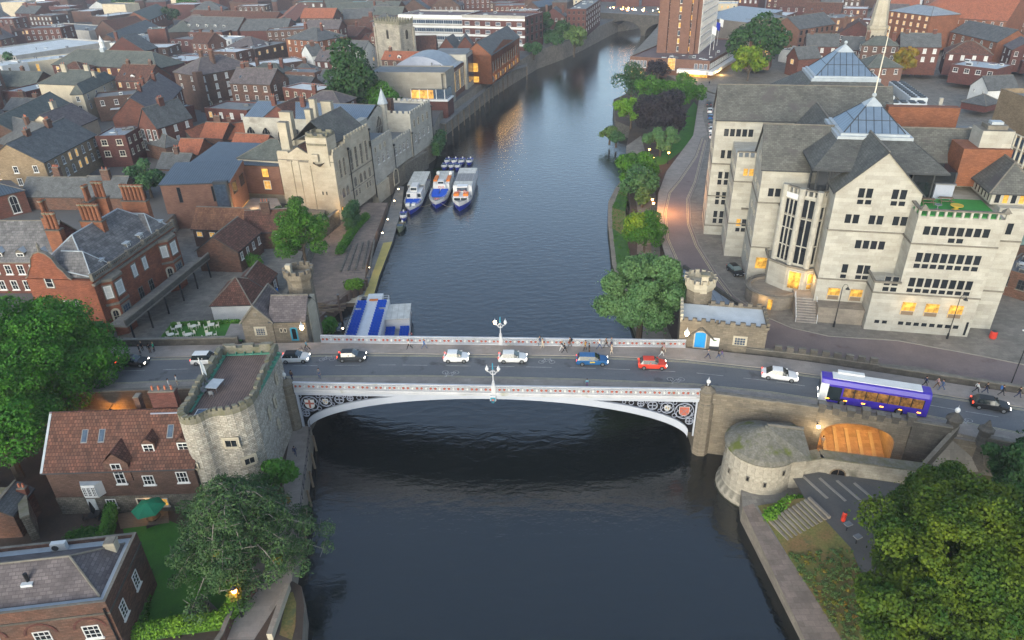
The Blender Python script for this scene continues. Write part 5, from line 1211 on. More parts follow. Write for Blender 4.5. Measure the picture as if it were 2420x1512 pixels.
H3.walls(); H3.roof('flat',.5,'lead_edge'); H3.roof('hy',1.8,'slate',x0=.8,x1=H3.W-.8,y0=.8,y1=H3.D-.8,H=H3.H+.15,oh=0)
me = MB(); me.cyl((0,-.02,0),(0,-.08,0),.8,.8,'white_paint',16); me.cyl((0,-.08,0),(0,-.1,0),.68,.68,'lit_white',16); me.box(-.8,.8,-.13,-.1,-.04,.04,'white_paint'); l_,r_ = H3.face_at('R',H3.D*.52,3.7); place('round_window',me.mesh('round_window'),H3.root,l_,r_)
simple('brick_outbuilding','small brick gabled outbuilding with slate roof at the left edge by the garden wall',(13,-150,345),(13,115,330),(13,250,95),6.3,2.8,'old_brick','slate','gy',chim=[(.9,.8,1.2)])
wallthing('stone_wall','ruined rubble garden wall at the left edge below the big tree',[(-75,63.5),(-58.5,62.8),(-55.5,58.5)],2.8,6.4,th=.8,m='rubble',cop='moss_stone')
wallthing('brick_wall','low brick garden wall between hedge and riverside path at the bottom',[tuple(W((606,1392),3)[:2]),tuple(W((556,1445),3)[:2]),tuple(W((530,1512),3)[:2]),tuple(W((470,1600),3)[:2])],2.8,4.,th=.3,m='old_brick')
# ================================================================ guildhall complex on the left bank
GH = frame('guildhall','long cream stone riverside guildhall with battlements, tall mullioned windows and stone chimneys',(-40,158.2),-15.9,14.5,62,16,3.,'cream_stone')
ZG = lambda z: z-3.
b = MB(); b.box(-14.5,0,0,6.2,0,ZG(18.6),'cream_stone'); b.box(-13,0,6.2,19.6,0,ZG(20.),'cream_stone'); b.box(-9,-.2,19.6,32.7,0,ZG(15.3),'pale_stone'); b.box(-9,-.25,32.7,45.7,ZG(5.5),ZG(12.2),'pale_stone'); b.box(-13,0,45.7,62,ZG(4.5),ZG(16.9),'pale_stone')
b.box(-6.2,-.9,-.25,4,ZG(16),ZG(22.6),'cream_stone'); b.face([(-11.3,0,ZG(18.6)),(-6.3,0,ZG(18.6)),(-8.8,0,ZG(20.1))],'cream_stone')
b.box(-9,-7,19.6,33,ZG(15),ZG(19.3),'pale_stone'); b.box(-13,-9,44,46,ZG(12),ZG(17),'pale_stone'); GH.add('wall',b)
b = MB(); b.box(-12,.35,27,62.3,ZG(-1),ZG(5.3),'brown_stone'); b.box(-9,.3,19.6,27,ZG(-1),ZG(5.),'cream_stone'); GH.add('river_wall',b)
b = MB(); b.box(-12.2,-1.2,-.04,0,ZG(16.6),ZG(16.85),'coping'); b.box(-14.6,0.05,-.06,0,ZG(16.9),ZG(17.1),'coping')
for z in (12.,8.): b.box(0,.1,6.2,19.6,ZG(z),ZG(z)+.2,'coping')
b.box(-11.2,-11.,-.25,0,ZG(5),ZG(17),'cream_stone'); b.box(-6.4,-6.1,-.25,0,ZG(5),ZG(17),'cream_stone'); GH.add('string_course',b)
GH.battlement([(-.15,6.4),(-.15,19.5)],ZG(20),'cream_stone',h=.7,mer=.8,gap=.7); GH.battlement([(-.15,.2),(-.15,6.2)],ZG(18.6),'cream_stone',h=.5,mer=.8,gap=.6); GH.battlement([(-14.4,.15),(-11.5,.15)],ZG(18.6),'cream_stone',h=.1,mer=2.,gap=.3,par=.3)
GH.battlement([(-9,19.9),(-.35,19.9),(-.35,32.5)],ZG(15.3),'pale_stone',h=.6,mer=.8,gap=.6); GH.battlement([(-.4,33),(-.4,45.5)],ZG(12.2),'pale_stone',h=.6,mer=.8,gap=.6); GH.battlement([(-12.8,45.9),(-.2,45.9),(-.2,61.8),(-12.8,61.8),(-12.8,45.9)],ZG(16.9),'pale_stone',h=.7,mer=.9,gap=.7)
for x0,x1,y0,y1,z in ((-9,-.5,20,32.5,15.3),(-9,-.5,33,45.6,12.2),(-12.6,-.4,46,61.6,16.9)): b = MB(); b.box(x0,x1,y0,y1,ZG(z),ZG(z)+.1,'felt'); GH.add('flat_roof',b)
b = MB(); b.box(-6.,-1.6,0.1,3.8,ZG(22.6),ZG(22.75),'moss_stone'); b.lathe((-3.5,1.8,ZG(20.8)),[(3.3,0),(3.4,.5)],'moss_stone',4,math.pi/4); GH.add('turret_cap',b); GH.battlement([(-6.1,-.15),(-1.,-.15),(-1.,3.9),(-6.1,3.9),(-6.1,-.15)],ZG(22.6),'moss_stone',h=.5,mer=.9,gap=.8,par=.4)
b = MB(); b.box(-4.9,-3.3,-1.1,-.2,ZG(17.2),ZG(18.9),'cream_stone'); b.lathe((-3.6,-.3,ZG(15.9)),[(.2,0),(1.5,1.)],'dark_stone',8); GH.add('oriel',b)
GH.roof('gy',4.8,'stone_slate',x0=-12.6,x1=-1.,y0=4.,y1=19.2,H=ZG(20.2),oh=0); GH.roof('hx',3.4,'slate_green',x0=-27,x1=-13,y0=2,y1=14,H=ZG(16.),oh=.2); GH.roof('gy',1.6,'pantile_dark',x0=-11.3,x1=-6.3,y0=.2,y1=6,H=ZG(18.6),oh=0)
b = MB(); b.box(-27,-13,2,14,0,ZG(16),'cream_stone'); GH.add('wall',b)
for x,y,zt,w_,d_ in ((-13.5,3.2,25.,2.2,1.4),(-16,9,26.,3.,1.5),(-15.5,21,26.5,1.6,1.2),(-13.,23.5,25.5,2.8,1.5),(-12.2,13,25.8,1.5,1.5)): GH.H = ZG(19); GH.chimney(x,y,zt-19,w=w_,d=d_,m='cream_stone',pots=0,cap='coping')
GH.W = 0; GH.D = 62
def gw(y,z,me,x=0.): place('window',me,GH.root,(x,y,ZG(z)),math.pi/2)
tall = win(1.5,5.2,'cream_stone','glass',3,3,'cream_stone',0,.14,surround='cream_stone'); arc = win(1.7,2.6,'cream_stone','glass',3,1,'cream_stone',1.,.14,surround='cream_stone'); sm = stylewin('stone',1.1,1.6); sa = stylewin('arch',1.,2.)
for y in (8.4,11.,13.8,16.6): gw(y,12.6,tall)
for y in (9.,12,14.2,17.): gw(y,8.3,arc)
for y in (8.8,10.5,15,16.5): gw(y,6.,sm)
for y in (2.6,4.6): gw(y,12.5,win(1.3,4.5,'cream_stone','glass',3,4,'cream_stone',.6,.14)); gw(y,7.6,arc)
gw(.9,13.4,stylewin('stone',.6,1.2)); gw(.9,9.,stylewin('stone',.6,1.2)); gw(.9,4.6,stylewin('litp',.9,1.4))
for y in (22.,25.,28.): gw(y,13.2,stylewin('stone',.9,1.3),-.2); gw(y+1.2,9.7,sa,-.2)
for y in (18.7,18.7): gw(y+.3,15.5,sm)
for y in (34.5,37.3,40.,42.7): gw(y,8.9,sa,-.25)
for y in (48.2,51.5,55.,58.5): gw(y,13.4,stylewin('stone',1.,2.)); gw(y,9.2,sa)
gw(31.5,1.5,win(3.4,4.6,'cream_stone','void',1,1,None,1.,.3,depth=.2),.31)
for x,z in ((-9.7,9.2),(-4.,9.),(-3.,9.)): place('window',stylewin('plain',.3,.8),GH.root,(x,-.02,ZG(z)))
b = MB(); b.box(-10.5,-9.05,-.2,0,0,ZG(17),'cream_stone'); GH.add('buttress',b)
for y,zt in ((7.2,18),(19.2,19.6),(32.7,12),(45.6,12),(62.,16)): b = MB(); b.cyl((.15,y,ZG(2)),(.15,y,ZG(zt)),.12,.12,'black_iron',6); b.box(.0,.45,y-.25,y+.25,ZG(zt),ZG(zt)+.5,'black_iron'); GH.add('downpipe',b)
HN = frame('gothic_hall','wide grey stone hall with ribbed blue metal roof behind the guildhall',(-40,158.2),-15.9,36,18,14,3.,'pale_stone')
b = MB(); b.box(-46,-8,33,51,0,ZG(17.3),'pale_stone'); b.face([(-8,33,ZG(17.3)),(-8,51,ZG(17.3)),(-8,42,ZG(20.4))],'pale_stone'); HN.add('wall',b); HN.roof('gx',3.,'blue_metal',x0=-46,x1=-8.4,y0=33.6,y1=50.4,H=ZG(17.5),oh=0)
HN.battlement([(-46,33.2),(-8,33.2)],ZG(17.3),'pale_stone',h=.05,mer=3,gap=.2,par=.7); HN.battlement([(-46,50.8),(-8,50.8)],ZG(17.3),'pale_stone',h=.05,mer=3,gap=.2,par=.9)
place('window',win(5.,6.5,'pale_stone','glass',5,2,'pale_stone',1.15,.25,surround='pale_stone',depth=.2),HN.root,(-7.9,41.5,ZG(11.5)),math.pi/2)
for x in (-44,-39,-34,-29): place('window',win(3.,4.5,'pale_stone','glass',3,1,'pale_stone',1.1,.2,surround='pale_stone',depth=.2),HN.root,(x,33,ZG(11.)))
b = MB(); b.lathe((-8.2,46,0),[(1.3,ZG(10)),(1.3,ZG(20)),(1.5,ZG(20.2))],'pale_stone',8); b.lathe((-8.2,46,0),[(1.6,ZG(20.2)),(0,ZG(24.5))],'lead_edge',8); HN.add('corner_turret',b)
b = MB(); b.box(-10,-3,46.2,46.3,ZG(12.3),ZG(17),'old_brick'); b.box(-8.5,-6.6,48,50,ZG(16.9),ZG(21),'old_brick'); HN.add('brick_stack',b)
# ================================================================ red brick mansion with curved gable
MS = Bd('brick_mansion','ornate red brick mansion with curved gable, stone balustrade and clustered chimneys on the left',11.5,(5,870,1145),(5,1640,620),16.,5.2,'mansion_brick')
D = MS.D; Wd = MS.W
for y0,y1 in ((.6,5.6),(D-6.,D-1.)):   # hipped cross roofs over the two bays
 b = MB(); ym = (y0+y1)/2; z = MS.H+.35; x1,xm,r0 = Wd-.4,Wd-2.6,Wd*.45; zt = z+3.3
 b.face([(x1,y0,z),(x1,y1,z),(xm,ym,zt)],'slate_big'); b.face([(r0,y0,z+1.2),(x1,y0,z),(xm,ym,zt),(r0,ym,zt)],'slate_big'); b.face([(x1,y1,z),(r0,y1,z+1.2),(r0,ym,zt),(xm,ym,zt)],'slate_big')
 for a,c in (((x1,y0,z),(xm,ym,zt)),((x1,y1,z),(xm,ym,zt)),((xm,ym,zt),(r0,ym,zt)),((x1,y0,z+.05),(r0,y0,z+1.25)),((x1,y1,z+.05),(r0,y1,z+1.25))): b.cyl(a,c,.1,.1,'lead_edge',5)
 MS.add('cross_roof',b)
MS.walls(base=1.); MS.roof('hy',5.,'slate_big',oh=-.5,H=MS.H+.3,ridge='lead_edge')
b = MB(); K = 12
cg = [(0,0),(.5,.4),(1.,1.6),(1.7,2.5),(2.2,4.2),(3.,5.1),(4.,5.5),(5.,5.1),(5.8,4.2),(6.3,2.5),(7.,1.6),(7.5,.4),(8,0)]; sc = min(1.,(Wd-1)/8.); cg = [(x*sc+.2,-.12,MS.H+.2+z*.85) for x,z in cg]
b.face(cg,'mansion_brick'); b.face([(p[0],p[1]+.45,p[2]) for p in cg[::-1]],'mansion_brick')
for p,r in zip(cg[:-1],cg[1:]): b.face([(p[0],-.25,p[2]+.12),(r[0],-.25,r[2]+.12),(r[0],.45,r[2]+.12),(p[0],.45,p[2]+.12)],'coping'); b.face([(p[0],-.25,p[2]-.1),(r[0],-.25,r[2]-.1),(r[0],-.25,r[2]+.12),(p[0],-.25,p[2]+.12)],'coping')
b.lathe((4.2*sc,.1,MS.H+4.9),[(.3,0),(.2,.5),(.3,.8),(0,1.5)],'coping',6); MS.add('curved_gable',b)
b = MB(); b.box(Wd-.2,Wd+.35,-.1,D+.1,MS.H-.9,MS.H-.5,'coping'); b.box(Wd-.1,Wd+.25,0,D,MS.H-.1,MS.H+.2,'coping'); b.box(Wd-.05,Wd+.2,0,D,MS.H+.85,MS.H+1.05,'coping')
for i in range(int(D/.45)): y = .3+i*.45; b.cyl((Wd+.07,y,MS.H+.2),(Wd+.07,y,MS.H+.85),.08,.08,'coping',5)
for i in range(6): y = .2+i*(D-.4)/5; b.box(Wd-.2,Wd+.35,y-.25,y+.25,MS.H,MS.H+1.2,'coping')
MS.add('balustrade',b)
bw = win(1.7,2.3,'white_paint','blind',1,2,'coping',0,.2,surround='coping'); bs = win(1.1,2.2,'white_paint','blind',1,2,'coping',0,.17,surround='coping'); dw = win(1.9,2.6,'coping','glass_blue',3,3,'coping',0,.15,surround='coping')
for y0 in (1.2,D-6.2):
 b = MB(); b.prism([(Wd,y0),(Wd+1.5,y0+1.1),(Wd+1.5,y0+3.6),(Wd,y0+4.7)],0,MS.H-1.,'mansion_brick','lead_edge'); b.prism([(Wd,y0-.1),(Wd+1.65,y0+1.),(Wd+1.65,y0+3.7),(Wd,y0+4.8)],MS.H-1.,MS.H-.55,'coping'); b.prism([(Wd,y0-.1),(Wd+1.62,y0+1.),(Wd+1.62,y0+3.7),(Wd,y0+4.8)],MS.H-5.2,MS.H-4.8,'coping'); by = MS.add('bay',b)
 for z,m_ in ((MS.H-3.9,bw),(MS.H-8.4,dw)): place('window',m_,by,(Wd+1.52,y0+2.35,z),math.pi/2); place('window',bs if z > 6 else stylewin('archs',1.,2.4),by,(Wd+.74,y0+4.17,z),math.pi/2+rad(53)); place('window',bs if z > 6 else stylewin('archs',1.,2.4),by,(Wd+.74,y0+.54,z),math.pi/2-rad(53))
for y in (D*.42,D*.55): place('window',bs,MS.root,(Wd,y,MS.H-3.9),math.pi/2); place('window',win(1.3,3.,'coping','glass',2,3,'coping'),MS.root,(Wd,y,MS.H-9),math.pi/2)
place('window',win(1.3,1.7,'white_paint','glass',1,2,'coping',surround='coping'),MS.root,(3.9*sc,0,MS.H-1.4));
for x in (4.6*sc,6.2*sc): place('window',win(1.2,2.2,'white_paint','glass',2,2,'coping',surround='coping'),MS.root,(x+1,0,MS.H-6))
for y in (D*.2,D*.5,D*.66,D*.93): MS.dormer(0,0,0,w=1.1,h=1.,rise=0.,depth=2.2,rm='lead_edge',rt='flat',cheek='coping').matrix_local = Matrix.Translation((Wd-1.1,y,MS.H+.5)) @ Matrix.Rotation(math.pi/2,4,'Z')
def clust(s,x,y,zt,n,dx,dy=0,m='orange_brick'):
 b = MB(); L = n*.75; z0 = s.H-1
 w_,d_ = (L+.3,1.1) if dx else (1.1,L+.3); b.box(x-w_/2,x+w_/2,y-d_/2,y+d_/2,z0,zt-3.,m); b.box(x-w_/2-.1,x+w_/2+.1,y-d_/2-.1,y+d_/2+.1,zt-3.1,zt-2.9,'dark_stone')
 ch = s.add('chimney',b)
 for i in range(n):
  o = (i-(n-1)/2)*.75; X,Y = (x+o,y) if dx else (x,y+o); f = MB(); f.lathe((X,Y,zt-2.9),[(.3,0),(.28,2.2),(.36,2.3),(.42,2.6),(.42,2.85),(.2,2.95)],m,8); f.lathe((X,Y,zt-.35),[(.44,0),(.44,.25),(.2,.3),(0,.2)],'moss_stone',8); f.build('flue',ch)
for (n5,yy,n_,dx) in (((820,410),0,5,1),((790,235),0,2,0),((905,200),0,3,1),((1230,230),0,6,1),((385,370),0,2,0),((450,490),0,3,1)):
 p = W((5,*n5),24.6); d_ = p-MS.org; clust(MS,d_.dot(MS.ux),d_.dot(MS.uy),24.6-5.2,n_,dx)
MW = simple('mansion_wing','slate roofed wing of the red brick mansion with pale square dormers at the left edge',(5,-250,960),(5,470,960),11.,15.,5.2,'red_brick','slate_big','gx',rh=5.2,fw=('sash',6,2,1.2,1.8),eave='coping')
for x in (MW.W-1.5,MW.W-5.3,MW.W-9.2): MW.dormer(x,.6,MW.H+.1,w=1.5,h=1.3,rise=.7,depth=1.6,rm='lead_edge',cheek='coping')
# balcony terrace beside the mansion
t = thing('balcony_terrace','long stone balcony terrace on black posts running beside the red brick mansion','terrace',MS.toworld(Wd,0),MS.rz); b = MB(); b.box(1.5,4.6,-1.5,D+1.5,3.4,3.75,'paving_dark'); b.build('floor',t)
b = MB(); b.box(4.4,4.75,-1.5,D+1.5,4.6,4.8,'coping'); b.box(4.45,4.7,-1.5,D+1.5,3.75,4.6,'dark_stone'); b.build('parapet',t)
for i in range(6): b = MB(); b.cyl((4.5,-.5+i*(D+1)/5,-.5),(4.5,-.5+i*(D+1)/5,3.4),.15,.15,'black_iron',6); b.build('post',t)
# ================================================================ river hotel tower
HT = Bd('hotel_podium','low brown brick hotel podium with white canopy and warm lit windows on the right bank',(3,1115,545),(3,1870,590),66.,13.,6.,'modern_brick')
HT.walls(); HT.roof('flat',.6,'felt_brown'); HT.flatclutter(9,3,y1=14); HT.flatclutter(5,4,x0=30)
HT.wins('F','strip',5,1,1.15,2.8,drop=3.6,u0=1,u1=7,seed=1); HT.putwin('F',18.5,3.2,win(3.2,4.6,'white_paint','lit_warm',4,4,'white_paint'),0,0); HT.wins('F','strip',3,1,1.4,2.8,drop=3.6,u0=29,u1=33,seed=2)
HT.wins('R','strip',22,1,2.6,1.9,drop=2.6); HT.wins('F',['plain','lit'],6,1,1.6,1.4,drop=6.6,u0=1.5,u1=12,lit=.3)
b = MB(); b.box(22,HT.W+.6,-3.2,0,2.6,4.1,'boat_white'); b.box(HT.W-.2,HT.W+2.6,-3.2,50,2.6,3.9,'boat_white'); b.box(24,HT.W+2,-2.8,50,2.45,2.6,'lit_warm'); HT.add('canopy',b)
b = MB(); b.box(25,HT.W-.5,-.1,0,.1,2.5,'lit_warm'); HT.add('lit_entrance',b); lamp(HT.toworld(29,-5,2.),900,(1.,.62,.22),.6); lamp(HT.toworld(HT.W+3.5,8,2.),500,(1.,.62,.22),.6)
TW = Bd('hotel_tower','tall brown brick hotel tower slab rising from its podium beside the river',(3,1365,500),(3,1750,515),46.,13.,12.9,'modern_brick'); TW.H = 40
b = MB(); Wt = TW.W
for x0,x1,y0 in ((0,4.6,0),(4.9,9.3,.7),(10.7,15.2,.3),(16,Wt+.3,-.5)): b.box(x0*Wt/20,x1*Wt/20 if x1 < 19 else Wt,y0,46,0,40,'modern_brick')
b.box(0,Wt,1.6,46,0,40,'modern_brick'); TW.add('wall',b)
for k in range(12):
 z = 1+k*3.2; me = win(.9*Wt/20*1.4,2.,'white_paint','glass_blue',1,1,'white_paint',0,.12); ml = win(.9*Wt/20*1.4,2.,'white_paint','lit_warm',1,1,'white_paint',0,.12)
 place('window',ml if k in (1,3,5,8) else me,TW.root,(10.*Wt/20,1.55,z)); place('window',ml if k in (0,2,4,6) else me,TW.root,(15.6*Wt/20,1.5,z)); place('window',me,TW.root,(4.75*Wt/20,1.5,z))
b = MB()
for k in range(13): b.box(Wt,Wt+.35,2,44,.2+k*3.2,.55+k*3.2,'white_paint')
for i in range(15): b.box(Wt,Wt+.3,2+i*3,2.25+i*3,0,40,'white_paint')
TW.add('facade_grid',b)
g = MB()
for k in range(12): g.box(Wt,Wt+.08,2.2,43.8,1.5+k*3.2,3.1+k*3.2,'glass_blue')
TW.add('window_band',g)
for i,(x,y,w_) in enumerate(((3,1870,520),(3,1908,470),(3,1938,430)) and (((3,1865,520),0,'nearest the front corner'),((3,1903,470),0,'in the middle'),((3,1935,430),0,'farthest along the edge'))):
 p = W(x,13.6); t = thing('flagpole','flagpole with limp white and blue flag on the hotel podium, ' + w_,'flagpole',p,0,'flagpoles on the hotel podium'); b = MB(); b.cyl((0,0,0),(.1,0,12),.1,.05,'boat_white',6); b.build('pole',t); b = MB(); b.face([(.1,0,11.6),(2.,.1,10.8),(1.9,.1,7.6),(.1,0,8.6)],'white_paint' if i != 1 else 'hull_blue'); b.build('flag',t)
# ================================================================ old church tower and spire
CT = Bd('church_tower','pale weathered square church tower with battlements and gothic windows rising over the left roofs',(2,1120,215),(2,1350,235),8.,28.,9.,'church_stone')
CT.walls(); CT.battlement([(0,0),(CT.W,0),(CT.W,CT.D),(0,CT.D),(0,0)],CT.H,'moss_stone',h=.9,mer=.8,gap=.8,par=1.); b = MB()
for x in (0,CT.W):
 for y in (0,CT.D): b = MB(); b.box(x-.5,x+.5,y-.5,y+.5,0,CT.H-1.5,'church_stone'); b.lathe((x,y,CT.H+1.),[(.4,0),(.35,1.),(0,2.4)],'moss_stone',4); CT.add('buttress',b)
for f in 'FRL':
 for k,(z,w_,h_) in enumerate(((CT.H-6.2,1.8,4.2),(CT.H-12,1.1,2.2))): CT.putwin(f,(CT.W if f == 'F' else CT.D)/2,z,win(w_,h_,'church_stone','void',2,1,'church_stone',1.2,.16,surround='church_stone'),0,0)
sp = thing('church_spire','slender pale stone church spire on an octagonal belfry behind the office pyramids','spire',(150.,300.,8)); b = MB()
b.lathe((0,0,0),[(4.6,0),(4.4,4),(3.8,5.),(3.7,16),(4.,16.5),(4.,17.5),(3.3,17.6)],'cream_stone',8,math.pi/8); b.build('belfry',sp); b = MB(); b.lathe((0,0,0),[(3.4,17.5),(.25,46),(0,47)],'cream_stone',8,math.pi/8); b.build('spire_cone',sp)
for k in range(8):
 a = k*math.pi/4; place('window',win(1.4,6.,'cream_stone','void',2,2,'cream_stone',1.2,.15),sp,(3.5*math.cos(a),3.5*math.sin(a),8.5),a+math.pi/2)
# ================================================================ stone and glass cinema
CS = Bd('cinema','modern stone cinema with plain boarded wall, curved metal roof and lit corner window',(2,1065,685),(2,1790,690),46.,20.5,9.,'concrete_board')
b = MB(); w_ = CS.W
b.box(0,w_,.3,12,0,CS.H,'concrete_board'); b.box(3,w_-1,12,46,0,CS.H-1.5,'modern_brick'); b.box(0,w_-1.2,-1.2,.3,3.5,CS.H,'concrete_board'); CS.add('wall',b); CS.roof('flat',.4,'felt',y0=-1.2,y1=12)
b = MB(); b.box(12,w_+1.5,-4.5,4,3.,3.4,'boat_white'); b.box(15.5,w_+.8,-2.8,3.8,3.4,6.6,'glass_blue'); b.box(w_-12,w_-4,-2.9,-2.8,3.6,6.4,'lit_warm')
for i in range(5): b.box(15.5+i*(w_-15)/4.2,15.7+i*(w_-15)/4.2,-2.95,-2.8,3.4,6.6,'white_paint')
b.box(14,w_+1.2,-4.,4,-4,3,'dark_red_brick'); CS.add('corner_window',b)
b = MB(); K = 10
for i in range(K):
 a0,a1 = i/K,(i+1)/K; x0,x1 = 4+a0*(w_-5),4+a1*(w_-5); z0,z1 = CS.H-1+4.2*math.sin(math.pi*min(1,a0*1.1))**.8,CS.H-1+4.2*math.sin(math.pi*min(1,a1*1.1))**.8
 b.face([(x0,14,z0),(x1,14,z1),(x1,30,z1),(x0,30,z0)],'lead'); b.face([(x0,14,CS.H-1.5),(x1,14,CS.H-1.5),(x1,14,z1),(x0,14,z0)],'bridge_blue'); b.face([(x1,30,CS.H-1.5),(x0,30,CS.H-1.5),(x0,30,z0),(x1,30,z1)],'bridge_blue')
CS.add('curved_roof',b); b = MB(); b.box(w_-14,w_,31,46,0,CS.H+1.2,'pale_stone'); b.box(w_-14,w_,31,46,CS.H+1.2,CS.H+1.4,'felt'); b.box(w_,w_+.1,33,45,2,CS.H,'glass_blue'); CS.add('rear_block',b)
for i in range(9):
 CS.putwin('R',13+i*2.6,2,win(1.5,7,'cream_paint','lit' if i % 3 == 1 else 'glass_blue',2,4,None),0,0,out=-.98)
CS.flatclutter(3,5,x0=4,y0=12.2,y1=14)
# riverside restaurant row beyond
RB = Bd('riverside_restaurant','brick waterfront restaurant with slate roofs and warmly lit arched windows beyond the cinema',11.,(2,2222,520),(2,2445,375),20.,9.,'orange_brick'); RB.walls('gx',3.);
RB.D = 52; b = MB(); b.box(0,RB.W,0,52,0,RB.H,'orange_brick'); RB.add('wall',b); RB.roof('gy',4.5,'slate',y1=52,oh=.3)
b = MB(); b.face([(0,0,RB.H),(RB.W,0,RB.H),(RB.W/2,0,RB.H+4.5)],'orange_brick'); RB.add('gable_wall',b)
for i in range(12): RB.putwin('R',2.5+i*4.1,4.2,win(1.5,4.2,'coping','glass',2,3,'coping',1.,.15),0,0); RB.putwin('R',2.5+i*4.1,.6,win(1.4,2.2,'coping','lit_warm' if i % 2 else 'glass',1,1,None,.6,.15),0,0)
RB.putwin('F',RB.W*.4,4.6,stylewin('litp',2.4,3.4),0,0); RB.putwin('F',RB.W*.4,.6,stylewin('litp',2.8,2.4),0,0)
for i in range(6): lamp(RB.toworld(RB.W+1.6,4+i*8,3.),110,(1.,.6,.25),.3)
# offices with white bands
OB = Bd('banded_offices','long low white and brick offices with ribbon windows beyond the church tower',(2,1345,150),(2,1945,160),24.,24.,9.,'concrete'); b = MB(); b.box(0,OB.W,0,24,0,OB.H,'concrete'); OB.add('wall',b); OB.roof('flat',.8,'felt_brown',vm='white_paint'); OB.flatclutter(8,11)
for j in range(4): OB.wins('F','strip',7,1,5.4,1.9,drop=3.4+j*3.9)
b = MB(); b.box(-.1,OB.W+.1,-.15,0,OB.H-1.,OB.H+.8,'white_paint'); [b.box(-.1,OB.W+.1,-.15,0,OB.H-5.2-k*3.9,OB.H-4.4-k*3.9,'white_paint') for k in range(3)]; OB.add('white_band',b)
OC = Bd('banded_offices','red brick and white offices with square windows stepping to the river',(2,1945,160),(2,2540,175),24.,24.,9.,'dark_red_brick'); OC.walls(); OC.roof('flat',.8,'felt_brown',vm='white_paint'); OC.flatclutter(6,12)
for j in range(4): OC.wins('F','strip',6,1,2.6,1.6,drop=3.6+j*3.9)
b = MB(); [b.box(-.1,OC.W+.1,-.15,0,OC.H-1.2-k*3.9,OC.H-.2-k*3.9,'white_paint') for k in range(4)]; b.box(-.1,OC.W+.1,-.1,0,OC.H-.2,OC.H+1.2,'concrete'); OC.add('white_band',b)
OC.wins('R','dark',4,4,2.4,2.8,dz=3.9)
# promenade on piles
pr = [W(p,6.2) for p in ((2,1790,1165),(2,2240,790),(2,2420,665),(3,140,620),(3,30,690))][:4]
t = thing('riverside_promenade','raised timber promenade on tall piles along the left bank below the cinema','promenade',(0,0,0)); b = MB(); r_ = MB(); k_ = 0
for a,e in zip(pr[:-1],pr[1:]):
 d = (e-a); L = d.length; d.normalize(); b.obox(((a.x+e.x)/2-d.y*1.6,(a.y+e.y)/2+d.x*1.6,5.9),d,L,3.6,.35,'pontoon_grey')
 for z in (6.6,7.,7.3): r_.cyl((a.x,a.y,z),(e.x,e.y,z),.05,.05,'mid_grey',4)
 n = int(L/7)
 for i in range(n+1): p = a+d*(L*i/max(1,n)); r_.cyl((p.x,p.y,6.2),(p.x,p.y,7.4),.05,.05,'mid_grey',4); pl = MB(); pl.cyl((p.x,p.y,-1),(p.x,p.y,6),.22,.22,'timber',6); pl.build('pile',t)
b.build('deck',t); r_.build('railing',t)
# far stone bridge
a,e = W((1455,32),12),W((1565,38),12); t = thing('stone_bridge','old stone arch bridge crossing the river at the far bend','bridge',(a.x-6,a.y,0),math.atan2((e-a).y,(e-a).x)); L = (e-a).length+70
b = MB(); zt = 11.5
for c_,r_ in ((14,11),(44,13),(76,11)):
 pass
segs = [(0,3)]; K = 14
def far_arch(b,x0,x1,y,m):
 c_,r_ = (x0+x1)/2,(x1-x0)/2-1.6; ar = [(c_-r_*math.cos(math.pi*i/K),1.+7.5*math.sin(math.pi*i/K)) for i in range(K+1)]
 for i in range(K): b.face([(ar[i][0],y,ar[i][1]),(ar[i+1][0],y,ar[i+1][1]),(ar[i+1][0],y,zt),(ar[i][0],y,zt)],m); b.face([(ar[i][0],y,ar[i][1]),(ar[i][0],y+14,ar[i][1]),(ar[i+1][0],y+14,ar[i+1][1]),(ar[i+1][0],y,ar[i+1][1])],m)
 for xa,xb in ((x0,c_-r_),(c_+r_,x1)): b.box(xa,xb,y,y+14,-1,zt,m)
for x0,x1 in ((0,28),(28,58),(58,88)): far_arch(b,x0,x1,0,'dark_stone')
b.box(-20,0,0,14,-1,zt,'dark_stone'); b.box(-20,95,-.3,.6,zt,zt+1.2,'dark_stone','coping'); b.box(-20,95,.6,14,zt,zt+.1,'asphalt'); b.build('masonry',t)
fb = MB(); rr = random.Random(5)
for k in range(60): x = rr.uniform(-4,40); z = zt+rr.uniform(2.5,4.5); fb.ell((x,6+rr.uniform(-3,3),z),(.28,.28,.28),rr.choice(['lamp_white','lamp_orange','grass_lawn','plastic_red','lamp_glow']),5,4)
s = thing('string_lights','coloured festive lights strung above the far stone bridge','lights',t.location,t.rotation_euler.z); fb.build('bulb',s)
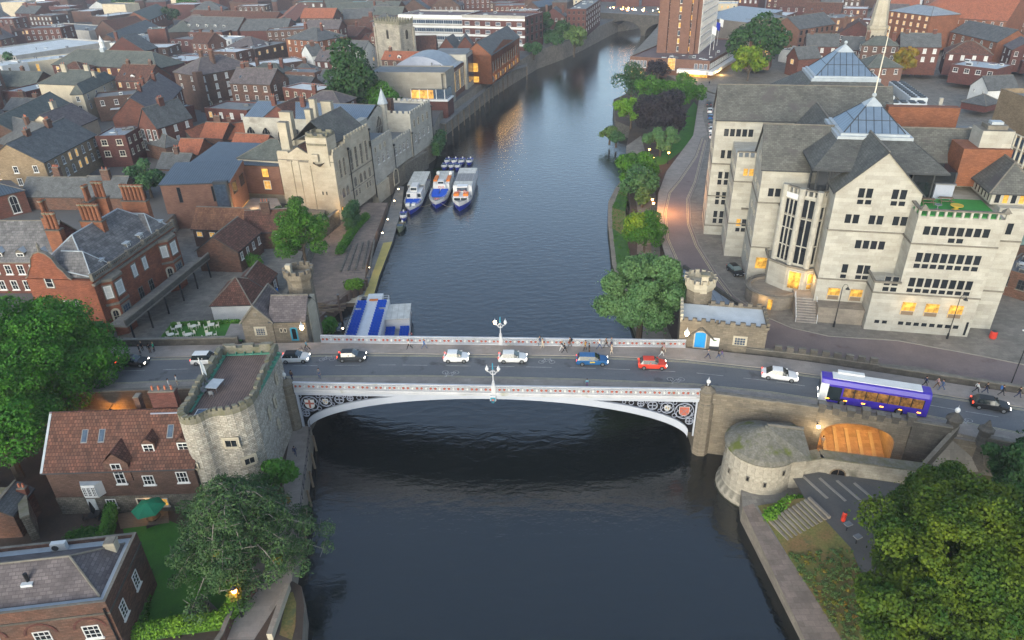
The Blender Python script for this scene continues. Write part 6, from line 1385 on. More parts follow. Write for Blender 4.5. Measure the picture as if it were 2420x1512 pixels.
# ---------------------------------------------------------------- the town: label, A, B, D, eave height, wall, roof, type, rise, front, right, left windows, chimneys
SB,SD = 'slate','slate_green'
CITY = [
 # left bank, middle distance
 ('modern brick house with angular blue grey metal roof and black framed corner window',(5,1510,240),(5,2165,215),11.,15.5,'modern_brick','dark_metal_roof','mono',1.6,('plain',2,1,.8,3.5),('plain',2,1,3.,2.6),None,0,5.2),
 ('long modern brick wing with blue metal roof beside the guildhall end wall',(5,1805,30),(6,215,60),13.,15.,'modern_brick','dark_metal_roof','mono',1.5,('litp',3,2,1.8,2.2,.2),None,None,0,8.),
 ('cottage with orange pantile roof and two lit windows below the modern brick house',(5,1815,650),(5,2300,668),7.5,9.2,'brown_brick','pantile_orange','gx',3.4,('lit',4,1,1.3,1.1,1),None,None,0,5.2),
 ('brick cottage with dark pantile roof behind the leafy riverside tree',(5,2310,690),(6,290,670),7.5,9.,'old_brick','pantile_dark','gx',3.4,('sash',2,1),None,None,1,5.2),
 ('gabled brick cottage with plum tiled roof and white windows facing the yard',8.5,(5,2245,868),(5,2460,680),9.6,'old_brick','pantile_dark','gy',3.,None,('sash',4,2,.9,1.5),None,0,5.2),
 ('brown tiled garage with hipped roof and white doors behind the lawn cafe',(5,1990,1375),(5,2370,1365),9.,8.4,'render_white','pantile_dark','hx',3.,None,None,None,0,5.2),
 ('long low brown tiled shed running behind the left lodge',6.,(6,90,1215),(6,190,1075),8.2,'old_brick','pantile_dark','gy',2.4,None,('sash',2,1),None,0,5.2),
 ('plain grey slate range with chimney stack behind the mansion chimneys',(5,200,345),(5,760,350),8.,12.,'old_brick',SB,'gx',3.2,None,None,None,1),
 ('second grey slate range ending beside the dark green tree',(5,765,352),(5,1150,355),9.,12.,'old_brick',SB,'gx',3.4,None,None,None,1),
 ('brick chapel with tall white arched window at the left edge',16.,(5,225,285),(5,100,200),14.,'red_brick','dark_metal_roof','hx',2.5,('arch',3,1,1.6,4.),None,None,0,6.),
 ('buff brick institute with two rows of arched windows, some glowing orange',14.,(5,410,25),(1,905,1275),17.,'buff_brick',SB,'gy',4.6,('sash',3,2),('arch',8,3,1.1,2.,.25),None,2),
 ('red brick cube with flat roof and cream casement windows',(1,900,1300),(1,1185,1290),10.,17.,'dark_red_brick','lead','flat',.4,('case',2,2,1.6,1.6),('case',3,2,1.1,1.6),None,0),
 ('low brick house with grey hipped roof beside the red brick cube',(1,1340,1340),(1,1560,1395),(1,1660,1340),13.,'old_brick',SB,'hx',2.6,None,('sash',1,1),None,1),
 ('bright pantile gable nearest the guildhall annexe',(1,2165,1420),(2,60,1440),9.,11.5,'orange_brick','pantile_bright','gx',3.5,None,None,None,0),
 ('bright pantile roof with white verge left of the annexe',(1,1660,1462),(1,1870,1465),9.,11.,'orange_brick','pantile_bright','gx',3.2,None,None,None,0),
 ('pantile roofed house at the centre of the orange roof cluster',(1,1890,1300),(1,2100,1310),9.,12.,'old_brick','pantile_bright','gx',3.3,None,None,None,1),
 ('pantile roofed house on the right of the orange roof cluster',(1,2080,1330),(1,2330,1300),9.,11.,'old_brick','pantile_bright','gx',3.4,None,None,None,1),
 ('small pantile house with stone gable left in the orange roof cluster',(1,1700,1310),(1,1830,1320),8.,12.,'rubble','pantile_bright','gy',2.6,('case',1,1),None,None,0),
 ('red brick school front with three tall white windows and slate gable',(1,1310,1195),(1,1480,1210),13.,17.5,'red_brick',SB,'gy',5.,('sash',3,2,1.2,2.8),('sashb',3,2),None,1),
 ('long red brick school range with slate roof, tall chimneys and dormered gables',12.,(1,1490,1080),(1,1720,830),19.,'red_brick','slate_purple','gy',5.,None,('sash',6,2,.9,2.4),None,3),
 ('grey rendered five storey house with brown brick river side and huge outside flue',(1,1640,680),(1,1860,715),(1,2235,600),21.,'brown_brick','slate_purple','hy',4.5,('sash',2,2,1.1,1.5),('sashb',5,4,1.1,1.9),None,2),
 ('brown brick townhouse with sash windows right of the tall grey rendered house',(1,2255,750),(1,2420,740),12.,18.,'brown_brick',SB,'hx',2.5,('sash',3,3,1.1,1.8),None,None,1),
 ('yellow stone bank with hipped slate roof and stone chimney',(1,670,895),(1,780,890),(1,1070,745),18.,'render_cream',SD,'hy',3.,('sash',1,2),('sash',4,2),None,1),
 ('yellow stone rear block with green slate roof and pale ridge behind the bank',(1,360,790),(1,880,810),14.,17.5,'render_cream',SD,'hx',4.,None,None,None,2),
 ('long curved looking green slate building with striped eaves band and white cupola',(1,490,610),(1,1480,650),15.,19.,'dark_red_brick',SD,'hx',5.,('lit',10,2,1.6,2.2,.3),None,None,0),
 ('broad green slate hall roof lying diagonally at the left',13.,(1,220,1290),(1,720,1010),15.,'brown_brick',SD,'gy',5.,None,('sash',4,1),None,0),
 ('brick house with purple slate roof and patchy white gable wall',13.,(1,640,1240),(1,920,1120),16.,'render_cream','slate_purple','gy',4.5,None,None,None,1),
 ('large dark slate roof with two copper dormers in front of the diagonal hall',(1,-80,1330),(1,470,1490),15.,14.,'brown_brick',SB,'gx',5.,None,None,None,2),
 ('pale rendered flat roofed store with tall lit windows beside a dark tree',(1,170,570),(1,240,600),(1,860,390),17.,'render_cream','white_roof','flat',.5,None,('litw',5,1,1.4,3.6,1),None,0),
 ('long grey flat store roof behind the pale rendered store',(1,-300,500),(1,150,540),(1,590,370),17.5,'concrete','white_roof','flat',.7,None,None,None,0),
 ('long low slate roof at the left edge below the flat store',(1,-100,810),(1,320,820),13.,13.,'brown_brick',SD,'gx',4.5,None,None,None,1),
 ('red brick yard building with turquoise shed in front of the yellow stone bank',(1,240,880),(1,575,800),11.,14.,'dark_red_brick','lead','flat',.5,None,None,None,0),
 ('red brick chimneyed block with grey dormer at the left edge',(1,30,1040),(1,340,1050),10.,13.,'brown_brick',SB,'gx',3.,None,None,None,2),
 ('steep slate lean to block against the red school range',(1,1700,1030),(1,1830,1000),7.,14.,'red_brick','dark_metal_roof','flat',.3,None,None,None,0),
 ('row of slate cottages in the bottom of the orange roof cluster',(1,1480,1590),(1,1760,1600),8.,9.5,'old_brick',SB,'gx',3.,None,None,None,1,5.2),
 # left bank further away
 ('slate roofed house with brown brick front above the blue metal hall roof',(2,85,830),(2,465,870),11.,14.5,'brown_brick',SB,'gx',4.,('sashb',3,1,1.1,2.),None,None,0),
 ('low dark slate roofed building against the tall leafy tree',(2,560,800),(2,830,812),14.,14.,'brown_brick',SB,'gx',4.2,None,None,None,0),
 ('flat white roofed brick block with grey roof cabin',(2,0,640),(2,480,580),14.,15.,'brown_brick','white_roof','flat',.5,('sash',5,1,1.2,1.5),None,None,0),
 ('brick block with slate dormers between the white flat roof and the white gable',(2,290,700),(2,560,700),11.,13.,'brown_brick',SB,'hx',3.5,None,None,None,1),
 ('white rendered gable end house with slate roof',(2,430,500),(2,530,530),(2,610,505),17.,'render_white',SB,'gy',3.8,('sash',1,2),('sash',1,3),None,1),
 ('long stone fronted block with stained parapet and small windows',(2,-10,480),(2,345,400),12.,16.,'brown_brick','felt','flat',.8,('lit',5,1,1.3,1.6,.3),None,None,0),
 ('orange brick georgian block with hipped slate roof and tall chimney',(2,280,365),(2,580,388),(2,790,335),20.,'orange_brick',SB,'hx',4.5,('sash',5,2),('sash',4,2,1.2,1.9),None,2),
 ('pale flat roof with rooflights behind the georgian block',(2,260,265),(2,840,225),18.,18.,'brown_brick','white_roof','flat',.5,None,None,None,0),
 ('dark slate box roof behind the church at the left of the orange roof',(2,-150,290),(2,290,285),16.,17.,'dark_red_brick',SB,'gx',5.,None,None,None,0),
 ('grey sided block with bright orange monopitch roof',12.,(2,370,200),(2,500,60),18.,'dark_grey','pantile_bright','gy',2.5,None,None,None,0),
 ('small bright orange gable roof beside the grey sided block',(2,60,195),(2,290,200),12.,16.,'old_brick','pantile_bright','gx',3.2,None,None,None,0),
 ('long low offices with green roof and a row of white windows at the top edge',(2,345,25),(2,1060,28),16.,18.,'brown_brick','copper','flat',.5,('sashb',9,1,1.6,1.9),None,None,0),
 ('slate house with white dormer beside the green roofed offices',(2,1010,80),(2,1330,85),14.,17.,'old_brick',SD,'gx',4.2,('sash',3,1),None,None,1),
 ('dark red house roof immediately left of the church tower',(2,960,260),(2,1110,262),16.,15.,'dark_red_brick','pantile_dark','gx',5.,None,None,None,1),
 ('red gabled terrace between the tall leafy tree and the church tower',(2,965,400),(2,1125,410),12.,14.,'dark_red_brick','pantile_dark','gy',4.,('arch',2,1),None,None,1),
 ('slate roof with orange lichen patch behind the church tower',(2,820,180),(2,1110,170),14.,17.,'old_brick',SB,'gx',5.,None,None,None,0),
 ('dark red terrace roof left of the red gabled terrace',(2,790,330),(2,950,345),14.,14.,'dark_red_brick','pantile_dark','gx',4.,None,None,None,1),
 ('long plum pantile roof in front of the banded offices',(2,1385,490),(2,1700,480),16.,15.,'dark_red_brick','pantile_dark','gx',5.5,None,None,None,0),
 ('brick gable with slate roof in front of the banded offices',(2,1720,470),(2,1885,470),14.,14.5,'red_brick',SB,'gy',5.,('arch',1,1),None,None,0),
 ('second brick gable with slate roof nearest the restaurant',(2,1900,455),(2,2060,450),14.,14.5,'red_brick',SB,'gy',5.,('arch',1,1),None,None,0),
 ('slender dark roofed brick block behind the riverside trees',(3,130,65),(3,250,70),(3,380,30),19.,'brown_brick','dark_metal_roof','gy',3.,None,None,None,0),
 ('small timber boathouse with orange pyramid roof among the riverside trees',(3,135,360),(3,265,330),11.,12.,'dark_grey','pantile_bright','pyr',3.5,None,None,None,0),
 ('white framed office corner with large dark windows above the quay',(3,0,120),(3,130,112),12.,22.,'concrete','felt','flat',.5,('dark',3,4,2.8,2.4),None,None,0),
 ('tall red brick riverside warehouse with small windows before the far bridge',(3,520,95),(3,700,95),(3,900,0),23.,'dark_red_brick','felt','flat',.6,('dark',4,4,1.,1.4),('sash',8,4,1.1,1.6),None,0),
 ('brown block behind the red brick warehouse at the top edge',(3,380,20),(3,520,20),20.,22.,'brown_brick',SB,'hx',4.,None,None,None,0),
 ('slate hipped hall at the top left with brick eaves wall',16.,(1,1410,190),(1,1610,105),17.,'orange_brick',SD,'gy',5.,None,('sash',7,1),None,0),
 ('wide pyramid like slate roof near the top edge',(1,1800,108),(1,2110,95),18.,18.,'brown_brick',SB,'hx',5.5,None,None,None,0),
 ('long dark slate roof with five white dormers',(1,1750,275),(1,2240,292),15.,17.,'red_brick',SB,'gx',6.,None,None,None,0),
 ('rosy tiled terrace roof with many chimney pots behind the dormered slate roof',(1,1790,165),(1,2600,190),11.,17.,'red_brick','pantile_dark','gx',4.,None,None,None,5),
 ('hipped green slate end block beside the brick lift tower',(1,1560,305),(1,1820,298),18.,16.,'brown_brick',SD,'hx',5.,None,None,None,0),
 ('very long narrow slate roof running diagonally across the upper left',13.,(1,1150,400),(1,1500,250),15.5,'brown_brick',SB,'gy',4.,None,None,None,0),
 ('white rooftop office with ribbon windows in the upper left',9.,(1,1222,402),(1,1400,325),19.,'render_white','felt','flat',.3,None,('strip',3,1,2.4,1.6),None,0),
 ('brick lift tower with green capped flat roof',(1,1390,285),(1,1560,275),11.,20.,'red_brick','copper','flat',.4,None,None,None,0),
 ('flat roofed red brick offices with a row of small sashes',(1,1780,312),(1,2100,312),(1,2180,280),17.,'red_brick','felt','flat',.5,('sash',6,1),('sash',1,2),None,0),
 ('brick and white panel offices in front of the small sash offices',(1,1600,375),(1,1915,385),18.,15.,'dark_red_brick','felt','flat',.5,('sash',5,1,1.8,1.8),None,None,0),
 ('red brick range with arched parapet and yellow lit windows',(1,2140,490),(2,0,470),14.,15.,'red_brick','white_roof','flat',.5,('lit',5,1,1.3,1.8,.5),None,None,0),
 ('dark pyramid roof with dormer right of the white panel offices',(1,2150,440),(1,2400,450),14.,16.,'dark_red_brick','slate_purple','hx',4.,None,None,None,0),
 ('rust pantile double roof with skylights in the upper left',(1,1090,290),(1,1400,240),16.,15.,'old_brick','pantile_dark','gx',5.5,None,None,None,0),
 ('brick house with slate gable and red end wall in the far upper left',(1,140,125),(1,330,130),14.,17.,'red_brick',SB,'gx',4.5,('sash',2,2),None,None,2),
 ('white walled hotel on the top edge in the upper left',(1,320,-30),(1,560,-30),14.,18.,'render_white',SB,'gx',4.,('sash',5,3),None,None,0),
 ('slate roof with white gable end wall in the far upper left',13.,(1,1010,60),(1,1110,5),16.,'render_white',SD,'gy',4.,None,('sash',3,1),None,0),
 ('flat white plant roof crowded with ducts in the upper left',(1,1010,160),(1,1310,120),16.,16.,'brown_brick','white_roof','flat',.4,None,None,None,0),
 ('grey market roof with cabins at the far left',(1,290,260),(1,840,300),22.,14.,'concrete','felt','flat',.6,None,None,None,0),
 # right bank
 ('brown office block with pale flat roof behind the hotel',(3,1935,110),(3,2215,190),24.,20.,'brown_stone','felt','flat',.5,('sash',4,3,1.4,1.6),None,None,0),
 ('long grey clad office with pipe on its roof behind the round leafy trees',(3,2215,215),(3,2560,100),24.,20.,'render_grey','lead','mono',1.5,('dark',6,2,1.4,1.4),None,None,0),
 ('white roofed brick hall with tall white window bays',(4,20,205),(4,270,120),20.,17.,'red_brick','white_roof','flat',.4,('sash',7,2,1.2,3.),None,('sash',2,2),0),
 ('brown brick mill with cranked slate roof left of the second pyramid',(4,295,278),(4,635,225),14.,20.,'modern_brick',SB,'gx',4.5,('dark',7,3,1.6,1.9),None,('sash',1,1),0),
 ('brick stair block with three yellow lit windows',(4,635,182),(4,905,155),14.,20.,'modern_brick','felt','flat',.5,('lit',4,4,1.5,1.8,.3),None,None,0),
 ('orange brick apartments with lit windows right of the spire',(4,1150,100),(4,1545,150),16.,24.,'orange_brick','lead','hx',3.,('lit',6,4,1.3,1.7,.3),None,None,0),
 ('lower orange brick wing beside the spire with two glowing windows',(4,1080,235),(4,1290,262),10.,17.,'orange_brick','copper','flat',.4,('lit',4,2,1.4,1.8,.5),None,None,0),
 ('huge red tiled roof over an orange brick hall at the upper right',(4,1525,155),(4,2260,200),26.,22.,'orange_brick','pantile_bright','gx',10.,('sash',9,3,1.1,1.5,.1),None,('sash',2,3),0),
 ('red brick apartments with gables and white arched windows at the upper right',(4,1730,300),(4,2170,400),14.,17.,'orange_brick',SB,'gx',4.5,('arch',5,3,1.6,2.1),None,('sash',2,2),0),
 ('dark red block with green flat roofs at the right edge',(4,2190,385),(4,2600,400),16.,17.,'dark_red_brick','copper','flat',.5,('sash',3,2),None,None,0),
 ('red brick block with stained flat roof below the arched window apartments',(4,1730,615),(4,2165,665),14.,15.,'dark_red_brick','lead_edge','flat',.4,('sash',4,1,1.7,1.5),None,None,0),
 ('small white gabled house with slate roof at the right',(4,1915,805),(4,2085,855),10.,14.5,'render_white',SB,'gy',3.5,('sash',2,1,.8,1.),None,None,0),
 ('red brick corner house with one white window under the white gable',(4,1830,960),(4,2060,1000),9.,11.,'dark_red_brick',SB,'hx',2.5,('sash',3,1,1.,1.8),None,None,0),
 ('tall beige and brown office slab with white window grid at the right edge',(4,2190,885),(4,2750,1090),15.,27.,'buff_brick','felt','flat',1.2,None,None,None,0,7.),
 ('steep slate roofs and chimneys behind the office slab at the far right',(4,2270,100),(4,2700,150),16.,18.,'dark_red_brick',SB,'gy',5.,('sash',3,2),None,None,2),
 ('rust roofed terrace behind the white roofed hall at the top edge',(4,90,60),(4,460,70),14.,18.,'dark_red_brick','pantile_dark','gx',5.,('sash',5,1),None,None,3),
 ('white and red painted house front at the top edge',(4,470,25),(4,690,30),12.,18.,'render_white',SB,'gx',4.,('sash',4,2),None,None,1),
 ('red brick house with one pale lit window left of the second pyramid',(4,180,530),(4,290,560),10.,14.,'red_brick',SB,'gy',4.,('litw',1,1,2.,1.8,1),None,None,0,7.),
 ('low white canopy building with orange lights left of the second pyramid',(4,320,500),(4,570,460),12.,12.,'render_white','felt','flat',.4,('litp',3,1,2.4,2.,1),None,None,0,7.),
 ('low brick service building with blue door right of the office block',(8,2190,1040),(8,2500,1130),9.,11.,'old_brick','felt','flat',.5,('dark',2,1),None,('dark',1,1),0,7.),
 ('green ribbed roof of a low hall right of the office block',(8,2240,800),(8,2560,800),14.,11.,'old_brick','copper','gx',2.5,None,None,None,0,7.),
]
rc = random.Random(21)
for e in CITY:
 lb,A,B_,D,ze,wl,rf,rt,rh,fw,rw,lw,nch = e[:13]; zg = e[13] if len(e) > 13 else 8.9
 nm = 'brick_building' if 'brick' in wl else 'building'
 fx = lambda w_: None if w_ is None else (w_[0],w_[1],w_[2],w_[3] if len(w_) > 3 else 1.15,w_[4] if len(w_) > 4 else 1.7,w_[5] if len(w_) > 5 else .03)
 s = simple(nm,lb,A,B_,D,ze,zg,wl,rf,rt,rh,fx(fw),fx(rw),fx(lw),clutter=(3+rc.randint(0,4)) if rt == 'flat' else 0,vm='white_paint' if rf == 'white_roof' else 'coping')
 cm_ = 'red_brick' if wl in ('red_brick','dark_red_brick','orange_brick') else ('cream_stone' if wl == 'render_cream' else 'old_brick')
 for k in range(nch):
  x = s.W*(.12+.76*(k+.5)/nch); y = s.D*rc.uniform(.4,.6)
  if rt == 'gy': x,y = s.W*rc.uniform(.4,.6),s.D*(.15+.7*(k+.5)/nch)
  s.chimney(x,y,rh+1.4+rc.random(),w=rc.uniform(1.,2.2) if rt != 'gy' else .9,d=.9 if rt != 'gy' else 1.8,m=cm_,pots=rc.randint(2,4))
 if 'five white dormers' in lb:
  for k in range(5): s.dormer(s.W*(.05+.17*k),1.6,s.H+1.2,w=1.5,h=1.5,rise=.1,depth=2,rt='flat')
 if 'copper dormers' in lb:
  for k in range(2): s.dormer(s.W*(.62+.2*k),1.6,s.H+1.,w=1.7,h=1.3,rise=.1,depth=2,rt='flat',rm='copper')
 if 'window grid' in lb:
  b = MB(); n = 11
  for i in range(n+1): b.box(s.W*.08+i*s.W*.92/n-.15,s.W*.08+i*s.W*.92/n+.15,-.3,0,1,s.H-6.5,'cream_paint')
  for j in range(8): b.box(s.W*.08,s.W,-.25,0,s.H-6.7-j*2.75,s.H-6.5-j*2.75,'cream_paint')
  s.add('facade_grid',b); b = MB()
  for j in range(7):
   for i in range(n): b.box(s.W*.08+i*s.W*.92/n+.3,s.W*.08+(i+1)*s.W*.92/n-.3,-.06,0,s.H-9-j*2.75,s.H-7.2-j*2.75,'glass_blue')
  s.add('window_band',b)
  for j in range(3): s.putwin('L',5,s.H-11-j*3.4,'dark',1.6,1.8); s.putwin('L',10,s.H-11-j*3.4,'dark',1.6,1.8)
 if 'huge outside flue' in lb:
  b = MB(); b.box(s.W-.2,s.W+2.2,-1.4,1.,0,s.H+1.5,'brown_brick'); s.add('outside_flue',b); s.putwin('R',2.2,.5,win(2.6,3.,'cream_stone','void',1,1,None,1.,.4),0,0)
 if 'cupola' in lb:
  b = MB(); x,y = s.W*.4,s.D/2; b.box(x-1,x+1,y-1,y+1,s.H+3,s.H+6,'lead_edge'); b.lathe((x,y,s.H+6),[(1.1,0),(.9,.2),(.9,2),(1.1,2.2),(.5,3.2),(0,4.6)],'white_paint',8); s.add('cupola',b)
 if 'angular' in lb:
  b = MB(); b.box(s.W-3.3,s.W-.2,-1.,.2,3.6,s.H+.6,'dark_grey'); b.box(s.W-3.1,s.W-.6,-1.05,-1.,4.,s.H,'glass_blue'); s.add('corner_window',b); b = MB(); b.box(1,s.W+5,-.1,12,-.2,.12,'timber'); b.box(s.W-1,s.W+.05,1.5,10,.4,2.9,'lit_warm'); s.add('lit_undercroft',b); lamp(s.toworld(s.W+3,4,2.6),700,(1.,.66,.3),.6)
# warm lamps by the guildhall end
for p_,z,pw in (((6,450,480),6.8,220),((6,700,590),6.,90),((6,800,480),6.,120),((6,60,420),10.5,420),((5,2290,450),10.,420)): lamp(W(p_,z),pw,(1.,.6,.25),.3)
t = thing('paved_terrace','pale timber terrace glowing in warm light beside the guildhall end wall','terrace',W((5,2190,500),5.2)); b = MB(); pg = [W(p,8.)-t.location for p in ((5,2120,530),(5,2380,360),(6,200,360),(6,290,530))]; b.prism([(p.x,p.y) for p in pg],-1,2.8,'quay_stone','paving_pink'); b.build('floor',t)
# ---------------------------------------------------------------- remaining roofs of the town between the surveyed ones
def inside(p,pad=2.):
 for s in FOOT:
  d = Vector((p[0]-s.org.x,p[1]-s.org.y,0)); x,y = d.dot(s.ux),d.dot(s.uy)
  if -pad < x < s.W+pad and -pad < y < s.D+pad: return True
 return False
def riverdist(x,y,side):
 L = LEU if side < 0 else REU; best = 1e9
 for a,b_ in zip(L[:-1],L[1:]):
  a,b_ = Vector(a),Vector(b_); t_ = max(0,min(1,(Vector((x,y))-a).dot(b_-a)/(b_-a).length_squared)); best = min(best,(a+(b_-a)*t_-Vector((x,y))).length)
 return best
def xriver(y,L):
 ys = [p for p in L]
 for a,b_ in zip(ys[:-1],ys[1:]):
  if a[1] <= y <= b_[1]: return a[0]+(b_[0]-a[0])*(y-a[1])/(b_[1]-a[1])
 return None
WL = [('red_brick','red brick'),('dark_red_brick','dark red brick'),('brown_brick','brown brick'),('old_brick','old brick'),('render_white','white rendered'),('render_cream','cream rendered'),('modern_brick','pinkish brick')]
RL = [('slate','grey slate'),('slate_green','greenish slate'),('slate_purple','purple slate'),('pantile_dark','rust tiled'),('pantile_bright','bright orange tiled'),('felt','grey flat'),('white_roof','pale flat')]
seen = {}; cnt = 0
rows = [170,186,203,222,242,263,285,309,334,361,390,421,455,492,532,576,625,680,745,820]
for y0 in rows:
 x = -420.
 while x < 470:
  wd_ = rc.uniform(9,17)*(1+max(0,y0-300)/600); x += wd_*1.12; dp = rc.uniform(8,13)*(1+max(0,y0-300)/500); y = y0+rc.uniform(-3,3)
  if abs(x) > 60+y*.85: continue
  xl,xr = xriver(y,LEU),xriver(y,REU)
  if xl is not None and xl-20 < x < (xr or xl+60)+16: continue
  if xl is None and y > 500 and 20 < x < 210: continue
  if xl is None and y <= 215 and x > -60: continue
  if x > 0 and (y < 250 or (x < 92 and y < 420)): continue
  if x > 0 and x < 135 and y < 300: continue
  if x < 0 and y < 182: continue
  an = (rad(-16) if x < 40 else rad(-24))+rc.gauss(0,.12)+(math.pi/2*0 if rc.random() < .8 else .4)
  ux = Vector((math.cos(an),math.sin(an),0)); uy = Vector((-ux.y,ux.x,0)); org = Vector((x-wd_/2,y,8.9))
  if any(inside(org+ux*(wd_*u)+uy*(dp*v_),.6) for u in (0,.5,1) for v_ in (0,.5,1)): continue
  w_ = rc.choice(WL[:4]+WL[:3]+WL) if y > 260 else rc.choice(WL[:4]); r_ = rc.choice(RL[:3]+RL[:4]+RL); r_ = rc.choice(RL[5:]) if (x < -120 and y > 240 and rc.random() < .38) or rc.random() < .1 else r_; H = rc.uniform(6.5,11.5); rt = 'flat' if 'flat' in r_[1] else rc.choice(['gx','gx','gy','hx'])
  ty = {'flat': 'block','gx': 'terrace house','gy': 'gabled house','hx': 'hipped house'}[rt]; nch = 0 if rt == 'flat' else rc.choice([0,1,1,2])
  tall = 'tall ' if H > 9.6 else 'low ' if H < 7.8 else ''
  band = 'behind the guildhall' if y < 260 and x < 0 else 'around the church tower' if y < 380 and x < 0 and x > -140 else 'behind the long green building' if x < 0 and y < 380 else 'at the top left' if x < 0 and y > 520 else 'beyond the banded offices' if x < 60 else 'behind the spire' if y < 420 else 'at the top right'
  chs = ['with no chimney','with one chimney stack','with two chimney stacks'][nch]
  lb = '%s%s %s with %s roof %s' % (tall,w_[1],ty,r_[1],band) if rt == 'flat' else '%s%s %s, %s roof, %s' % (tall,w_[1],ty,r_[1],band)
  if rt != 'flat' and len(lb.split()) < 11: lb += ' '+chs
  s = Bd.__new__(Bd); s.W,s.D,s.H,s.zg,s.wall,s.org,s.ux,s.uy,s.rz = wd_,dp,H,8.9,w_[0],org,ux,uy,an
  key = lb; seen.setdefault(key,[]).append(s)
  s.root = thing('town_house' if rt != 'flat' else 'flat_roofed_block',lb,'house' if rt != 'flat' else 'building',org,an); FOOT.append(s)
  rh = {'gx': dp*.36,'gy': wd_*.34,'hx': min(dp,wd_)*.3,'flat': .5}[rt]
  s.walls(rt if rt[0] == 'g' else None,rh); s.roof(rt,rh,r_[0],oh=.25,vm='white_paint' if r_[0] == 'white_roof' else 'coping')
  if rt == 'flat': s.flatclutter(rc.randint(1,4),cnt)
  st = rc.choice(['sash','sash','sashb','case']); nc = max(2,int(wd_/3.2)); nr = 2 if H > 8 else 1
  if y < 560: s.wins('F',st,nc,nr,1.2,1.7,lit=.08,seed=cnt); s.wins('R' if x < 60 else 'L',st,2,nr,1.1,1.7,lit=.05,seed=cnt+1)
  for k in range(nch): s.chimney(wd_*(.15+.7*k),dp*.5,rh+1.5,w=1.3,d=.9,m='red_brick' if rc.random() < .6 else 'old_brick',pots=2 if y < 330 else 0)
  if rt == 'gx' and rc.random() < .5 and y < 450:
   for k in range(rc.randint(1,3)): s.skylight(wd_*(.2+.28*k),dp*.15,'gx',rh,.9,1.2)
  if rt == 'gx' and rc.random() < .3 and y < 400: s.dormer(wd_*.5,dp*.1,H+.3,w=1.6,h=1.3,rise=.5,depth=1.8,rm=r_[0])
  if rc.random() < .3 and y < 420:   # rear extension
   b = MB(); x0 = wd_*rc.uniform(0,.5); b.box(x0,x0+wd_*.4,-3.2,0,0,H*.55,w_[0],rc.choice(['felt','slate','white_roof'])); s.add('extension',b)
  cnt += 1
ORD = ['nearest','second nearest','third nearest','fourth nearest','fifth nearest','sixth nearest','seventh nearest','eighth nearest','ninth nearest']
for k,L in seen.items():
 if len(L) > 1:
  L.sort(key=lambda s: s.org.y)
  for i,s in enumerate(L): s.root['label'] = (ORD[min(i,8)]+' '+k); s.root['group'] = 'background roofs of the same kind'
# ---------------------------------------------------------------- trees
def leaves(lobes,n,size,seed,m,up=.25,droop=0.,asp=1.3):
 """many small leaf-cluster faces spread through the outer volume of the lobes"""
 r = np.random.default_rng(seed); L = np.array(lobes,float); ar = L[:,3]**2; idx = r.choice(len(L),n,p=ar/ar.sum())
 d = r.normal(size=(n,3)); d[:,2] += up; d /= np.linalg.norm(d,axis=1)[:,None]
 rad_ = L[idx,3]*(1-np.abs(r.normal(0,.2,n))+np.where(r.random(n) < .14,r.exponential(.16,n),0)).clip(.2,1.4)
 pos = L[idx,:3]+d*rad_[:,None]*np.array([1,1,.85])
 keep = np.ones(n,bool)
 for l in L:
  dd = (pos-l[:3])/np.array([1,1,.85]); keep &= ~((np.linalg.norm(dd,axis=1) < l[3]*.62))
 pos,d = pos[keep],d[keep]; n = len(pos)
 nr = d*.8+r.normal(size=(n,3))*.55+np.array([0,0,.35]); nr /= np.linalg.norm(nr,axis=1)[:,None]
 a = np.cross(nr,r.normal(size=(n,3)));
 if droop: a = a/np.linalg.norm(a,axis=1)[:,None]+np.array([0,0,-droop])
 a /= np.linalg.norm(a,axis=1)[:,None]; b = np.cross(nr,a); b /= np.linalg.norm(b,axis=1)[:,None]
 s = size*r.uniform(.55,1.35,n)[:,None]; k = s/asp; pos[:,2] += 0
 v = np.empty((n,4,3)); v[:,0] = pos-a*s; v[:,1] = pos+b*k*.8-a*s*.1; v[:,2] = pos+a*s; v[:,3] = pos-b*k-a*s*.15
 v[:,1] += nr*s*.18; v[:,3] -= nr*s*.12
 me = bpy.data.meshes.new('crown'); me.vertices.add(n*4); me.vertices.foreach_set('co',v.reshape(-1)); me.loops.add(n*4); me.loops.foreach_set('vertex_index',np.arange(n*4)); me.polygons.add(n); me.polygons.foreach_set('loop_start',np.arange(n)*4); me.polygons.foreach_set('loop_total',np.full(n,4)); me.materials.append(m); me.update(); me.validate()
 return me
def lobeset(rx,ry,rz,k,seed,rl=.42,cz=0.):
 r = random.Random(seed); out = []
 for i in range(k):
  u = r.uniform(-.75,1); a = i*2.399+r.uniform(-.3,.3); h = math.sqrt(1-u*u) if abs(u) < 1 else 0; q_ = r.uniform(.5,.86)
  out.append((rx*h*math.cos(a)*q_,ry*h*math.sin(a)*q_,cz+rz*u*q_,min(rx,ry,rz)*rl*r.uniform(.6,1.35)))
 out.append((0,0,cz,min(rx,ry,rz)*.45)); return out
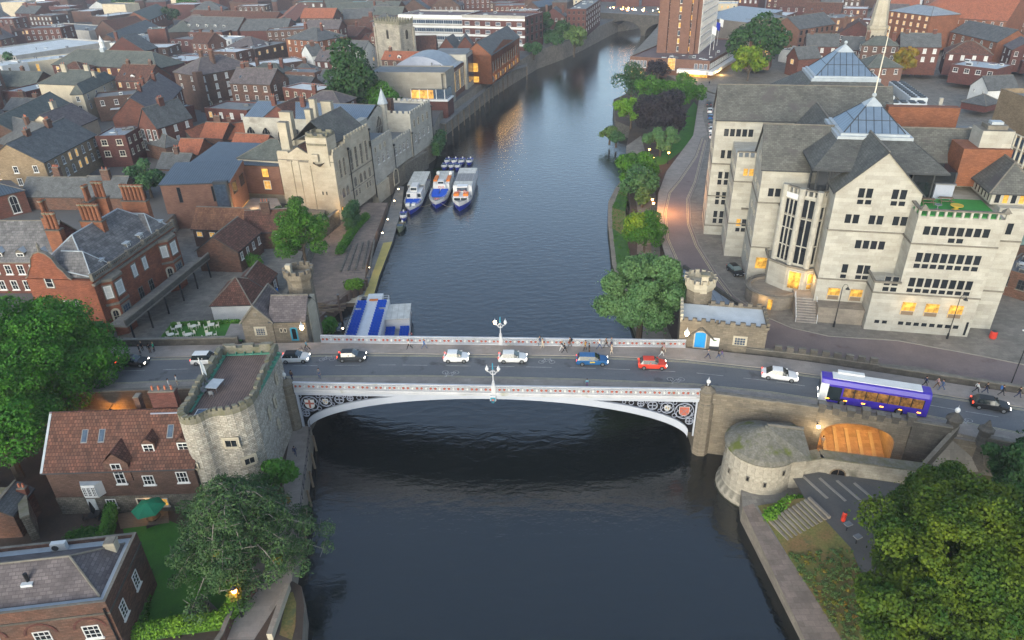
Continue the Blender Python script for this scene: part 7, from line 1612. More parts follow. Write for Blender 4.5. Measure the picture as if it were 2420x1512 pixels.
LM = {
 'mid': leafmat('leaf_mid',(.022,.078,.012),(.06,.14,.018)),'big': leafmat('leaf_big',(.018,.08,.01),(.055,.16,.014),scale=.22),'dark': leafmat('leaf_dark',(.014,.042,.016),(.03,.07,.022)),
 'blue': leafmat('leaf_bluegreen',(.028,.07,.035),(.05,.11,.045)),'bright': leafmat('leaf_bright',(.035,.11,.018),(.07,.17,.022)),'lime': leafmat('leaf_lime',(.06,.15,.018),(.11,.2,.02)),
 'yellow': leafmat('leaf_yellow',(.06,.13,.012),(.17,.2,.015)),'willow': leafmat('leaf_willow',(.05,.115,.045),(.085,.16,.06),isl=(1.3,1.3,1.2)),'purple': leafmat('leaf_purple',(.016,.016,.026),(.03,.024,.035)),
 'maple': leafmat('leaf_maple',(.015,.052,.008),(.078,.115,.009),scale=.25,isl=(1.6,1.45,1.)),'olive': leafmat('leaf_olive',(.045,.085,.03),(.08,.12,.04)),'fir': leafmat('leaf_fir',(.022,.055,.024),(.06,.105,.042),scale=.6),'autumn': leafmat('leaf_autumn',(.2,.1,.015),(.1,.12,.02)),'blossom': leafmat('leaf_blossom',(.5,.5,.4),(.2,.3,.1))}
def tree(label,base,zg,h,rx,m,n=1500,size=.5,k=12,seed=1,ry=None,rz=None,group=None,name='leafy_tree',trunk=.3,bark='bark',cat='tree',droop=0.,rl=.42,lobes=None,cfrac=None):
 p = W(base,zg) if isinstance(base,tuple) else base; ry = ry or rx; rz = rz or h*.36; cz = h-rz
 t = thing(name,label,cat,p,0,group); lb = lobes or lobeset(rx,ry,rz,k,seed,rl,cz)
 place('crown',leaves(lb,n,size,seed,LM[m],droop=droop),t); b = MB(); r = random.Random(seed)
 top = max(cz,h*.45); b.tube([(0,0,-.3),(.05*h*.1,0,top*.4),(0,.03*h,top*.8),(0,0,top+rz*.4)],[trunk*1.2,trunk,trunk*.75,trunk*.25],bark,7)
 for l in lb[:8]:
  z0 = top*r.uniform(.35,.8); b.tube([(0,0,z0),(l[0]*.5,l[1]*.5,(z0+l[2])/2+.2),(l[0],l[1],l[2])],[trunk*.5,trunk*.33,trunk*.1],bark,5)
 b.build('trunk',t); return t
def crownat(px_,z,zg): # ground spot under a crown centre seen at px_ and height z
 p = W(px_,z); p.z = zg; return p
tree('huge green tree filling the left edge, overhanging the tiled house and the road',crownat((95,850),14.,2.8),2.8,20.5,9.8,'big',100000,.175,95,3,rz=9.,rl=.24,trunk=.6)
tree('second crown of dense green leaves at the far left edge over the pavement',crownat((-10,1010),11.,2.8),2.8,17,7.5,'big',46000,.175,60,4,rz=7.5,rl=.26,trunk=.5)
tree('spreading leafy tree standing on the riverside yard behind the left lodge',crownat((712,568),12.,5.2),5.2,15.,5.4,'mid',17000,.19,36,5,rz=6.6,rl=.26,trunk=.3)
tree('small pale sprawling tree beside the warm lit guildhall terrace',crownat((688,492),11.,5.2),5.2,9,3.6,'olive',2600,.28,12,6,rl=.3,trunk=.2)
tree('dark green rounded tree between the modern brick house and slate ranges',crownat((345,418),14.,8.9),8.9,9.5,4.2,'blue',4200,.33,14,7,rz=4.4)
tree('tall dark leafy tree left of the cinema',crownat((830,165),24.,8.9),8.9,27,8.4,'dark',9000,.55,26,8,rz=12.5,rl=.4,trunk=.5)
tree('small dark tree at the foot of the tall leafy tree',crownat((868,238),14.,8.9),8.9,9,4.,'dark',1500,.5,8,9)
tree('neat round bright green tree in front of the cinema wall',crownat((902,238),14.,8.9),8.9,10.5,6.2,'bright',5200,.42,18,10,rz=4.6,rl=.5)
tree('slender dark tree at the far left edge in front of the flat store',crownat((30,160),15.,8.9),8.9,12,4.2,'blue',1800,.5,10,11,rz=5.5)
for i,(x,y,r,m,lb) in enumerate(((1275,62,9,'dark','dark green riverside tree nearest the white framed office'),(1322,80,9,'dark','tall dark riverside tree in the middle of the far left bank clump'),(1308,108,6,'blue','grey green riverside bush tree low on the far left quay'),(1357,98,7,'olive','pale olive riverside tree at the right end of the far left clump'),(1262,130,4.5,'blue','overhanging shrub on the far left quay wall'))):
 tree(lb,crownat((x,y),13.-(i in (2,4))*5,6.),6.,14-(i in (2,4))*6,r,m,1700,.75,12,20+i,trunk=.35)
tree('large round dark green tree behind the office block roofs',crownat((1792,112),17.,7.),7.,21,13.5,'dark',8000,.7,28,30,rz=9.,rl=.42,trunk=.6)
tree('yellowish green tree in front of the large round dark tree',crownat((1772,148),14.,7.),7.,14,7.,'yellow',3200,.6,14,31,rz=5.5)
tree('dark tree with yellow edge behind the right gable ruins',crownat((2168,148),12.,7.),7.,13,7.5,'olive',3000,.6,16,32,rz=6)
tree('small dark shrub tree beside the spire base',crownat((2095,130),11.,7.),7.,8,3.5,'dark',700,.6,6,33)
G_ = 'trees in the riverside gardens on the right bank'
for i,a in enumerate((
 ('conical dark green tree nearest the river in the riverside gardens',(1493,200),10,4.,13.5,6.5,'dark',2600,5.8),
 ('mixed green tree behind the dark purple beech',(1545,207),12,4.,12,8.,'mid',2600,None),('small purple leaved tree by the hotel windows',(1556,168),10,4.5,10,5.5,'purple',1500,None),
 ('broad green tree right of the dark purple beech',(1612,222),11,4.,13,8.5,'mid',3200,None),('pale lime green tree left of the dark purple beech',(1492,268),9,4.,11,6.5,'lime',2800,None),
 ('big dark purple beech in the middle of the riverside gardens',(1555,262),12,4.,15,8.8,'purple',9500,7.),('low spreading light green tree on the garden lawn',(1562,337),8,4.,8,6.8,'willow',3600,2.8),
 ('dark round clipped tree behind its twin on the garden path',(1512,392),10,4.,10,4.9,'mid',4200,4.6),('dark round clipped tree in front of its twin on the garden path',(1513,426),9,4.,9,4.2,'blue',4200,4.2),
 ('small blue green spruce behind the round half yellow tree',(1518,466),6.5,4.,5.5,1.6,'olive',900,2.8),
 ('grey green shrub hanging over the river wall',(1441,318),4,1.,5.5,3.8,'olive',1900,None),('grey green shrub at the foot of the river wall pillar',(1456,332),3,1.,4.5,2.8,'blue',1200,None))):
 tree(a[0],crownat(a[1],a[2],a[3]),a[3],a[4],a[5],a[6],a[7]*2,.32,20,40+i,rz=a[8],group=G_ if i < 10 else None,rl=.42)
t = tree('round half yellow half green tree on a short trunk by the street',W((1521,596),4.),4.,8.8,4.6,'mid',13000,.18,34,60,rz=3.6,rl=.4,trunk=.22)
place('autumn_foliage',leaves([(-2.,.4,6.6,2.2),(-2.4,-.6,5.4,1.9),(-1.2,-.3,7.2,1.6),(-3,.3,4.6,1.3)],3200,.25,61,LM['yellow']),t)
tree('big feathery willow leaning over the river beside the right lodge',crownat((1515,715),10.5,3.),3.,16.5,7.2,'willow',52000,.2,60,62,rz=7.,rl=.27,trunk=.5,droop=.9,ry=5.5)
# conifer, bottom left: long drooping sprays on bare limbs
p = crownat((565,1235),9.,2.8); t = thing('conifer_tree','sprawling grey green conifer with bare pale limbs below the medieval tower','tree',p); b = MB(); lb = []; r = random.Random(77)
b.tube([(0,0,-.5),(.2,.1,5),(0,0,8),(.1,0,10.2)],[.5,.4,.22,.06],'bark',8)
for i in range(58):
 a = i*2.399; z = 2.4+7.8*(i/58.); R_ = (9.8-5.6*(i/58.))*r.uniform(.62,1.15)*(1. if math.cos(a) < .3 else .8); zt = z-1.2+r.uniform(-.6,.8)
 pts_ = [(0,0,z),(R_*.35*math.cos(a),R_*.35*math.sin(a),z+.7),(R_*.7*math.cos(a+.06),R_*.7*math.sin(a+.06),z+.5),(R_*math.cos(a+.1),R_*math.sin(a+.1),zt)]
 b.tube(pts_,[.12,.08,.05,.02],'bark_pale',5)
 for f in (.38,.5,.66,.82,.97):
  q0 = Vector(pts_[1]).lerp(Vector(pts_[3]),(f-.35)/.65); lb.append((q0.x+r.uniform(-.7,.7),q0.y+r.uniform(-.7,.7),q0.z-.15,r.uniform(.75,1.25)))
  for s_ in (-1,1):
   if r.random() < .6: e = (q0.x+s_*r.uniform(.7,1.5)*-math.sin(a),q0.y+s_*r.uniform(.7,1.5)*math.cos(a),q0.z+r.uniform(-.1,.45)); b.cyl(q0,e,.045,.015,'bark_pale',4)
b.build('trunk',t); place('crown',leaves(lb,80000,.16,78,LM['fir'],asp=2.4,droop=.25),t)
place('autumn_foliage',leaves([(3,5.5,4,.5),(-4,3,5,.4),(4.5,-3,4,.5),(1,-6.5,3,.7),(-1,-4,6,.3)],420,.18,79,LM['autumn']),t)
tree('bright green bush climbing the foot of the medieval tower',crownat((655,1115),6.,2.8),2.8,5.8,2.,'bright',3200,.2,10,80,rz=2.4)
tree('big maple with yellowing leaves filling the bottom right corner',crownat((2290,1330),12.,3.9),3.9,16.5,9.,'maple',105000,.16,120,81,rz=8.,rl=.2,trunk=.55)
tree('maple crown with lime leaves near the top of the bottom right clump',crownat((2215,1215),8.,3.9),3.9,10,4.6,'maple',34000,.165,45,82,rz=5.,rl=.25,trunk=.35)
tree('dark green tree at the right edge behind the maple',crownat((2420,1180),8.,4.2),4.2,11,5.5,'dark',16000,.2,30,83,rl=.28,trunk=.35)
tree('maple at the bottom edge beside the autumn grass bank',crownat((2170,1490),9.,3.9),3.9,11.5,5.4,'maple',32000,.165,40,84,rz=4.5,rl=.26,trunk=.35)
tree('dark bushy tree on the bank right of the sloping path',crownat((2370,1085),5.,4.2),4.2,4.5,4.,'dark',4000,.3,12,85)
for i,(x,y,zc_,h,r_,m,lb_) in enumerate((((5,1430,20,5),0,0,0,0,0,0),)[:0]): pass
for i,(pp,r_,m,lb_) in enumerate((((1,1160,60),11,'blue','grey green tree among white walled houses near the top edge'),((1,1375,22),6,'mid','small green tree on the top edge right of the white walled houses'),((1,1760,50),10,'mid','leafy green tree near the top edge above the slate hipped hall'),((1,1860,10),8,'mid','second leafy green tree touching the top edge'),((1,1620,140),7,'dark','dark tree against the brick eaves of the slate hipped hall'),((4,1280,590),4,'autumn','small orange autumn bush behind the chillers'))):
 tree(lb_,crownat(pp,16,8.9),8.9,13,r_,m,1100,.9,9,90+i)
def hedge(label,line,zg,w,h,m,n,size,name='hedge'):
 lb = []; p0 = line[0]
 for a,c in zip(line[:-1],line[1:]):
  a,c = Vector(a),Vector(c); L = (c-a).length; k = max(2,int(L/(w*.45)))
  for i in range(k+1):
   for zz in np.arange(w*.4,h-w*.2,w*.6): q0 = a.lerp(c,i/k); lb.append((q0.x-p0[0],q0.y-p0[1],float(zz),w*.55))
   lb.append((q0.x-p0[0],q0.y-p0[1],h-w*.45,w*.55))
 t = thing(name,label,'hedge' if name == 'hedge' else 'plant',(p0[0],p0[1],zg)); b = MB()
 for a,c in zip(line[:-1],line[1:]):
  d = Vector((c[0]-a[0],c[1]-a[1])); L = d.length; d.normalize(); b.obox(((a[0]+c[0])/2-p0[0],(a[1]+c[1])/2-p0[1],0),d,L,w*.7,h*.75,'grass')
 b.build('inner_growth',t); place('foliage',leaves(lb,n,size,int(abs(p0[0])*10),LM[m],up=.5),t); return t
w2 = lambda *a: [tuple(W(p,4.)[:2]) for p in a]
hedge('clipped bright green hedge along the bottom edge of the garden lawn',w2((290,1495),(420,1470),(520,1458),(552,1425),(560,1380)),2.8,1.7,1.7,'lime',12000,.13)
hedge('tall ivy clad hedge dividing the patios beside the tiled house',w2((262,1195),(255,1235),(245,1262)),2.8,1.3,1.8,'bright',4200,.13)
hedge('low shrub border left of the garden hedge below the patios',w2((245,1268),(205,1255),(172,1262)),2.8,1.8,1.4,'mid',3200,.16,'shrub')
hedge('dark shrub border beside the brick hall and the lawn',w2((338,1340),(335,1400),(325,1460)),2.8,1.4,1.,'mid',2600,.15,'shrub')
w3 = lambda z,*a: [tuple(W(p,z)[:2]) for p in a]
hedge('clipped hedge around the white chair cafe lawn',w3(9.4,(383,800),(410,764),(560,757)),8.6,.7,1.,'bright',3600,.13)
hedge('dark ivy bush against the guildhall river wall',w3(8.,(6,860,470),(6,920,400)),3.,2.6,5.5,'blue',2600,.25,'shrub')
hedge('bushy green strip along the riverside terrace wall',w3(3.,(6,790,860),(6,880,720),(6,950,620),(6,1040,530)),2.3,1.9,1.5,'bright',5200,.2,'shrub')
hedge('bright lime shrub beside the pontoon gangway',w3(3.,(6,890,1180),(6,960,1170)),2.2,2.2,1.6,'lime',1600,.2,'shrub')
hedge('green plants below the near end of the far parapet',w3(3.,(10,610,90),(10,700,60),(10,700,20)),2.2,2.2,1.6,'bright',2200,.22,'shrub')
hedge('rough shrubs on the rim of the quay bank beside the round tower',w3(3.,(16,20,330),(16,200,200),(16,420,170)),2.3,1.5,1.,'lime',2600,.15,'shrub')
hedge('shrub trailing down the quay wall below the guildhall river end',w3(3.,(2,1700,1440),(2,1760,1330)),2.,3.,5.,'blue',1100,.35,'shrub')
hedge('small round shrub against the plum tiled cottage',w3(7.,(5,2350,920),(5,2420,935)),5.2,2.2,2.6,'mid',1500,.2,'shrub')

# rough tufts of grass and fallen leaves over the sloping banks
def tufts(A,B_,za,zb,n,m,seed,label):
 r = random.Random(seed); lb = []; o0 = A[0]
 for i in range(len(A)-1):
  for k in range(n):
   u,v_ = r.random(),r.random(); p = Vector(A[i]).lerp(Vector(A[i+1]),u); q0 = Vector(B_[i]).lerp(Vector(B_[i+1]),u); c = p.lerp(q0,v_); lb.append((c.x-o0[0],c.y-o0[1],za+(zb-za)*v_+.02,r.uniform(.12,.34)))
 return place('grass_tufts',leaves(lb,len(lb)*26,.085,seed,LM[m],up=1.4),None,(o0[0],o0[1],0),kind='stuff',label=label,category='grass')
tufts(qa[1:],qb[1:],2.32,3.9,330,'olive',5,'rough green tufts on the sloping quay bank'); tufts(qa[1:],qb[1:],2.32,3.9,55,'autumn',6,'fallen autumn leaves on the sloping quay bank'); tufts(lo,hi,1.32,4.,90,'mid',7,'green tufts on the far right bank slope')
# ---------------------------------------------------------------- vehicles
def carmesh(kind,L=4.1,w=1.75,h=1.48):
 """loft of cross sections along the car; returns body, glass meshes builders by paint name"""
 if kind == 'hatch': st = [(0,.78,.0,.8),(.03,.92,0,.92),(.06,.98,0,.97),(.16,1.,1,1.),(.30,1.,1,1.),(.55,1.,1,1.),(.72,.98,0,1.),(.86,.86,0,.98),(.96,.72,0,.9),(1.,.55,0,.72)]
 elif kind == 'estate': st = [(0,.82,.0,.84),(.02,.95,0,.94),(.04,1.,0,.98),(.1,1.,1,1.),(.3,1.,1,1.),(.58,1.,1,1.),(.74,.98,0,1.),(.87,.88,0,.98),(.96,.74,0,.9),(1.,.55,0,.72)]
 else: st = [(0,.7,.0,.8),(.02,.9,0,.92),(.12,.95,0,.98),(.28,.98,1,1.),(.36,1.,1,1.),(.56,1.,1,1.),(.73,.96,0,1.),(.87,.84,0,.98),(.96,.7,0,.9),(1.,.52,0,.72)]
 belt = .94; body,glass = [],[]; rings = []
 for x,bz,cab,ww in st:
  zb = .3+(belt-.3)*bz; hw = w/2*ww; zr = h if cab else zb+.012; wr = hw*.72 if cab else hw*.9
  rings.append([(x*L-L/2,-hw*.93,.24),(x*L-L/2,-hw,.45),(x*L-L/2,-hw,zb-.06),(x*L-L/2,-hw*.95,zb),(x*L-L/2,-wr,zr-(.03 if cab else 0)),(x*L-L/2,-wr*.7,zr+.01),(x*L-L/2,wr*.7,zr+.01),(x*L-L/2,wr,zr-(.03 if cab else 0)),(x*L-L/2,hw*.95,zb),(x*L-L/2,hw,zb-.06),(x*L-L/2,hw,.45),(x*L-L/2,hw*.93,.24)])
 for i in range(len(rings)-1):
  A,B_ = rings[i],rings[i+1]; ca,cb = st[i][2],st[i+1][2]
  for j in range(11):
   f = [A[j],B_[j],B_[j+1],A[j+1]]; side = j in (3,7); top = j in (4,5,6)
   (glass if (ca or cb) and (side or (top and ca != cb)) else body).append(f)
 body.append(rings[0]); body.append(rings[-1][::-1]); body += [[A[11],B_[11],B_[0],A[0]] for A,B_ in zip(rings[:-1],rings[1:])]
 return body,glass
_cars = {}
wb = MB(); wb.cyl((0,-.1,0),(0,.1,0),.32,.32,'tyre',14); _wheel = wb.mesh('wheel'); rb = MB(); rb.cyl((0,-.115,0),(0,.115,0),.2,.2,'rim',10); _rim = rb.mesh('rim')
def car(label,p,ang,kind,paint,roof=None,L=4.1,w=1.75,h=1.48,lights=True,group='cars on the road',tint='car_glass',extra=None):
 t = thing('car',label,'car',p,ang,group); body,glass = carmesh(kind,L,w,h)
 bm_ = MB(); [bm_.face(f,paint) for f in body]
 if roof:
  for i,f in enumerate(bm_.f):
   if min(bm_.v[j][2] for j in f) > h-.1: bm_.k[i] = bm_.mi(roof)
 bo = bm_.build('body',t,smooth=False); g = MB(); [g.face(f,tint) for f in glass]; g.build('window',t)
 b = MB()
 for sx in (-.08,.18):
  for sy in (-1,1): b.box(sx*L-.04,sx*L+.04,sy*w*.45-.03,sy*w*.45+.03,.93,1.2,paint)
 b.build('pillar',t)
 for sx in (-.31,.32):
  for sy in (-1,1): wh = place('wheel',_wheel,t,(sx*L,sy*(w/2-.09),.32)); place('rim',_rim,wh)
 for sy in (-1,1):
  b = MB(); b.box(L*.455,L*.492,sy*w*.33-.2,sy*w*.33+.2,.58,.74,'headlight' if lights else 'headlight_off'); b.build('headlight',t); b = MB(); b.box(-L*.497,-L*.47,sy*w*.36-.14,sy*w*.36+.14,.72,.92,'taillight' if lights else 'plastic_red'); b.build('taillight',t); b = MB(); b.box(L*.17,L*.215,sy*(w/2+.08)-.08,sy*(w/2+.08)+.08,.92,1.04,paint); b.build('wing_mirror',t)
 b = MB(); b.box(L*.497,L*.503,-.26,.26,.4,.52,'line_white'); b.build('number_plate',t)
 if extra == 'taxi': b = MB(); b.box(-.35,.35,-w/2-.01,-w/2+.02,.58,.8,'crane_yellow'); b.build('door_badge',t)
 return t
for a in (('black hatchback at the left end of the road beside the big tree',(316,862),0.,'hatch','black_iron',None,4.3),('silver people carrier half hidden behind the medieval tower',(492,856),0.,'estate','boat_white',None,4.4,1.8,1.65),
          ('white hatchback with black roof beside the medieval tower',(700,852),0.,'hatch','white_paint','black_iron',4.0),('dark grey hatchback near the left end of the bridge',(833,849),-.01,'hatch','dark_grey',None,4.1),
          ('small silver hatchback left of the crown lamps',(1079,851),-.05,'hatch','boat_white',None,3.6),('white hatchback right of the crown lamps',(1212,852),-.06,'hatch','white_paint',None,4.1),
          ('blue estate taxi with yellow door badge',(1399,858),-.08,'estate','car_blue',None,4.5),('red hatchback near the right end of the bridge',(1541,867),-.1,'hatch','ring_red',None,3.9),('white saloon car on the road beyond the bridge',(1841,893),-.3,'saloon','boat_white',None,4.7),
          ('black estate car behind the purple bus at the right edge',(2337,963),-.36,'hatch','black_iron',None,4.3)):
 if 'car_blue' not in M: M['car_blue'] = mat('car_blue',(.02,.11,.27),(.018,.09,.23),rough=.3,spec=.5)
 car(a[0],W(a[1],zr(W(a[1],9.).x)+.01),a[2],a[3],a[4],a[5],a[6],*(a[7:] if len(a) > 7 else ()),extra='taxi' if 'taxi' in a[0] else None)
car('black hatchback parked on the pavement below the office block',W((1737,645),7.02),rad(-78),'hatch','black_iron',lights=False,group=None,tint='car_glass_pale')
for i in range(6): car(('white','silver','grey','blue','white','dark')[i]+' car parked beside the office block river wing, number %s from the near end' % ('first','second','third','fourth','fifth','sixth')[i]+'',W((1683-i*1.4,325-i*15),7.02),rad(73),'hatch',('white_paint','boat_white','mid_grey','car_blue','white_paint','dark_grey')[i],lights=False,group='cars parked beside the office block')
# purple bus
bp = W((2054,958),8.62); t = thing('single_deck_bus','purple single deck bus with white roof panels and lit windows heading left over the underpass','bus',bp,-.345+math.pi); t.scale = (1.05,1.,1.2); L,w,h = 11.9,2.5,3.0
b = MB(); prof = [(-w/2,.35),(-w/2,2.55),(-w/2+.25,2.95),(-w/2+.6,3.05),(w/2-.6,3.05),(w/2-.25,2.95),(w/2,2.55),(w/2,.35)]
xs = [(-L/2,.96),(-L/2+.25,1.),(L/2-.9,1.),(L/2-.35,.97),(L/2,.9)]
for (xa,sa),(xc,sc_) in zip(xs[:-1],xs[1:]):
 for (ya,za),(yb,zb) in zip(prof[:-1],prof[1:]): b.face([(xa,ya*sa,za),(xa,yb*sa,zb),(xc,yb*sc_,zb*(1 if sc_ > .93 else .97)),(xc,ya*sc_,za)][::-1],'purple' if xc < L/2-.5 or za > 2.6 else 'boat_white')
b.face([(-L/2,y*.96,z) for y,z in prof],'purple'); b.face([(L/2,y*.9,z*(.97 if z > 1 else 1)) for y,z in prof[::-1]],'boat_white'); b.box(-L/2+.2,L/2-.2,-w/2+.1,w/2-.1,.25,.4,'black_iron'); b.build('body',t)
b = MB(); b.box(-L/2+1.,L/2-1.2,-.75,.75,3.05,3.14,'white_paint'); b.box(1.2,L/2-1.8,-1.15,-.5,3.1,3.32,'white_paint'); b.build('roof_panel',t)
for sy in (-1,1):
 b = MB(); y0,y1 = sorted((sy*(w/2-.02),sy*(w/2+.02))); b.box(-L/2+.6,L/2-2.6,y0,y1,1.25,2.35,'bus_lit'); b.build('side_window',t); b = MB(); b.box(L/2-2.4,L/2-.9,y0,y1,.6,2.3,'car_glass'); b.build('door_glass',t)
 b = MB()
 for k in range(7): x = -L/2+.6+k*1.24; b.box(x,x+.1,y0-.01,y1+.01,1.25,2.35,'black_iron')
 b.build('window_bar',t)
 for k in range(6): b = MB(); x = -L/2+.7+k*2.; b.box(x,x+.4,y0-.01,y1+.01,.72,.84,'indicator'); b.build('side_marker',t)
 b = MB(); b.box(L/2-.02,L/2+.04,sy*.8-.2,sy*.8+.2,.65,.82,'headlight'); b.build('headlight',t)
 for x in (-L/2+3.,L/2-2.7): b = MB(); b.cyl((x,sy*(w/2-.3),.48),(x,sy*(w/2+.03),.48),.48,.48,'tyre',16); wh = b.build('wheel',t); b = MB(); b.cyl((x,sy*(w/2),.48),(x,sy*(w/2+.05),.48),.27,.27,'rim',12); b.build('rim',wh)
b = MB(); b.box(L/2-.06,L/2+.02,-1.02,1.02,1.1,2.4,'car_glass'); b.build('windscreen',t)
# ---------------------------------------------------------------- boats
bt = lambda x,y: (900.3+x*.13895,360.1+y*.13895)
def hull(L,w,m='hull_blue',m2='boat_white',fb=1.5,deck='boat_deck',bow=.3,sheer=.55,n=14):
 b = MB(); S = []
 for i in range(n+1):
  u = i/n; f = 1. if u < 1-bow else max(0,1-((u-1+bow)/bow)**1.9); f *= .9+.1*min(1,u*8); s = fb+sheer*max(0,(u-.55)/.45)**2; S.append((u*L,w/2*f,s,u))
 for (xa,ha,sa,ua),(xb,hb,sb,ub) in zip(S[:-1],S[1:]):
  for sy in (1,-1):
   for za,zb,m_,k0,k1 in ((-.3,.55,m,.72,.93),(.55,1.,m2,.93,1.)):
    A = [(xa,sy*ha*k0,za*sa),(xb,sy*hb*k0,za*sb),(xb,sy*hb*k1,zb*sb),(xa,sy*ha*k1,zb*sa)]; b.face(A if sy < 0 else A[::-1],m_)
  b.face([(xa,-ha*.96,sa-.35),(xb,-hb*.96,sb-.35),(xb,hb*.96,sb-.35),(xa,ha*.96,sa-.35)],deck)
 x,hh,s,_ = S[0]; b.face([(x,-hh*.72,-.3),(x,-hh,s),(x,hh,s),(x,hh*.72,-.3)],m); return b
def boatframe(name,label,bow_px,stern_px,zb,zs,group='river cruise boats'):
 p,s = W(bow_px,zb),W(stern_px,zs); d = Vector((p.x-s.x,p.y-s.y,0)); L = d.length; return thing(name,label,'boat',(s.x,s.y,0),math.atan2(d.y,d.x),group),L
seatm = MB(); seatm.box(-.26,.2,-.25,.25,.3,.4,'blue_seat'); seatm.box(-.3,-.2,-.26,.26,.4,.9,'blue_seat'); seatme = seatm.mesh('seat')
bench = MB(); bench.box(-.2,.2,-.95,.95,.3,.38,'blue_seat'); bench.box(-.24,-.18,-.95,.95,.38,.75,'blue_seat'); benchme = bench.mesh('bench')
def rail(t,pts_,z0,z1,m='boat_white',bars=2,step=1.2):
 b = MB()
 for a,c in zip(pts_[:-1],pts_[1:]):
  for k in range(bars): z = z0+(z1-z0)*(k+1)/bars; b.cyl((a[0],a[1],z),(c[0],c[1],z),.03,.03,m,4)
  n = max(1,int((Vector(c)-Vector(a)).length/step))
  for i in range(n+1): q0 = Vector(a).lerp(Vector(c),i/n); b.cyl((q0.x,q0.y,z0),(q0.x,q0.y,z1),.025,.025,m,4)
 b.build('railing',t)
def rings_(t,items):
 for x,y,z,ax in items:
  b = MB()
  for k in range(12):
   a0,a1 = 2*math.pi*k/12,2*math.pi*(k+1)/12; P0 = (x,y+.3*math.cos(a0),z+.3*math.sin(a0)) if ax else (x+.3*math.cos(a0),y+.3*math.sin(a0),z); P1 = (x,y+.3*math.cos(a1),z+.3*math.sin(a1)) if ax else (x+.3*math.cos(a1),y+.3*math.sin(a1),z); b.cyl(P0,P1,.07,.07,'ring_red' if k % 3 else 'white_paint',5)
  b.build('lifebuoy',t)
# left cruiser
t,L = boatframe('cruise_boat','white and blue cruise boat with cream canopy moored nearest the pontoon',bt(495,1040),bt(700,300),.3,4.2); w = 5.
hull(L,w).build('hull',t); b = MB(); b.box(L*.42,L*.68,-1.9,1.9,1.1,3.2,'boat_white'); b.box(L*.5,L*.66,-.85,.85,3.2,4.6,'boat_white'); b.box(L*.66,L*.71,-.85,.85,1.2,3.4,'boat_white'); b.build('cabin',t); b = MB(); b.box(L*.66,L*.665,-.75,.75,3.7,4.35,'car_glass'); b.box(L*.68,L*.684,-1.8,-.95,2.,2.9,'car_glass'); b.box(L*.68,L*.684,.95,1.8,2.,2.9,'car_glass'); b.build('window',t)
b = MB(); b.box(.2,L*.5,-2.3,2.3,3.75,3.9,'boat_cream'); [b.cyl((x,y,1.2),(x,y,3.8),.05,.05,'boat_white',5) for x in np.linspace(.4,L*.48,6) for y in (-2.25,2.25)]; b.build('canopy',t)
for k in range(4):
 for y in (-1.,1.): place('bench',benchme,t,(L*.74+k*.72,y*(1-k*.08),1.25))
rail(t,[(L*.7,-2.35),(L*.9,-1.4)],1.6,2.2); rail(t,[(L*.7,2.35),(L*.9,1.4)],1.6,2.2); b = MB(); b.box(L*.88,L*.93,-1.2,-.25,1.6,2.2,'boat_white'); b.box(L*.88,L*.93,.25,1.2,1.6,2.2,'boat_white'); b.build('bow_locker',t)
# middle cruiser
t,L = boatframe('cruise_boat','blue hulled cruise boat with rows of blue benches between its two neighbours',bt(935,940),bt(1110,300),.3,3.2); w = 5.4
hull(L,w).build('hull',t); b = MB(); b.box(.5,L*.5,-2.2,2.2,1.1,3.,'boat_white'); b.box(L*.5,L*.54,-1.3,1.3,1.1,3.,'boat_white'); b.box(L*.46,L*.53,-.8,.8,3.,3.9,'boat_white'); b.build('cabin',t)
b = MB(); b.box(.4,L*.46,-2.3,2.3,3.,3.12,'boat_cream'); b.build('canopy',t); b = MB(); b.box(L*.53,L*.533,-.7,.7,3.2,3.75,'car_glass'); b.build('window',t)
for y in (-1.75,1.75): b = MB(); b.box(L*.26,L*.44,y-.5,y+.5,3.15,3.55,'orange'); b.build('liferaft',t); b = MB(); b.ell((L*.17,y,3.6),(.55,.55,.55),'white_paint',10,6); b.build('raft_drum',t)
for k in range(9):
 for y in (-1.1,1.1): place('bench',benchme,t,(L*.57+k*.62,y*(1-max(0,k-5)*.1),1.25))
rail(t,[(L*.56,-2.5),(L*.8,-2.2),(L*.93,-1.)],1.5,2.3); rail(t,[(L*.56,2.5),(L*.8,2.2),(L*.93,1.)],1.5,2.3); rings_(t,[(L*.545,-.35,2.3,1),(L*.545,.6,2.3,1),(L*.9,-.3,1.9,0),(L*.9,.35,1.95,0),(L*.92,0,2.1,0)])
# right cruiser
t,L = boatframe('cruise_boat','large white cruise boat with grey awning and orange rafts on its bow',bt(1335,985),bt(1490,240),.3,4.4); w = 5.6
hull(L,w,fb=1.9).build('hull',t); b = MB(); b.box(.3,L*.66,-2.5,2.5,1.4,4.,'boat_white'); b.box(L*.66,L*.86,-2.0,2.0,1.4,2.6,'boat_white'); b.box(L*.62,L*.7,-1.4,1.4,2.6,4.2,'boat_white'); b.build('cabin',t)
b = MB(); b.box(L*.22,L*.5,-2.45,2.45,4.0,4.12,'boat_grey'); b.box(.2,L*.215,-2.5,2.5,4.0,4.1,'boat_cream'); b.box(L*.505,L*.64,-2.4,2.4,4.0,4.1,'boat_cream'); b.build('canopy',t)
b = MB(); b.box(L*.7,L*.706,-1.3,1.3,3.,3.9,'glass_blue'); b.box(L*.86,L*.864,-1.7,-.1,1.8,2.45,'car_glass'); b.box(L*.86,L*.864,.1,1.7,1.8,2.45,'car_glass'); [b.box(1+i*1.7,2.2+i*1.7,-2.53,-2.5,2.5,3.3,'car_glass') for i in range(7)]; b.build('window',t)
for y in (-1.25,1.25): b = MB(); b.box(L*.745,L*.82,y-.65,y+.65,2.6,3.2,'orange'); b.build('float_raft',t)
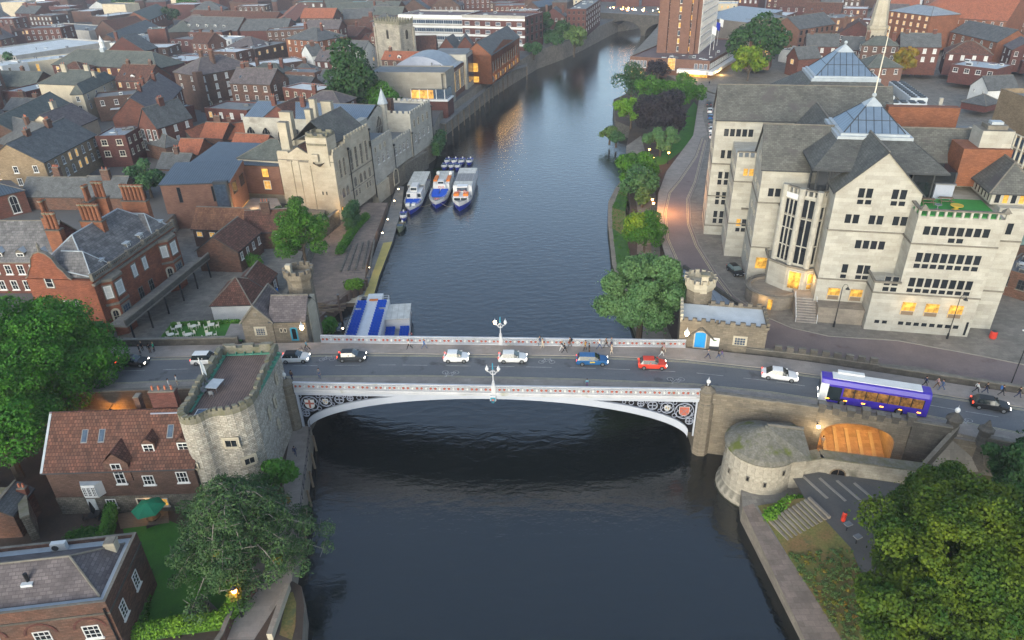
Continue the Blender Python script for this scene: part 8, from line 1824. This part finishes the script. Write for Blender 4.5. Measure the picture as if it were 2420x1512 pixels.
rings_(t,[(L*.715,-.7,3.,1),(L*.715,.7,3.,1),(L*.77,-1.2,3.3,0),(L*.79,1.2,3.3,0)])
# boats by the bridge
t,L = boatframe('party_boat','open topped party boat with rows of blue seats beside the bridge',(851,815),(884,708),3.36,3.36); t.rotation_euler.z += math.pi; t.location += Vector((math.cos(t.rotation_euler.z-math.pi),math.sin(t.rotation_euler.z-math.pi),0))*L; w = 6.
hull(L+3,w,fb=1.6,bow=.12).build('hull',t); b = MB(); b.box(.2,L,-2.9,2.9,1.2,3.3,'boat_white'); b.box(.3,L-.1,-2.8,2.8,3.3,3.36,'boat_white'); b.box(L,L+2.6,-1.4,1.4,1.3,3.3,'boat_white'); b.box(L+2.55,L+2.62,-1.2,1.2,2.2,3.1,'glass_blue'); b.box(L-.5,L,-.8,.8,3.4,3.55,'orange'); b.build('cabin',t)
k = 0
NR = max(6,int((L-1.6)/.88))
for i in range(NR):
 x = .9+i*(L-1.6)/NR
 for y in (-2.4,-1.85,-1.3,1.3,1.85,2.4):
  if k < 98 and not (i == NR-4 and abs(y) > 1.5): place('seat',seatme,t,(x,y,3.36)); k += 1
rail(t,[(.2,-2.85),(L,-2.85)],3.36,4.2); rail(t,[(.2,2.85),(L,2.85),(L,-2.85)],3.36,4.2)
t,L = boatframe('canopy_boat','white canopied boat with blue seats moored outside the open topped party boat',(934,815),(943,722),1.6,3.1); t.rotation_euler.z += math.pi; t.location += Vector((math.cos(t.rotation_euler.z-math.pi),math.sin(t.rotation_euler.z-math.pi),0))*L; w = 4.6
hull(L+2,w,fb=1.3,bow=.12).build('hull',t); b = MB(); b.box(L*.55,L+.6,-2.2,2.2,3.,3.15,'boat_cream'); b.box(L*.58,L+.3,-2.1,2.1,1.,3.,'boat_white'); b.build('canopy',t)
for i in range(int(L*.55/.88)):
 for y in (-1.8,-1.25,-.7,.7,1.25,1.8): place('seat',seatme,t,(.8+i*.88,y,1.05))
rail(t,[(.2,-2.25),(L*.5,-2.25)],1.1,1.9); rail(t,[(.2,2.25),(L*.5,2.25)],1.1,1.9); rings_(t,[(L*.3,-2.35,1.6,0),(L*.15,-2.35,1.6,0)])
def smallboat(label,p,ang,group='small white hire boats',col='boat_white'):
 t = thing('motor_boat',label,'boat',p,ang,group); b = hull(4.6,2.,'hull_blue' if col == 'boat_white' else col,col,.75,'boat_deck',.4,.2,9); b.v = [(x-2.3,y,z) for x,y,z in b.v]; b.build('hull',t)
 b = MB(); b.box(-.1,1.2,-.75,.75,.5,.95,col); b.face([(1.2,-.7,.95),(1.2,.7,.95),(.75,.62,1.35),(.75,-.62,1.35)],'glass_blue'); b.build('cuddy',t); b = MB(); b.box(-1.9,-.6,-.7,.7,.45,.7,'hull_blue' if col == 'boat_white' else 'timber'); b.build('seat',t); b = MB(); b.box(-2.5,-2.25,-.18,.18,.3,1.1,'white_paint'); b.build('outboard_motor',t); return t
pa = -math.pi/2+.1
for i,(x,y) in enumerate(((1135,165),(1255,168),(1375,168),(1508,168),(1085,250),(1205,250),(1310,252))):
 smallboat('small white hire boat, '+('first','second','third','last')[i]+' from the left in the far row' if i < 4 else 'small white hire boat half hidden in the near row, '+('leftmost','middle','rightmost')[i-4],W(bt(x,y),.3),pa-.2)
smallboat('lone white motor boat moored at the end of the pontoon',W(bt(385,1100),.3),pa,None); smallboat('green open workboat with clutter behind the lone white motor boat',W(bt(340,1285),.3),pa-.15,None,'hull_green')
for a,c,lb in ((bt(600,915),bt(900,845),'pale mooring rope between the left and middle cruise boats'),(bt(1010,850),bt(1230,915),'dark mooring rope between the middle and right cruise boats')):
 p0,p1 = W(a,1.8),W(c,1.8); t = thing('mooring_rope',lb,'rope',p0); b = MB(); d = p1-p0; b.tube([tuple(d*u+Vector((0,0,-.5*math.sin(math.pi*u)))) for u in np.linspace(0,1,7)],.04,'rope',4); b.build('strand',t)
# pontoon
t = thing('pontoon','long narrow floating pontoon with yellow and grey decking on the left bank','pontoon',(0,0,0)); lft = [W(p,.75) for p in ((6,965,1290),(6,1035,1125),(6,1150,790),(6,1255,480),(6,1330,250))]; rgt = [W(p,.75) for p in ((6,1110,1290),(6,1165,1095),(6,1290,770),(6,1375,470),(6,1400,250))]
for i in range(4):
 for f0,f1,m in ((0,.38,'pontoon_grey'),(.38,1,'pontoon_yellow' if i < 2 else 'pontoon_grey')):
  b = MB(); A,B_,C_,D_ = lft[i].lerp(rgt[i],f0),lft[i].lerp(rgt[i],f1),lft[i+1].lerp(rgt[i+1],f1),lft[i+1].lerp(rgt[i+1],f0); b.prism([(p.x,p.y) for p in (A,B_,C_,D_)],-.2,.75,'dark_grey',m); b.build('deck_section',t)
b = MB()
for i in range(4):
 for z in (1.2,1.7): b.cyl((lft[i].x,lft[i].y,z),(lft[i+1].x,lft[i+1].y,z),.03,.03,'dark_grey',4)
b.build('railing',t)
for i,p in enumerate(((6,1075,1015),(6,1195,690),(6,1245,560),(6,1308,385),(6,1347,275),(10,820,80))):
 q0 = W(p,1.9); t = thing('bollard_light','glowing light on a short pontoon post, '+('nearest the gangway','second beyond the gangway','third beyond the gangway','beside the striped railing hook','at the far end under the guildhall arch','beside the open topped party boat')[i],'light',(q0.x,q0.y,.7),0,'lights along the pontoon'); b = MB(); b.cyl((0,0,0),(0,0,1.1),.05,.05,'dark_grey',5); b.build('post',t); b = MB(); b.ell((0,0,1.22),(.15,.15,.13),'lamp_glow',8,5); b.build('lamp_head',t); lamp((q0.x,q0.y,2.1),14,(1.,.75,.5),.1)
t = thing('gangway','grey ramp with railings joining the riverside terrace to the pontoon','gangway',W((6,855,1090),2.3)); e = W((6,1075,1100),.8)-t.location; b = MB(); d = Vector((e.x,e.y,0)); n_ = Vector((-d.y,d.x,0)).normalized()*.6; A = [-n_,e-n_,e+n_,n_]; b.face(A,'pontoon_grey'); b.face([a-Vector((0,0,.2)) for a in A[::-1]],'dark_grey'); b.face([A[0]-Vector((0,0,.2)),A[1]-Vector((0,0,.2)),A[1],A[0]],'mid_grey'); b.build('deck',t)
b = MB(); [b.cyl(s_*n_+Vector((0,0,1)),e+s_*n_+Vector((0,0,1)),.03,.03,'dark_grey',4) or 1 for s_ in (-1,1)]; [b.cyl(e*u+s_*n_,e*u+s_*n_+Vector((0,0,1)),.03,.03,'dark_grey',4) for s_ in (-1,1) for u in (0,.33,.66,1)]; b.build('railing',t)
for i,(p,h_) in enumerate((((6,810,1500),6.5),((10,690,130),5.))): q0 = W(p,.5); t = thing('mooring_pile',('rusty steel mooring pile beside the open topped party boat','rusty steel mooring pile behind the far parapet')[i],'post',(q0.x,q0.y,-1)); b = MB(); b.cyl((0,0,0),(0,0,h_),.22,.22,'steel_pile',8); b.cyl((0,0,h_),(0,0,h_+.1),.25,.25,'mid_grey',8); b.build('pole',t)
t = thing('sheet_piling','rusty corrugated sheet pile edge of the riverside terrace','wall',(TEp[3][0],TEp[3][1],-.5)); b = MB()
for a,c in zip(TEp[3:-1],TEp[4:]):
 a,c = Vector(a),Vector(c); n = max(2,int((c-a).length/.7)); d = (c-a).normalized(); nn = Vector((d.y,-d.x)) if (d.y,-d.x)[0] > 0 else Vector((-d.y,d.x))
 for i in range(n):
  p0,p1 = a.lerp(c,i/n),a.lerp(c,(i+1)/n); o0 = .05 if i % 2 else .45; b.obox(((p0.x+p1.x)/2+nn.x*o0/2-TEp[3][0],(p0.y+p1.y)/2+nn.y*o0/2-TEp[3][1],0),d,(p1-p0).length,.3+o0,2.85,'steel_pile')
b.build('sheet',t)
wallthing('stone_wall','tall stone wall at the back of the riverside terrace below the guildhall',[(-41.2,112),(-41.2,120),(-44.2,160-18),(-40.5,157)],2.,5.9,th=.6,m='rubble')
r = random.Random(3)
t = thing('rubble_ledge','rows of broken stone ledges on the riverside terrace','ledge',W((6,900,900),2.32)); b = MB()
for k in range(5):
 a,c = W((6,800+k*70,1060-k*10),2.3)-t.location,W((6,900+k*55,810-k*12),2.3)-t.location; d = (c-a).xy.normalized(); b.obox(((a.x+c.x)/2,(a.y+c.y)/2,0),d,(c-a).length,.35,.22+.05*k,'rubble')
b.build('stone_course',t)
t = thing('timber_stack','jumble of grey timber baulks beside the left lodge','timber',W((6,640,1420),2.2)); b = MB()
for k in range(11): a = r.uniform(-.6,.5); b.obox((r.uniform(-2.5,2.5),r.uniform(-2,2),.1+.12*(k % 4)),(math.cos(a),math.sin(a)),r.uniform(3,5),.25,.25,'timber')
b.build('baulk',t)
t = thing('floating_platform','pale square floating platform beside the party boat','platform',W((6,900,1330),.6)); b = MB(); b.box(-1.9,1.9,-1.3,1.3,-.6,.15,'timber','render_cream'); b.build('deck',t); rail(t,[(-1.9,-1.2),(-1.9,1.2)],.15,1.1,'mid_grey')
# ---------------------------------------------------------------- street furniture
def walklamp(label,p,h,style='hook',on=False,group='lamp columns on the pavements'):
 t = thing('street_lamp',label,'street lamp',p,0,group); b = MB(); b.lathe((0,0,0),[(.16,0),(.14,.9),(.07,1.),(.05,h)],'black_iron',8); b.build('column',t); b = MB()
 if style == 'hook': b.tube([(0,0,h),(.15,-.1,h+.5),(.5,-.3,h+.5),(.6,-.4,h+.2)],.035,'black_iron',5); b.lathe((.6,-.4,h-.2),[(.34,0),(.12,.3),(0,.45)],'black_iron',8); b.build('lantern',t)
 elif style == 'globe': b.lathe((0,0,h),[(.2,0),(.28,.35),(.24,.5)],'lamp_orange' if on else 'lead_edge',8); b.lathe((0,0,h+.5),[(.32,0),(.1,.25),(0,.4)],'black_iron',8); b.build('lantern',t)
 else: b.box(-1.2,1.2,-.1,.1,h,h+.12,'boat_white'); b.build('lamp_head',t)
 return t
walklamp('black hooked lamp column in front of the middle office wing',W((1970,772),7.),7.); walklamp('black hooked lamp column in front of the right office wing',W((2238,800),7.),7.)
walklamp('tall street lamp with twin white heads at the right edge',W((2385,918),7.6),9.,'twin')
for i,(p,z) in enumerate((((3,1300,1410),7),((3,1482,1440),7),((3,1335,1490),7),((7,1328,370),8.5),((7,1338,405),8.5))):
 c_ = W(p,z+.3); walklamp('glowing orange lantern '+('left of the garden lawn path','on the garden lawn','nearest the twin round trees','farther one beside the spruce','nearer one beside the spruce')[i],(c_.x,c_.y,4.),z-4,'globe',True,'lanterns in the riverside gardens'); lamp((c_.x+(.4 if i < 3 else 2.5),c_.y-.3-(0 if i < 3 else 3),z+.2+(0 if i < 3 else 2.5)),120 if i < 3 else 900,(1.,.42,.12),.2)
c_ = W((13,2215,1055),6.5); walklamp('glowing orange lantern at the corner of the clipped hedge',(c_.x,c_.y,2.8),3.6,'globe',True); lamp((c_.x,c_.y,6.9),40,(1.,.45,.12),.15)
for lb,p,z in (('white lantern with warm glow on the left lodge wall',(10,435,60),12.2),('white lantern with warm glow on the right lodge wall',(11,1650,115),12.4)):
 c_ = W(p,z); t = thing('wall_lantern',lb,'lamp',c_); b = MB(); b.lathe((0,-.25,-.5),[(.1,0),(.3,.35),(.26,.8)],'lamp_glow',8); b.lathe((0,-.25,.3),[(.32,0),(.1,.3),(0,.7)],'white_paint',8); b.build('lantern',t); b = MB(); b.cyl((0,-.25,-.5),(0,.5,-.9),.05,.05,'black_iron',5); b.build('bracket',t); lamp((c_.x,c_.y-.5,z),30,(1.,.7,.4),.2)
t = thing('parasol','green hexagonal parasol on the patio of the tiled house','parasol',(*W((350,1197),5.2)[:2],2.82)); b = MB(); b.lathe((0,0,2.2),[(1.9,0),(1.,.45),(0,.75)],'parasol_green',6,.3); b.build('canopy',t); b = MB(); b.cyl((0,0,0),(0,0,2.9),.04,.04,'timber',6); b.build('pole',t)
t = thing('garden_table','dark round table under the green parasol','table',t.location+Vector((.15,.1,0))); b = MB(); b.cyl((0,0,.7),(0,0,.75),.8,.8,'black_iron',14); b.build('table_top',t); b = MB(); b.cyl((0,0,0),(0,0,.7),.07,.07,'black_iron',6); b.build('leg',t)
t = thing('closed_parasol','closed black parasol on a dark table by the pale blue door','parasol',W((227,1225),2.82)); b = MB(); b.lathe((0,0,.9),[(.12,0),(.3,.4),(.12,1.5),(0,1.9)],'black_iron',8); b.build('canopy',t); b = MB(); b.cyl((0,0,0),(0,0,.9),.04,.04,'black_iron',6); b.cyl((0,0,.68),(0,0,.73),.7,.7,'black_iron',14); b.build('table_top',t)
dm = chairmesh('black_iron'); wmh = chairmesh('cream_paint')
for i,(dx,dy,a) in enumerate(((-.9,-.4,110),(.9,-.4,-110),(0,1,0))): chair(W((227,1225),2.82)+Vector((dx,dy,0)),rad(a),'black garden chair %s the closed parasol table' % ('left of','right of','behind')[i],dm,'black garden chairs')
p = W((13,1880,1240),2.83)
for i in range(4): chair(p+Vector((math.cos(i*1.57)*.9,math.sin(i*1.57)*.9,0)),i*1.57-1.57,'dark grey garden seat on the round patio by the clipped hedge',dm,'garden seats on the round patio')
t = thing('garden_table','dark grey table on the round patio by the clipped hedge','table',p); b = MB(); b.box(-.5,.5,-.5,.5,.66,.72,'dark_grey'); b.build('table_top',t); b = MB(); b.cyl((0,0,0),(0,0,.66),.06,.06,'dark_grey',6); b.build('leg',t)
# cafe lawn on its raised bed
cl = [W(p,9.05) for p in ((380,806),(572,806),(572,756),(412,762))]; b = MB(); b.prism([(p.x,p.y) for p in cl],5,9.05,'dark_stone','grass_lawn'); struct('lawn',b); b = MB(); q_ = [W(p,9.06) for p in ((528,802),(590,802),(590,765),(545,765))]; b.prism([(p.x,p.y) for p in q_],5,9.08,'dark_stone','paving'); struct('patio',b)
for i,(x,y,kind,chs) in enumerate(((1697,78,0,(110,200)),(1838,75,1,(60,150)),(2005,62,0,(20,130,200)),(1625,155,1,(40,140,260)),(1790,155,0,(150,60)),(1985,150,0,(130,230,20)))):
 p = W((9,x,y+18),9.06); w_ = ('back left','back middle','back right','front left','front middle','front right')[i]
 t = thing('cafe_table','pale %s cafe table at the %s of the lawn' % ('round' if kind else 'square',w_),'table',p,.3,'pale cafe tables on the lawn'); b = MB(); (b.cyl((0,0,.7),(0,0,.74),.5,.5,'cream_paint',14) if kind else b.box(-.48,.48,-.48,.48,.7,.74,'cream_paint')); b.build('table_top',t)
 for sx,sy in ((-.35,-.35),(.35,-.35),(.35,.35),(-.35,.35)): b = MB(); b.cyl((sx,sy,0),(sx,sy,.7),.03,.03,'cream_paint',5); b.build('leg',t)
 for j,a in enumerate(chs): chair(p+Vector((math.cos(rad(a)),math.sin(rad(a)),0))*.85,rad(a-90),'pale cafe chair on the %s side of the %s lawn table' % ('right' if math.cos(rad(a)) > .3 else 'left' if math.cos(rad(a)) < -.3 else 'far',w_),wmh,'pale cafe chairs on the lawn','cafe_chair')
# walkway railing and timber piles on the left quay
rl = [Vector((*p,2.8)) for p in QLp[:5]]; t = thing('quay_railing','black iron railing along the riverside walk below the medieval tower','railing',rl[0]); b = MB()
for a,c in zip(rl[:-1],rl[1:]):
 for z in (.5,1.1): b.cyl(a-rl[0]+Vector((0,0,z)),c-rl[0]+Vector((0,0,z)),.035,.035,'black_iron',4)
 for k in range(4): q0 = a.lerp(c,k/4)-rl[0]; b.cyl(q0,q0+Vector((0,0,1.1)),.04,.04,'black_iron',4)
b.build('rail',t)
for i in range(7):
 q0 = rl[min(3,i//2)].lerp(rl[min(4,i//2+1)],(i % 2)*.5+.25); t = thing('fender_pile','weathered timber fender pile against the left quay wall, number %s from the bridge' % ('one','two','three','four','five','six','seven')[i],'post',(q0.x+.45,q0.y,-1),0,'timber fender piles on the left quay'); b = MB(); b.cyl((0,0,0),(-.1,0,3.6),.17,.15,'timber',7); b.build('post',t)
for lb,p,sz,m in (('red lifebuoy housing on the quay bank right of the steps',(16,708,385),(.25,.2,1.3),'plastic_red'),('red and white litter bin left of the lit archway',(12,330,1200),(.4,.35,1.3),'boat_white'),('dark green kiosk pillar left of the lit archway',(12,385,1195),(.45,.4,4.),'grass'),('red litter bin beside the office side steps',(12,2120,170),(.5,.4,1.2),'plastic_red'),('blue plastic barrel behind the left lodge turret',(6,195,1265),(.4,.4,1.2),'plastic_blue')):
 z = 2.35 if 'office' not in lb and 'barrel' not in lb else 7.02 if 'office' in lb else 5.25
 if 'quay bank' in lb: z = 3.9
 c_ = W(p,z); t = thing('lifebuoy_housing' if 'buoy' in lb else 'barrel' if 'barrel' in lb else 'kiosk_pillar' if 'kiosk' in lb else 'litter_bin',lb,'bin' if 'bin' in lb else 'barrel' if 'barrel' in lb else 'post',c_); b = MB(); b.lathe((0,0,0),[(sz[0]*.9,0),(sz[0],sz[2]*.1),(sz[0],sz[2]*.85),(sz[0]*.7,sz[2])],m,10); b.build('body',t); b = MB(); b.cyl((0,0,sz[2]),(0,0,sz[2]+.06),sz[0]*.8,sz[0]*.6,'dark_grey',10); b.build('lid',t)
for i,p in enumerate(((16,740,480),(16,830,600))): c_ = W(p,3.9); t = thing('barbecue_stand','grey metal stand with flat top on the quay bank, %s the steps' % ('nearer','farther from')[i],'stand',c_,.4); b = MB(); b.box(-.4,.4,-.3,.3,.95,1.1,'mid_grey'); b.build('top',t); b = MB(); b.cyl((0,0,0),(0,0,.95),.06,.06,'black_iron',6); b.build('leg',t)
t = thing('quay_steps','wide timber edged steps climbing the grass bank beside the round tower','steps',W((16,100,480),2.4)); e = W((16,480,270),3.9)-t.location; b = MB(); d = e.xy; d.normalize()
for k in range(11): u = k/10; b.obox((e.x*u,e.y*u,-.1),(-d.y,d.x),3.4,.32,.35+1.55*u,'quay_stone')
b.build('tread',t)
b = MB(); wv = [W(p,.5) for p in ((16,160,1010),(16,590,1560))]; t = thing('landing_steps','long stone landing steps at the water edge in the bottom right','steps',(wv[0].x,wv[0].y,0)); d = (wv[1]-wv[0]).xy; Ln = d.length*2; d.normalize()
for k in range(3): b.obox((d.x*Ln/2-(.4-k*.5)*(-d.y),d.y*Ln/2-(.4-k*.5)*d.x,-1),d,Ln,.5,1.5+k*.55,'quay_stone')
b.build('tread',t)
sheet('mossy_bank',pts([(660,1500),(672,1440),(682,1402),(692,1398),(700,1425),(698,1480),(690,1512)],2.83),2.83,'grass_rough')
t = thing('quay_wall','low buff stone wall along the riverside path at the bottom left','wall',W((640,1512),2.8)); b = MB(); e = W((682,1392),2.8)-t.location; d = e.xy.normalized(); b.obox((e.x/2,e.y/2,0),d,e.xy.length,.55,.9,'cream_stone','quay_stone'); b.build('masonry',t)
# ---------------------------------------------------------------- people
def personmesh(pose):
 sw = {'walk': 1.,'stroll': .55,'stand': .12}[pose]; V = []; E = []; Rr = []; Lb = []
 def v(p,r,lb,par=None):
  V.append(p); Rr.append(r); Lb.append(lb)
  if par is not None: E.append((par,len(V)-1))
  return len(V)-1
 pel = v((0,0,.95),(.15,.11),3); ab = v((.01,0,1.1),(.135,.1),2,pel); ch = v((.02,0,1.3),(.165,.11),2,ab); nk = v((.02,0,1.47),(.06,.06),0,ch); hd = v((.03,0,1.58),(.085,.078),0,nk); ht = v((.02,0,1.7),(.075,.07),1,hd); v((.115,0,1.585),(.018,.016),0,hd)
 for s in (1,-1):
  hip = v((0,s*.09,.9),(.095,.09),3,pel); kn = v((.2*s*sw+.04,s*.1,.5),(.062,.06),3,hip); ank = v((.34*s*sw-(.1*sw if s < 0 else 0),s*.1,.1+(.08*sw if s < 0 else 0)),(.04,.04),3,kn); v((V[ank][0]+.15,s*.11,.05+(.04*sw if s < 0 else 0)),(.035,.045),4,ank)
  sh = v((.01,s*.2,1.4),(.06,.055),2,ch); el = v((-.14*s*sw,s*.25,1.13),(.045,.045),2,sh); wr = v((-.22*s*sw+.06,s*.25,.9),(.03,.028),2,el); pm = v((-.22*s*sw+.075,s*.25,.83),(.036,.02),0,wr)
  px_,pz = V[pm][0],.83
  for k,ln in enumerate((.07,.08,.075,.06)): f1 = v((px_+.03-.02*k+.004,s*.25,pz-.04),(.009,.009),0,pm); v((px_+.03-.02*k,s*.245,pz-.04-ln*.7),(.008,.008),0,f1)
  th = v((px_+.045,s*.24,pz+.01),(.01,.01),0,pm); v((px_+.065,s*.235,pz-.035),(.009,.009),0,th)
 import bmesh
 bm = bmesh.new(); ly = bm.verts.layers.skin.new(); vs = []
 for p,r_ in zip(V,Rr): q0 = bm.verts.new(p); q0[ly].radius = r_; vs.append(q0)
 vs[0][ly].use_root = True
 for a,c in E: bm.edges.new((vs[a],vs[c]))
 me = bpy.data.meshes.new('tmp'); bm.to_mesh(me); bm.free(); o = bpy.data.objects.new('tmp',me); COL.objects.link(o); o.modifiers.new('s','SKIN').use_smooth_shade = True; o.modifiers.new('u','SUBSURF').levels = 1
 dg = bpy.context.evaluated_depsgraph_get(); out = bpy.data.meshes.new_from_object(o.evaluated_get(dg)); bpy.data.objects.remove(o); out.name = 'body'
 VA = np.array(V)
 for pl in out.polygons: c = np.array(pl.center); pl.material_index = Lb[int(np.argmin(((VA-c)**2).sum(1)-np.array([x[0]**2 for x in Rr])*.5))]
 return out
PM = {k: personmesh(k) for k in ('walk','stroll','stand')}
CC = {'black': (.015,.015,.018),'white': (.65,.65,.63),'cream': (.55,.47,.36),'blue': (.05,.15,.4),'denim': (.07,.12,.24),'grey': (.2,.2,.21),'brown': (.13,.075,.045),'mustard': (.45,.25,.04),'green': (.03,.4,.22),'teal': (.15,.42,.5),'purple': (.2,.08,.25),'navy': (.02,.03,.08),'red': (.4,.05,.04),'pink': (.5,.3,.3),'olive': (.16,.15,.05),'hair': (.03,.018,.01),'fair': (.35,.24,.12)}
for k,c in CC.items(): M['cl_'+k] = mat('cloth_'+k,c,tuple(x*.8 for x in c),rough=.85,coord='Object')
def person(label,p,z,ang,pose,top,bot,hair='hair',sc=1.,bag=None,group='people walking along the pavements'):
 loc = W(p,z) if isinstance(p,tuple) else p; t = thing('person',label,'person',loc,ang,group); me = PM[pose].copy(); mi_ = [q0.material_index for q0 in me.polygons]
 for m in ('skin','cl_'+hair,'cl_'+top,'cl_'+bot,'cl_black'): me.materials.append(M[m])
 me.polygons.foreach_set('material_index',mi_); o = place('body',me,t); o.scale = (sc,)*3; b = MB(); b.ell((.0,0,1.66*sc),(.1,.09,.08),'cl_'+hair,8,5); b.ell((-.04,0,1.6*sc),(.07,.085,.1),'cl_'+hair,8,5); b.build('hair',t)
 if bag: b = MB(); b.box(-.32,-.13,-.15,.15,1.05*sc,1.45*sc,'cl_'+bag); b.build('backpack',t)
zp = 9.125; R0 = 0.; Lf = math.pi
PPL = [('person in white top and black trousers striding left on the far pavement',(968,825),Lf,'walk','white','black'),('person in a blue dress walking on the far pavement left of centre',(1003,824),R0,'walk','blue','denim','fair'),
 ('person in dark clothes against the far parapet right of the crown lamps',(1276,817),Lf,'stroll','navy','denim'),('person in cream clothes beside the dark clad one on the far pavement',(1282,823),R0,'stroll','cream','cream'),('person all in black ahead of the blue taxi on the far pavement',(1334,834),R0,'walk','black','black'),('person in pale trousers behind the one all in black',(1328,829),Lf,'walk','black','white','fair'),
 ('person in brown coat with dark backpack by the far parapet',(1347,820),Lf,'stroll','brown','black'),('person in mustard jacket and black trousers on the far pavement',(1383,828),Lf,'stroll','mustard','black'),('person in black coat right of the mustard jacket',(1392,834),R0,'stand','black','brown'),
 ('person in white shirt and jeans striding behind the blue taxi',(1416,825),R0,'walk','white','denim','fair'),('person in rust jacket and black trousers on the far pavement',(1432,822),Lf,'walk','brown','black'),('person in grey walking close to the far parapet',(1444,820),R0,'stroll','grey','navy'),('person in long cream coat on the kerb between the taxi and the red car',(1445,838),Lf,'stroll','cream','cream','fair'),
 ('person in brown top with white trousers near the right end of the far pavement',(1563,843),R0,'walk','brown','white'),('person in pink top beside the white trousered one',(1568,834),R0,'walk','pink','cream'),('person in grey coat walking past the right lodge notice board',(1672,848),R0,'walk','grey','navy'),('child in dark top and jeans in front of the right lodge',(1697,847),R0,'walk','black','denim'),('person in purple top beside the child at the right lodge',(1705,843),R0,'walk','purple','denim'),
 ('person in grey jacket standing on the near pavement by the left turret',(756,894),-1.6,'stand','grey','denim'),('person in brown jacket beside the left stone turret',(691,899),1.2,'stand','brown','navy'),('child in pale blue top at the near parapet',(1387,913),-1.4,'stand','teal','purple'),
 ('person in white by the near wall left of the tower',(402,919),.6,'stand','white','white'),('second person in white leaning over beside the tower',(421,910),3.6,'stand','white','cream'),('person in green jacket with a group on the far left pavement',(366,831),3.4,'stand','green','black','fair'),
 ('fair haired person in black in the group on the far left pavement',(338,829),0.,'stand','black','black','fair'),('dark clad person nearest the kerb in the far left group',(356,835),2.,'stand','black','brown'),('dark clad person at the left of the far left group',(332,836),.5,'stand','black','black'),('person in pale blue coat pushing a bicycle beside the left lodge',(726,827),Lf,'walk','teal','brown','fair'),
 ('person in dark jacket ahead of the bus on the far pavement',(2184,914),R0,'walk','navy','black'),('person in pink top behind the purple bus',(2213,917),Lf,'walk','pink','brown'),('person in denim beside the pink top behind the bus',(2224,922),Lf,'walk','denim','denim'),('person in white top and dark trousers near the right edge',(2305,928),R0,'walk','white','black'),('person in dark jacket following the white top at the right',(2327,929),R0,'walk','black','navy'),
 ('person with blue backpack striding at the right edge',(2365,935),R0,'walk','black','black'),('person with lime bag last at the right edge',(2404,940),R0,'walk','black','navy')]
for a in PPL:
 lb,p,an,po,tp_,bo = a[:6]; x = W(p,9.).x; z = zr(x)+.125
 if x < -58: z = 9.1
 person(lb,p,z,an-(.08 if x < 25 else .35),po,tp_,bo,a[6] if len(a) > 6 else 'hair',.72 if 'child' in lb else 1.,'black' if 'dark backpack' in lb else 'blue' if 'blue backpack' in lb else None)
person('person in navy jacket with blue bag on the riverside walk below the tower',(699,1078),2.81,1.8,'stroll','navy','navy',group=None); person('person in olive coat sitting height at the foot of the sloping path',W((2299,1092),4.9),0,1.,'stand','olive','red',group=None); person('person in black approaching the hotel entrance',(1676,201),7.02,1.6,'walk','black','navy',group=None); person('person in green walking up the street beside the gardens',(1671,246),7.02,1.6,'walk','olive','denim',group=None); person('person in white at the left side of the lit archway',(12,505,1190),2.33,1.,'stand','white','cream',group=None)
p = W((722,828),9.13); t = thing('bicycle','dark bicycle held by the person in pale blue by the left lodge','bicycle',p+Vector((0,-.45,0)),Lf)
for x in (-.52,.52):
 b = MB()
 for k in range(12): a0,a1 = k*math.pi/6,(k+1)*math.pi/6; b.cyl((x+.34*math.cos(a0),0,.34+.34*math.sin(a0)),(x+.34*math.cos(a1),0,.34+.34*math.sin(a1)),.02,.02,'tyre',4)
 b.build('wheel',t)
b = MB(); [b.cyl(a,c,.02,.02,'dark_grey',4) for a,c in (((-.52,0,.34),(-.2,0,.85)),((-.2,0,.85),(.35,0,.85)),((.35,0,.85),(0,0,.34)),((0,0,.34),(-.52,0,.34)),((0,0,.34),(-.2,0,.85)),((.52,0,.34),(.36,0,1.)))]; b.build('frame',t); b = MB(); b.box(-.3,-.1,-.06,.06,.88,.94,'black_iron'); b.build('saddle',t); b = MB(); b.cyl((.36,-.25,1.),(.36,.25,1.),.02,.02,'black_iron',4); b.build('handlebar',t)
r = random.Random(9); cols = list(CC)[:12]
for i in range(16):
 u = i/15.; c_ = W((2,1920+u*110,960-u*110),6.3)+Vector((r.uniform(-1.2,.4),0,0)); person('diner in %s seated area beside the cinema promenade, %s along the tables' % (cols[i % 12],('first','second','third','fourth','fifth','sixth','seventh','eighth','ninth','tenth','eleventh','twelfth','thirteenth','fourteenth','fifteenth','last')[i]),c_,0,r.uniform(0,6),'stand',cols[i % 12],'black','hair',.85,group='diners beside the cinema promenade')
 if i % 2 == 0: t = thing('table_lamp','small glowing table lamp on the cinema promenade, %s along the row' % ('first','second','third','fourth','fifth','sixth','seventh','eighth')[i//2],'lamp',c_+Vector((-.6,.3,.9)),0,'table lamps on the cinema promenade'); b = MB(); b.ell((0,0,.3),(.22,.22,.25),'lamp_glow',7,5); b.build('lamp_shade',t); lamp(c_+Vector((-.6,-.3,1.6)),25,(1.,.6,.25),.2)
hz = MB(); hz.box(-1400,1400,-320,1500,-12,H_+22,'felt'); o = hz.build('haze',kind='stuff'); o.data.materials.clear(); vm_ = bpy.data.materials.new('haze_air'); vm_.use_nodes = True; nt = vm_.node_tree; nt.nodes.clear(); out = nt.nodes.new('ShaderNodeOutputMaterial'); pv = nt.nodes.new('ShaderNodeVolumePrincipled'); pv.inputs['Color'].default_value = (.82,.88,1.,1); pv.inputs['Density'].default_value = HAZE; nt.links.new(pv.outputs[0],out.inputs['Volume']); o.data.materials.append(vm_)
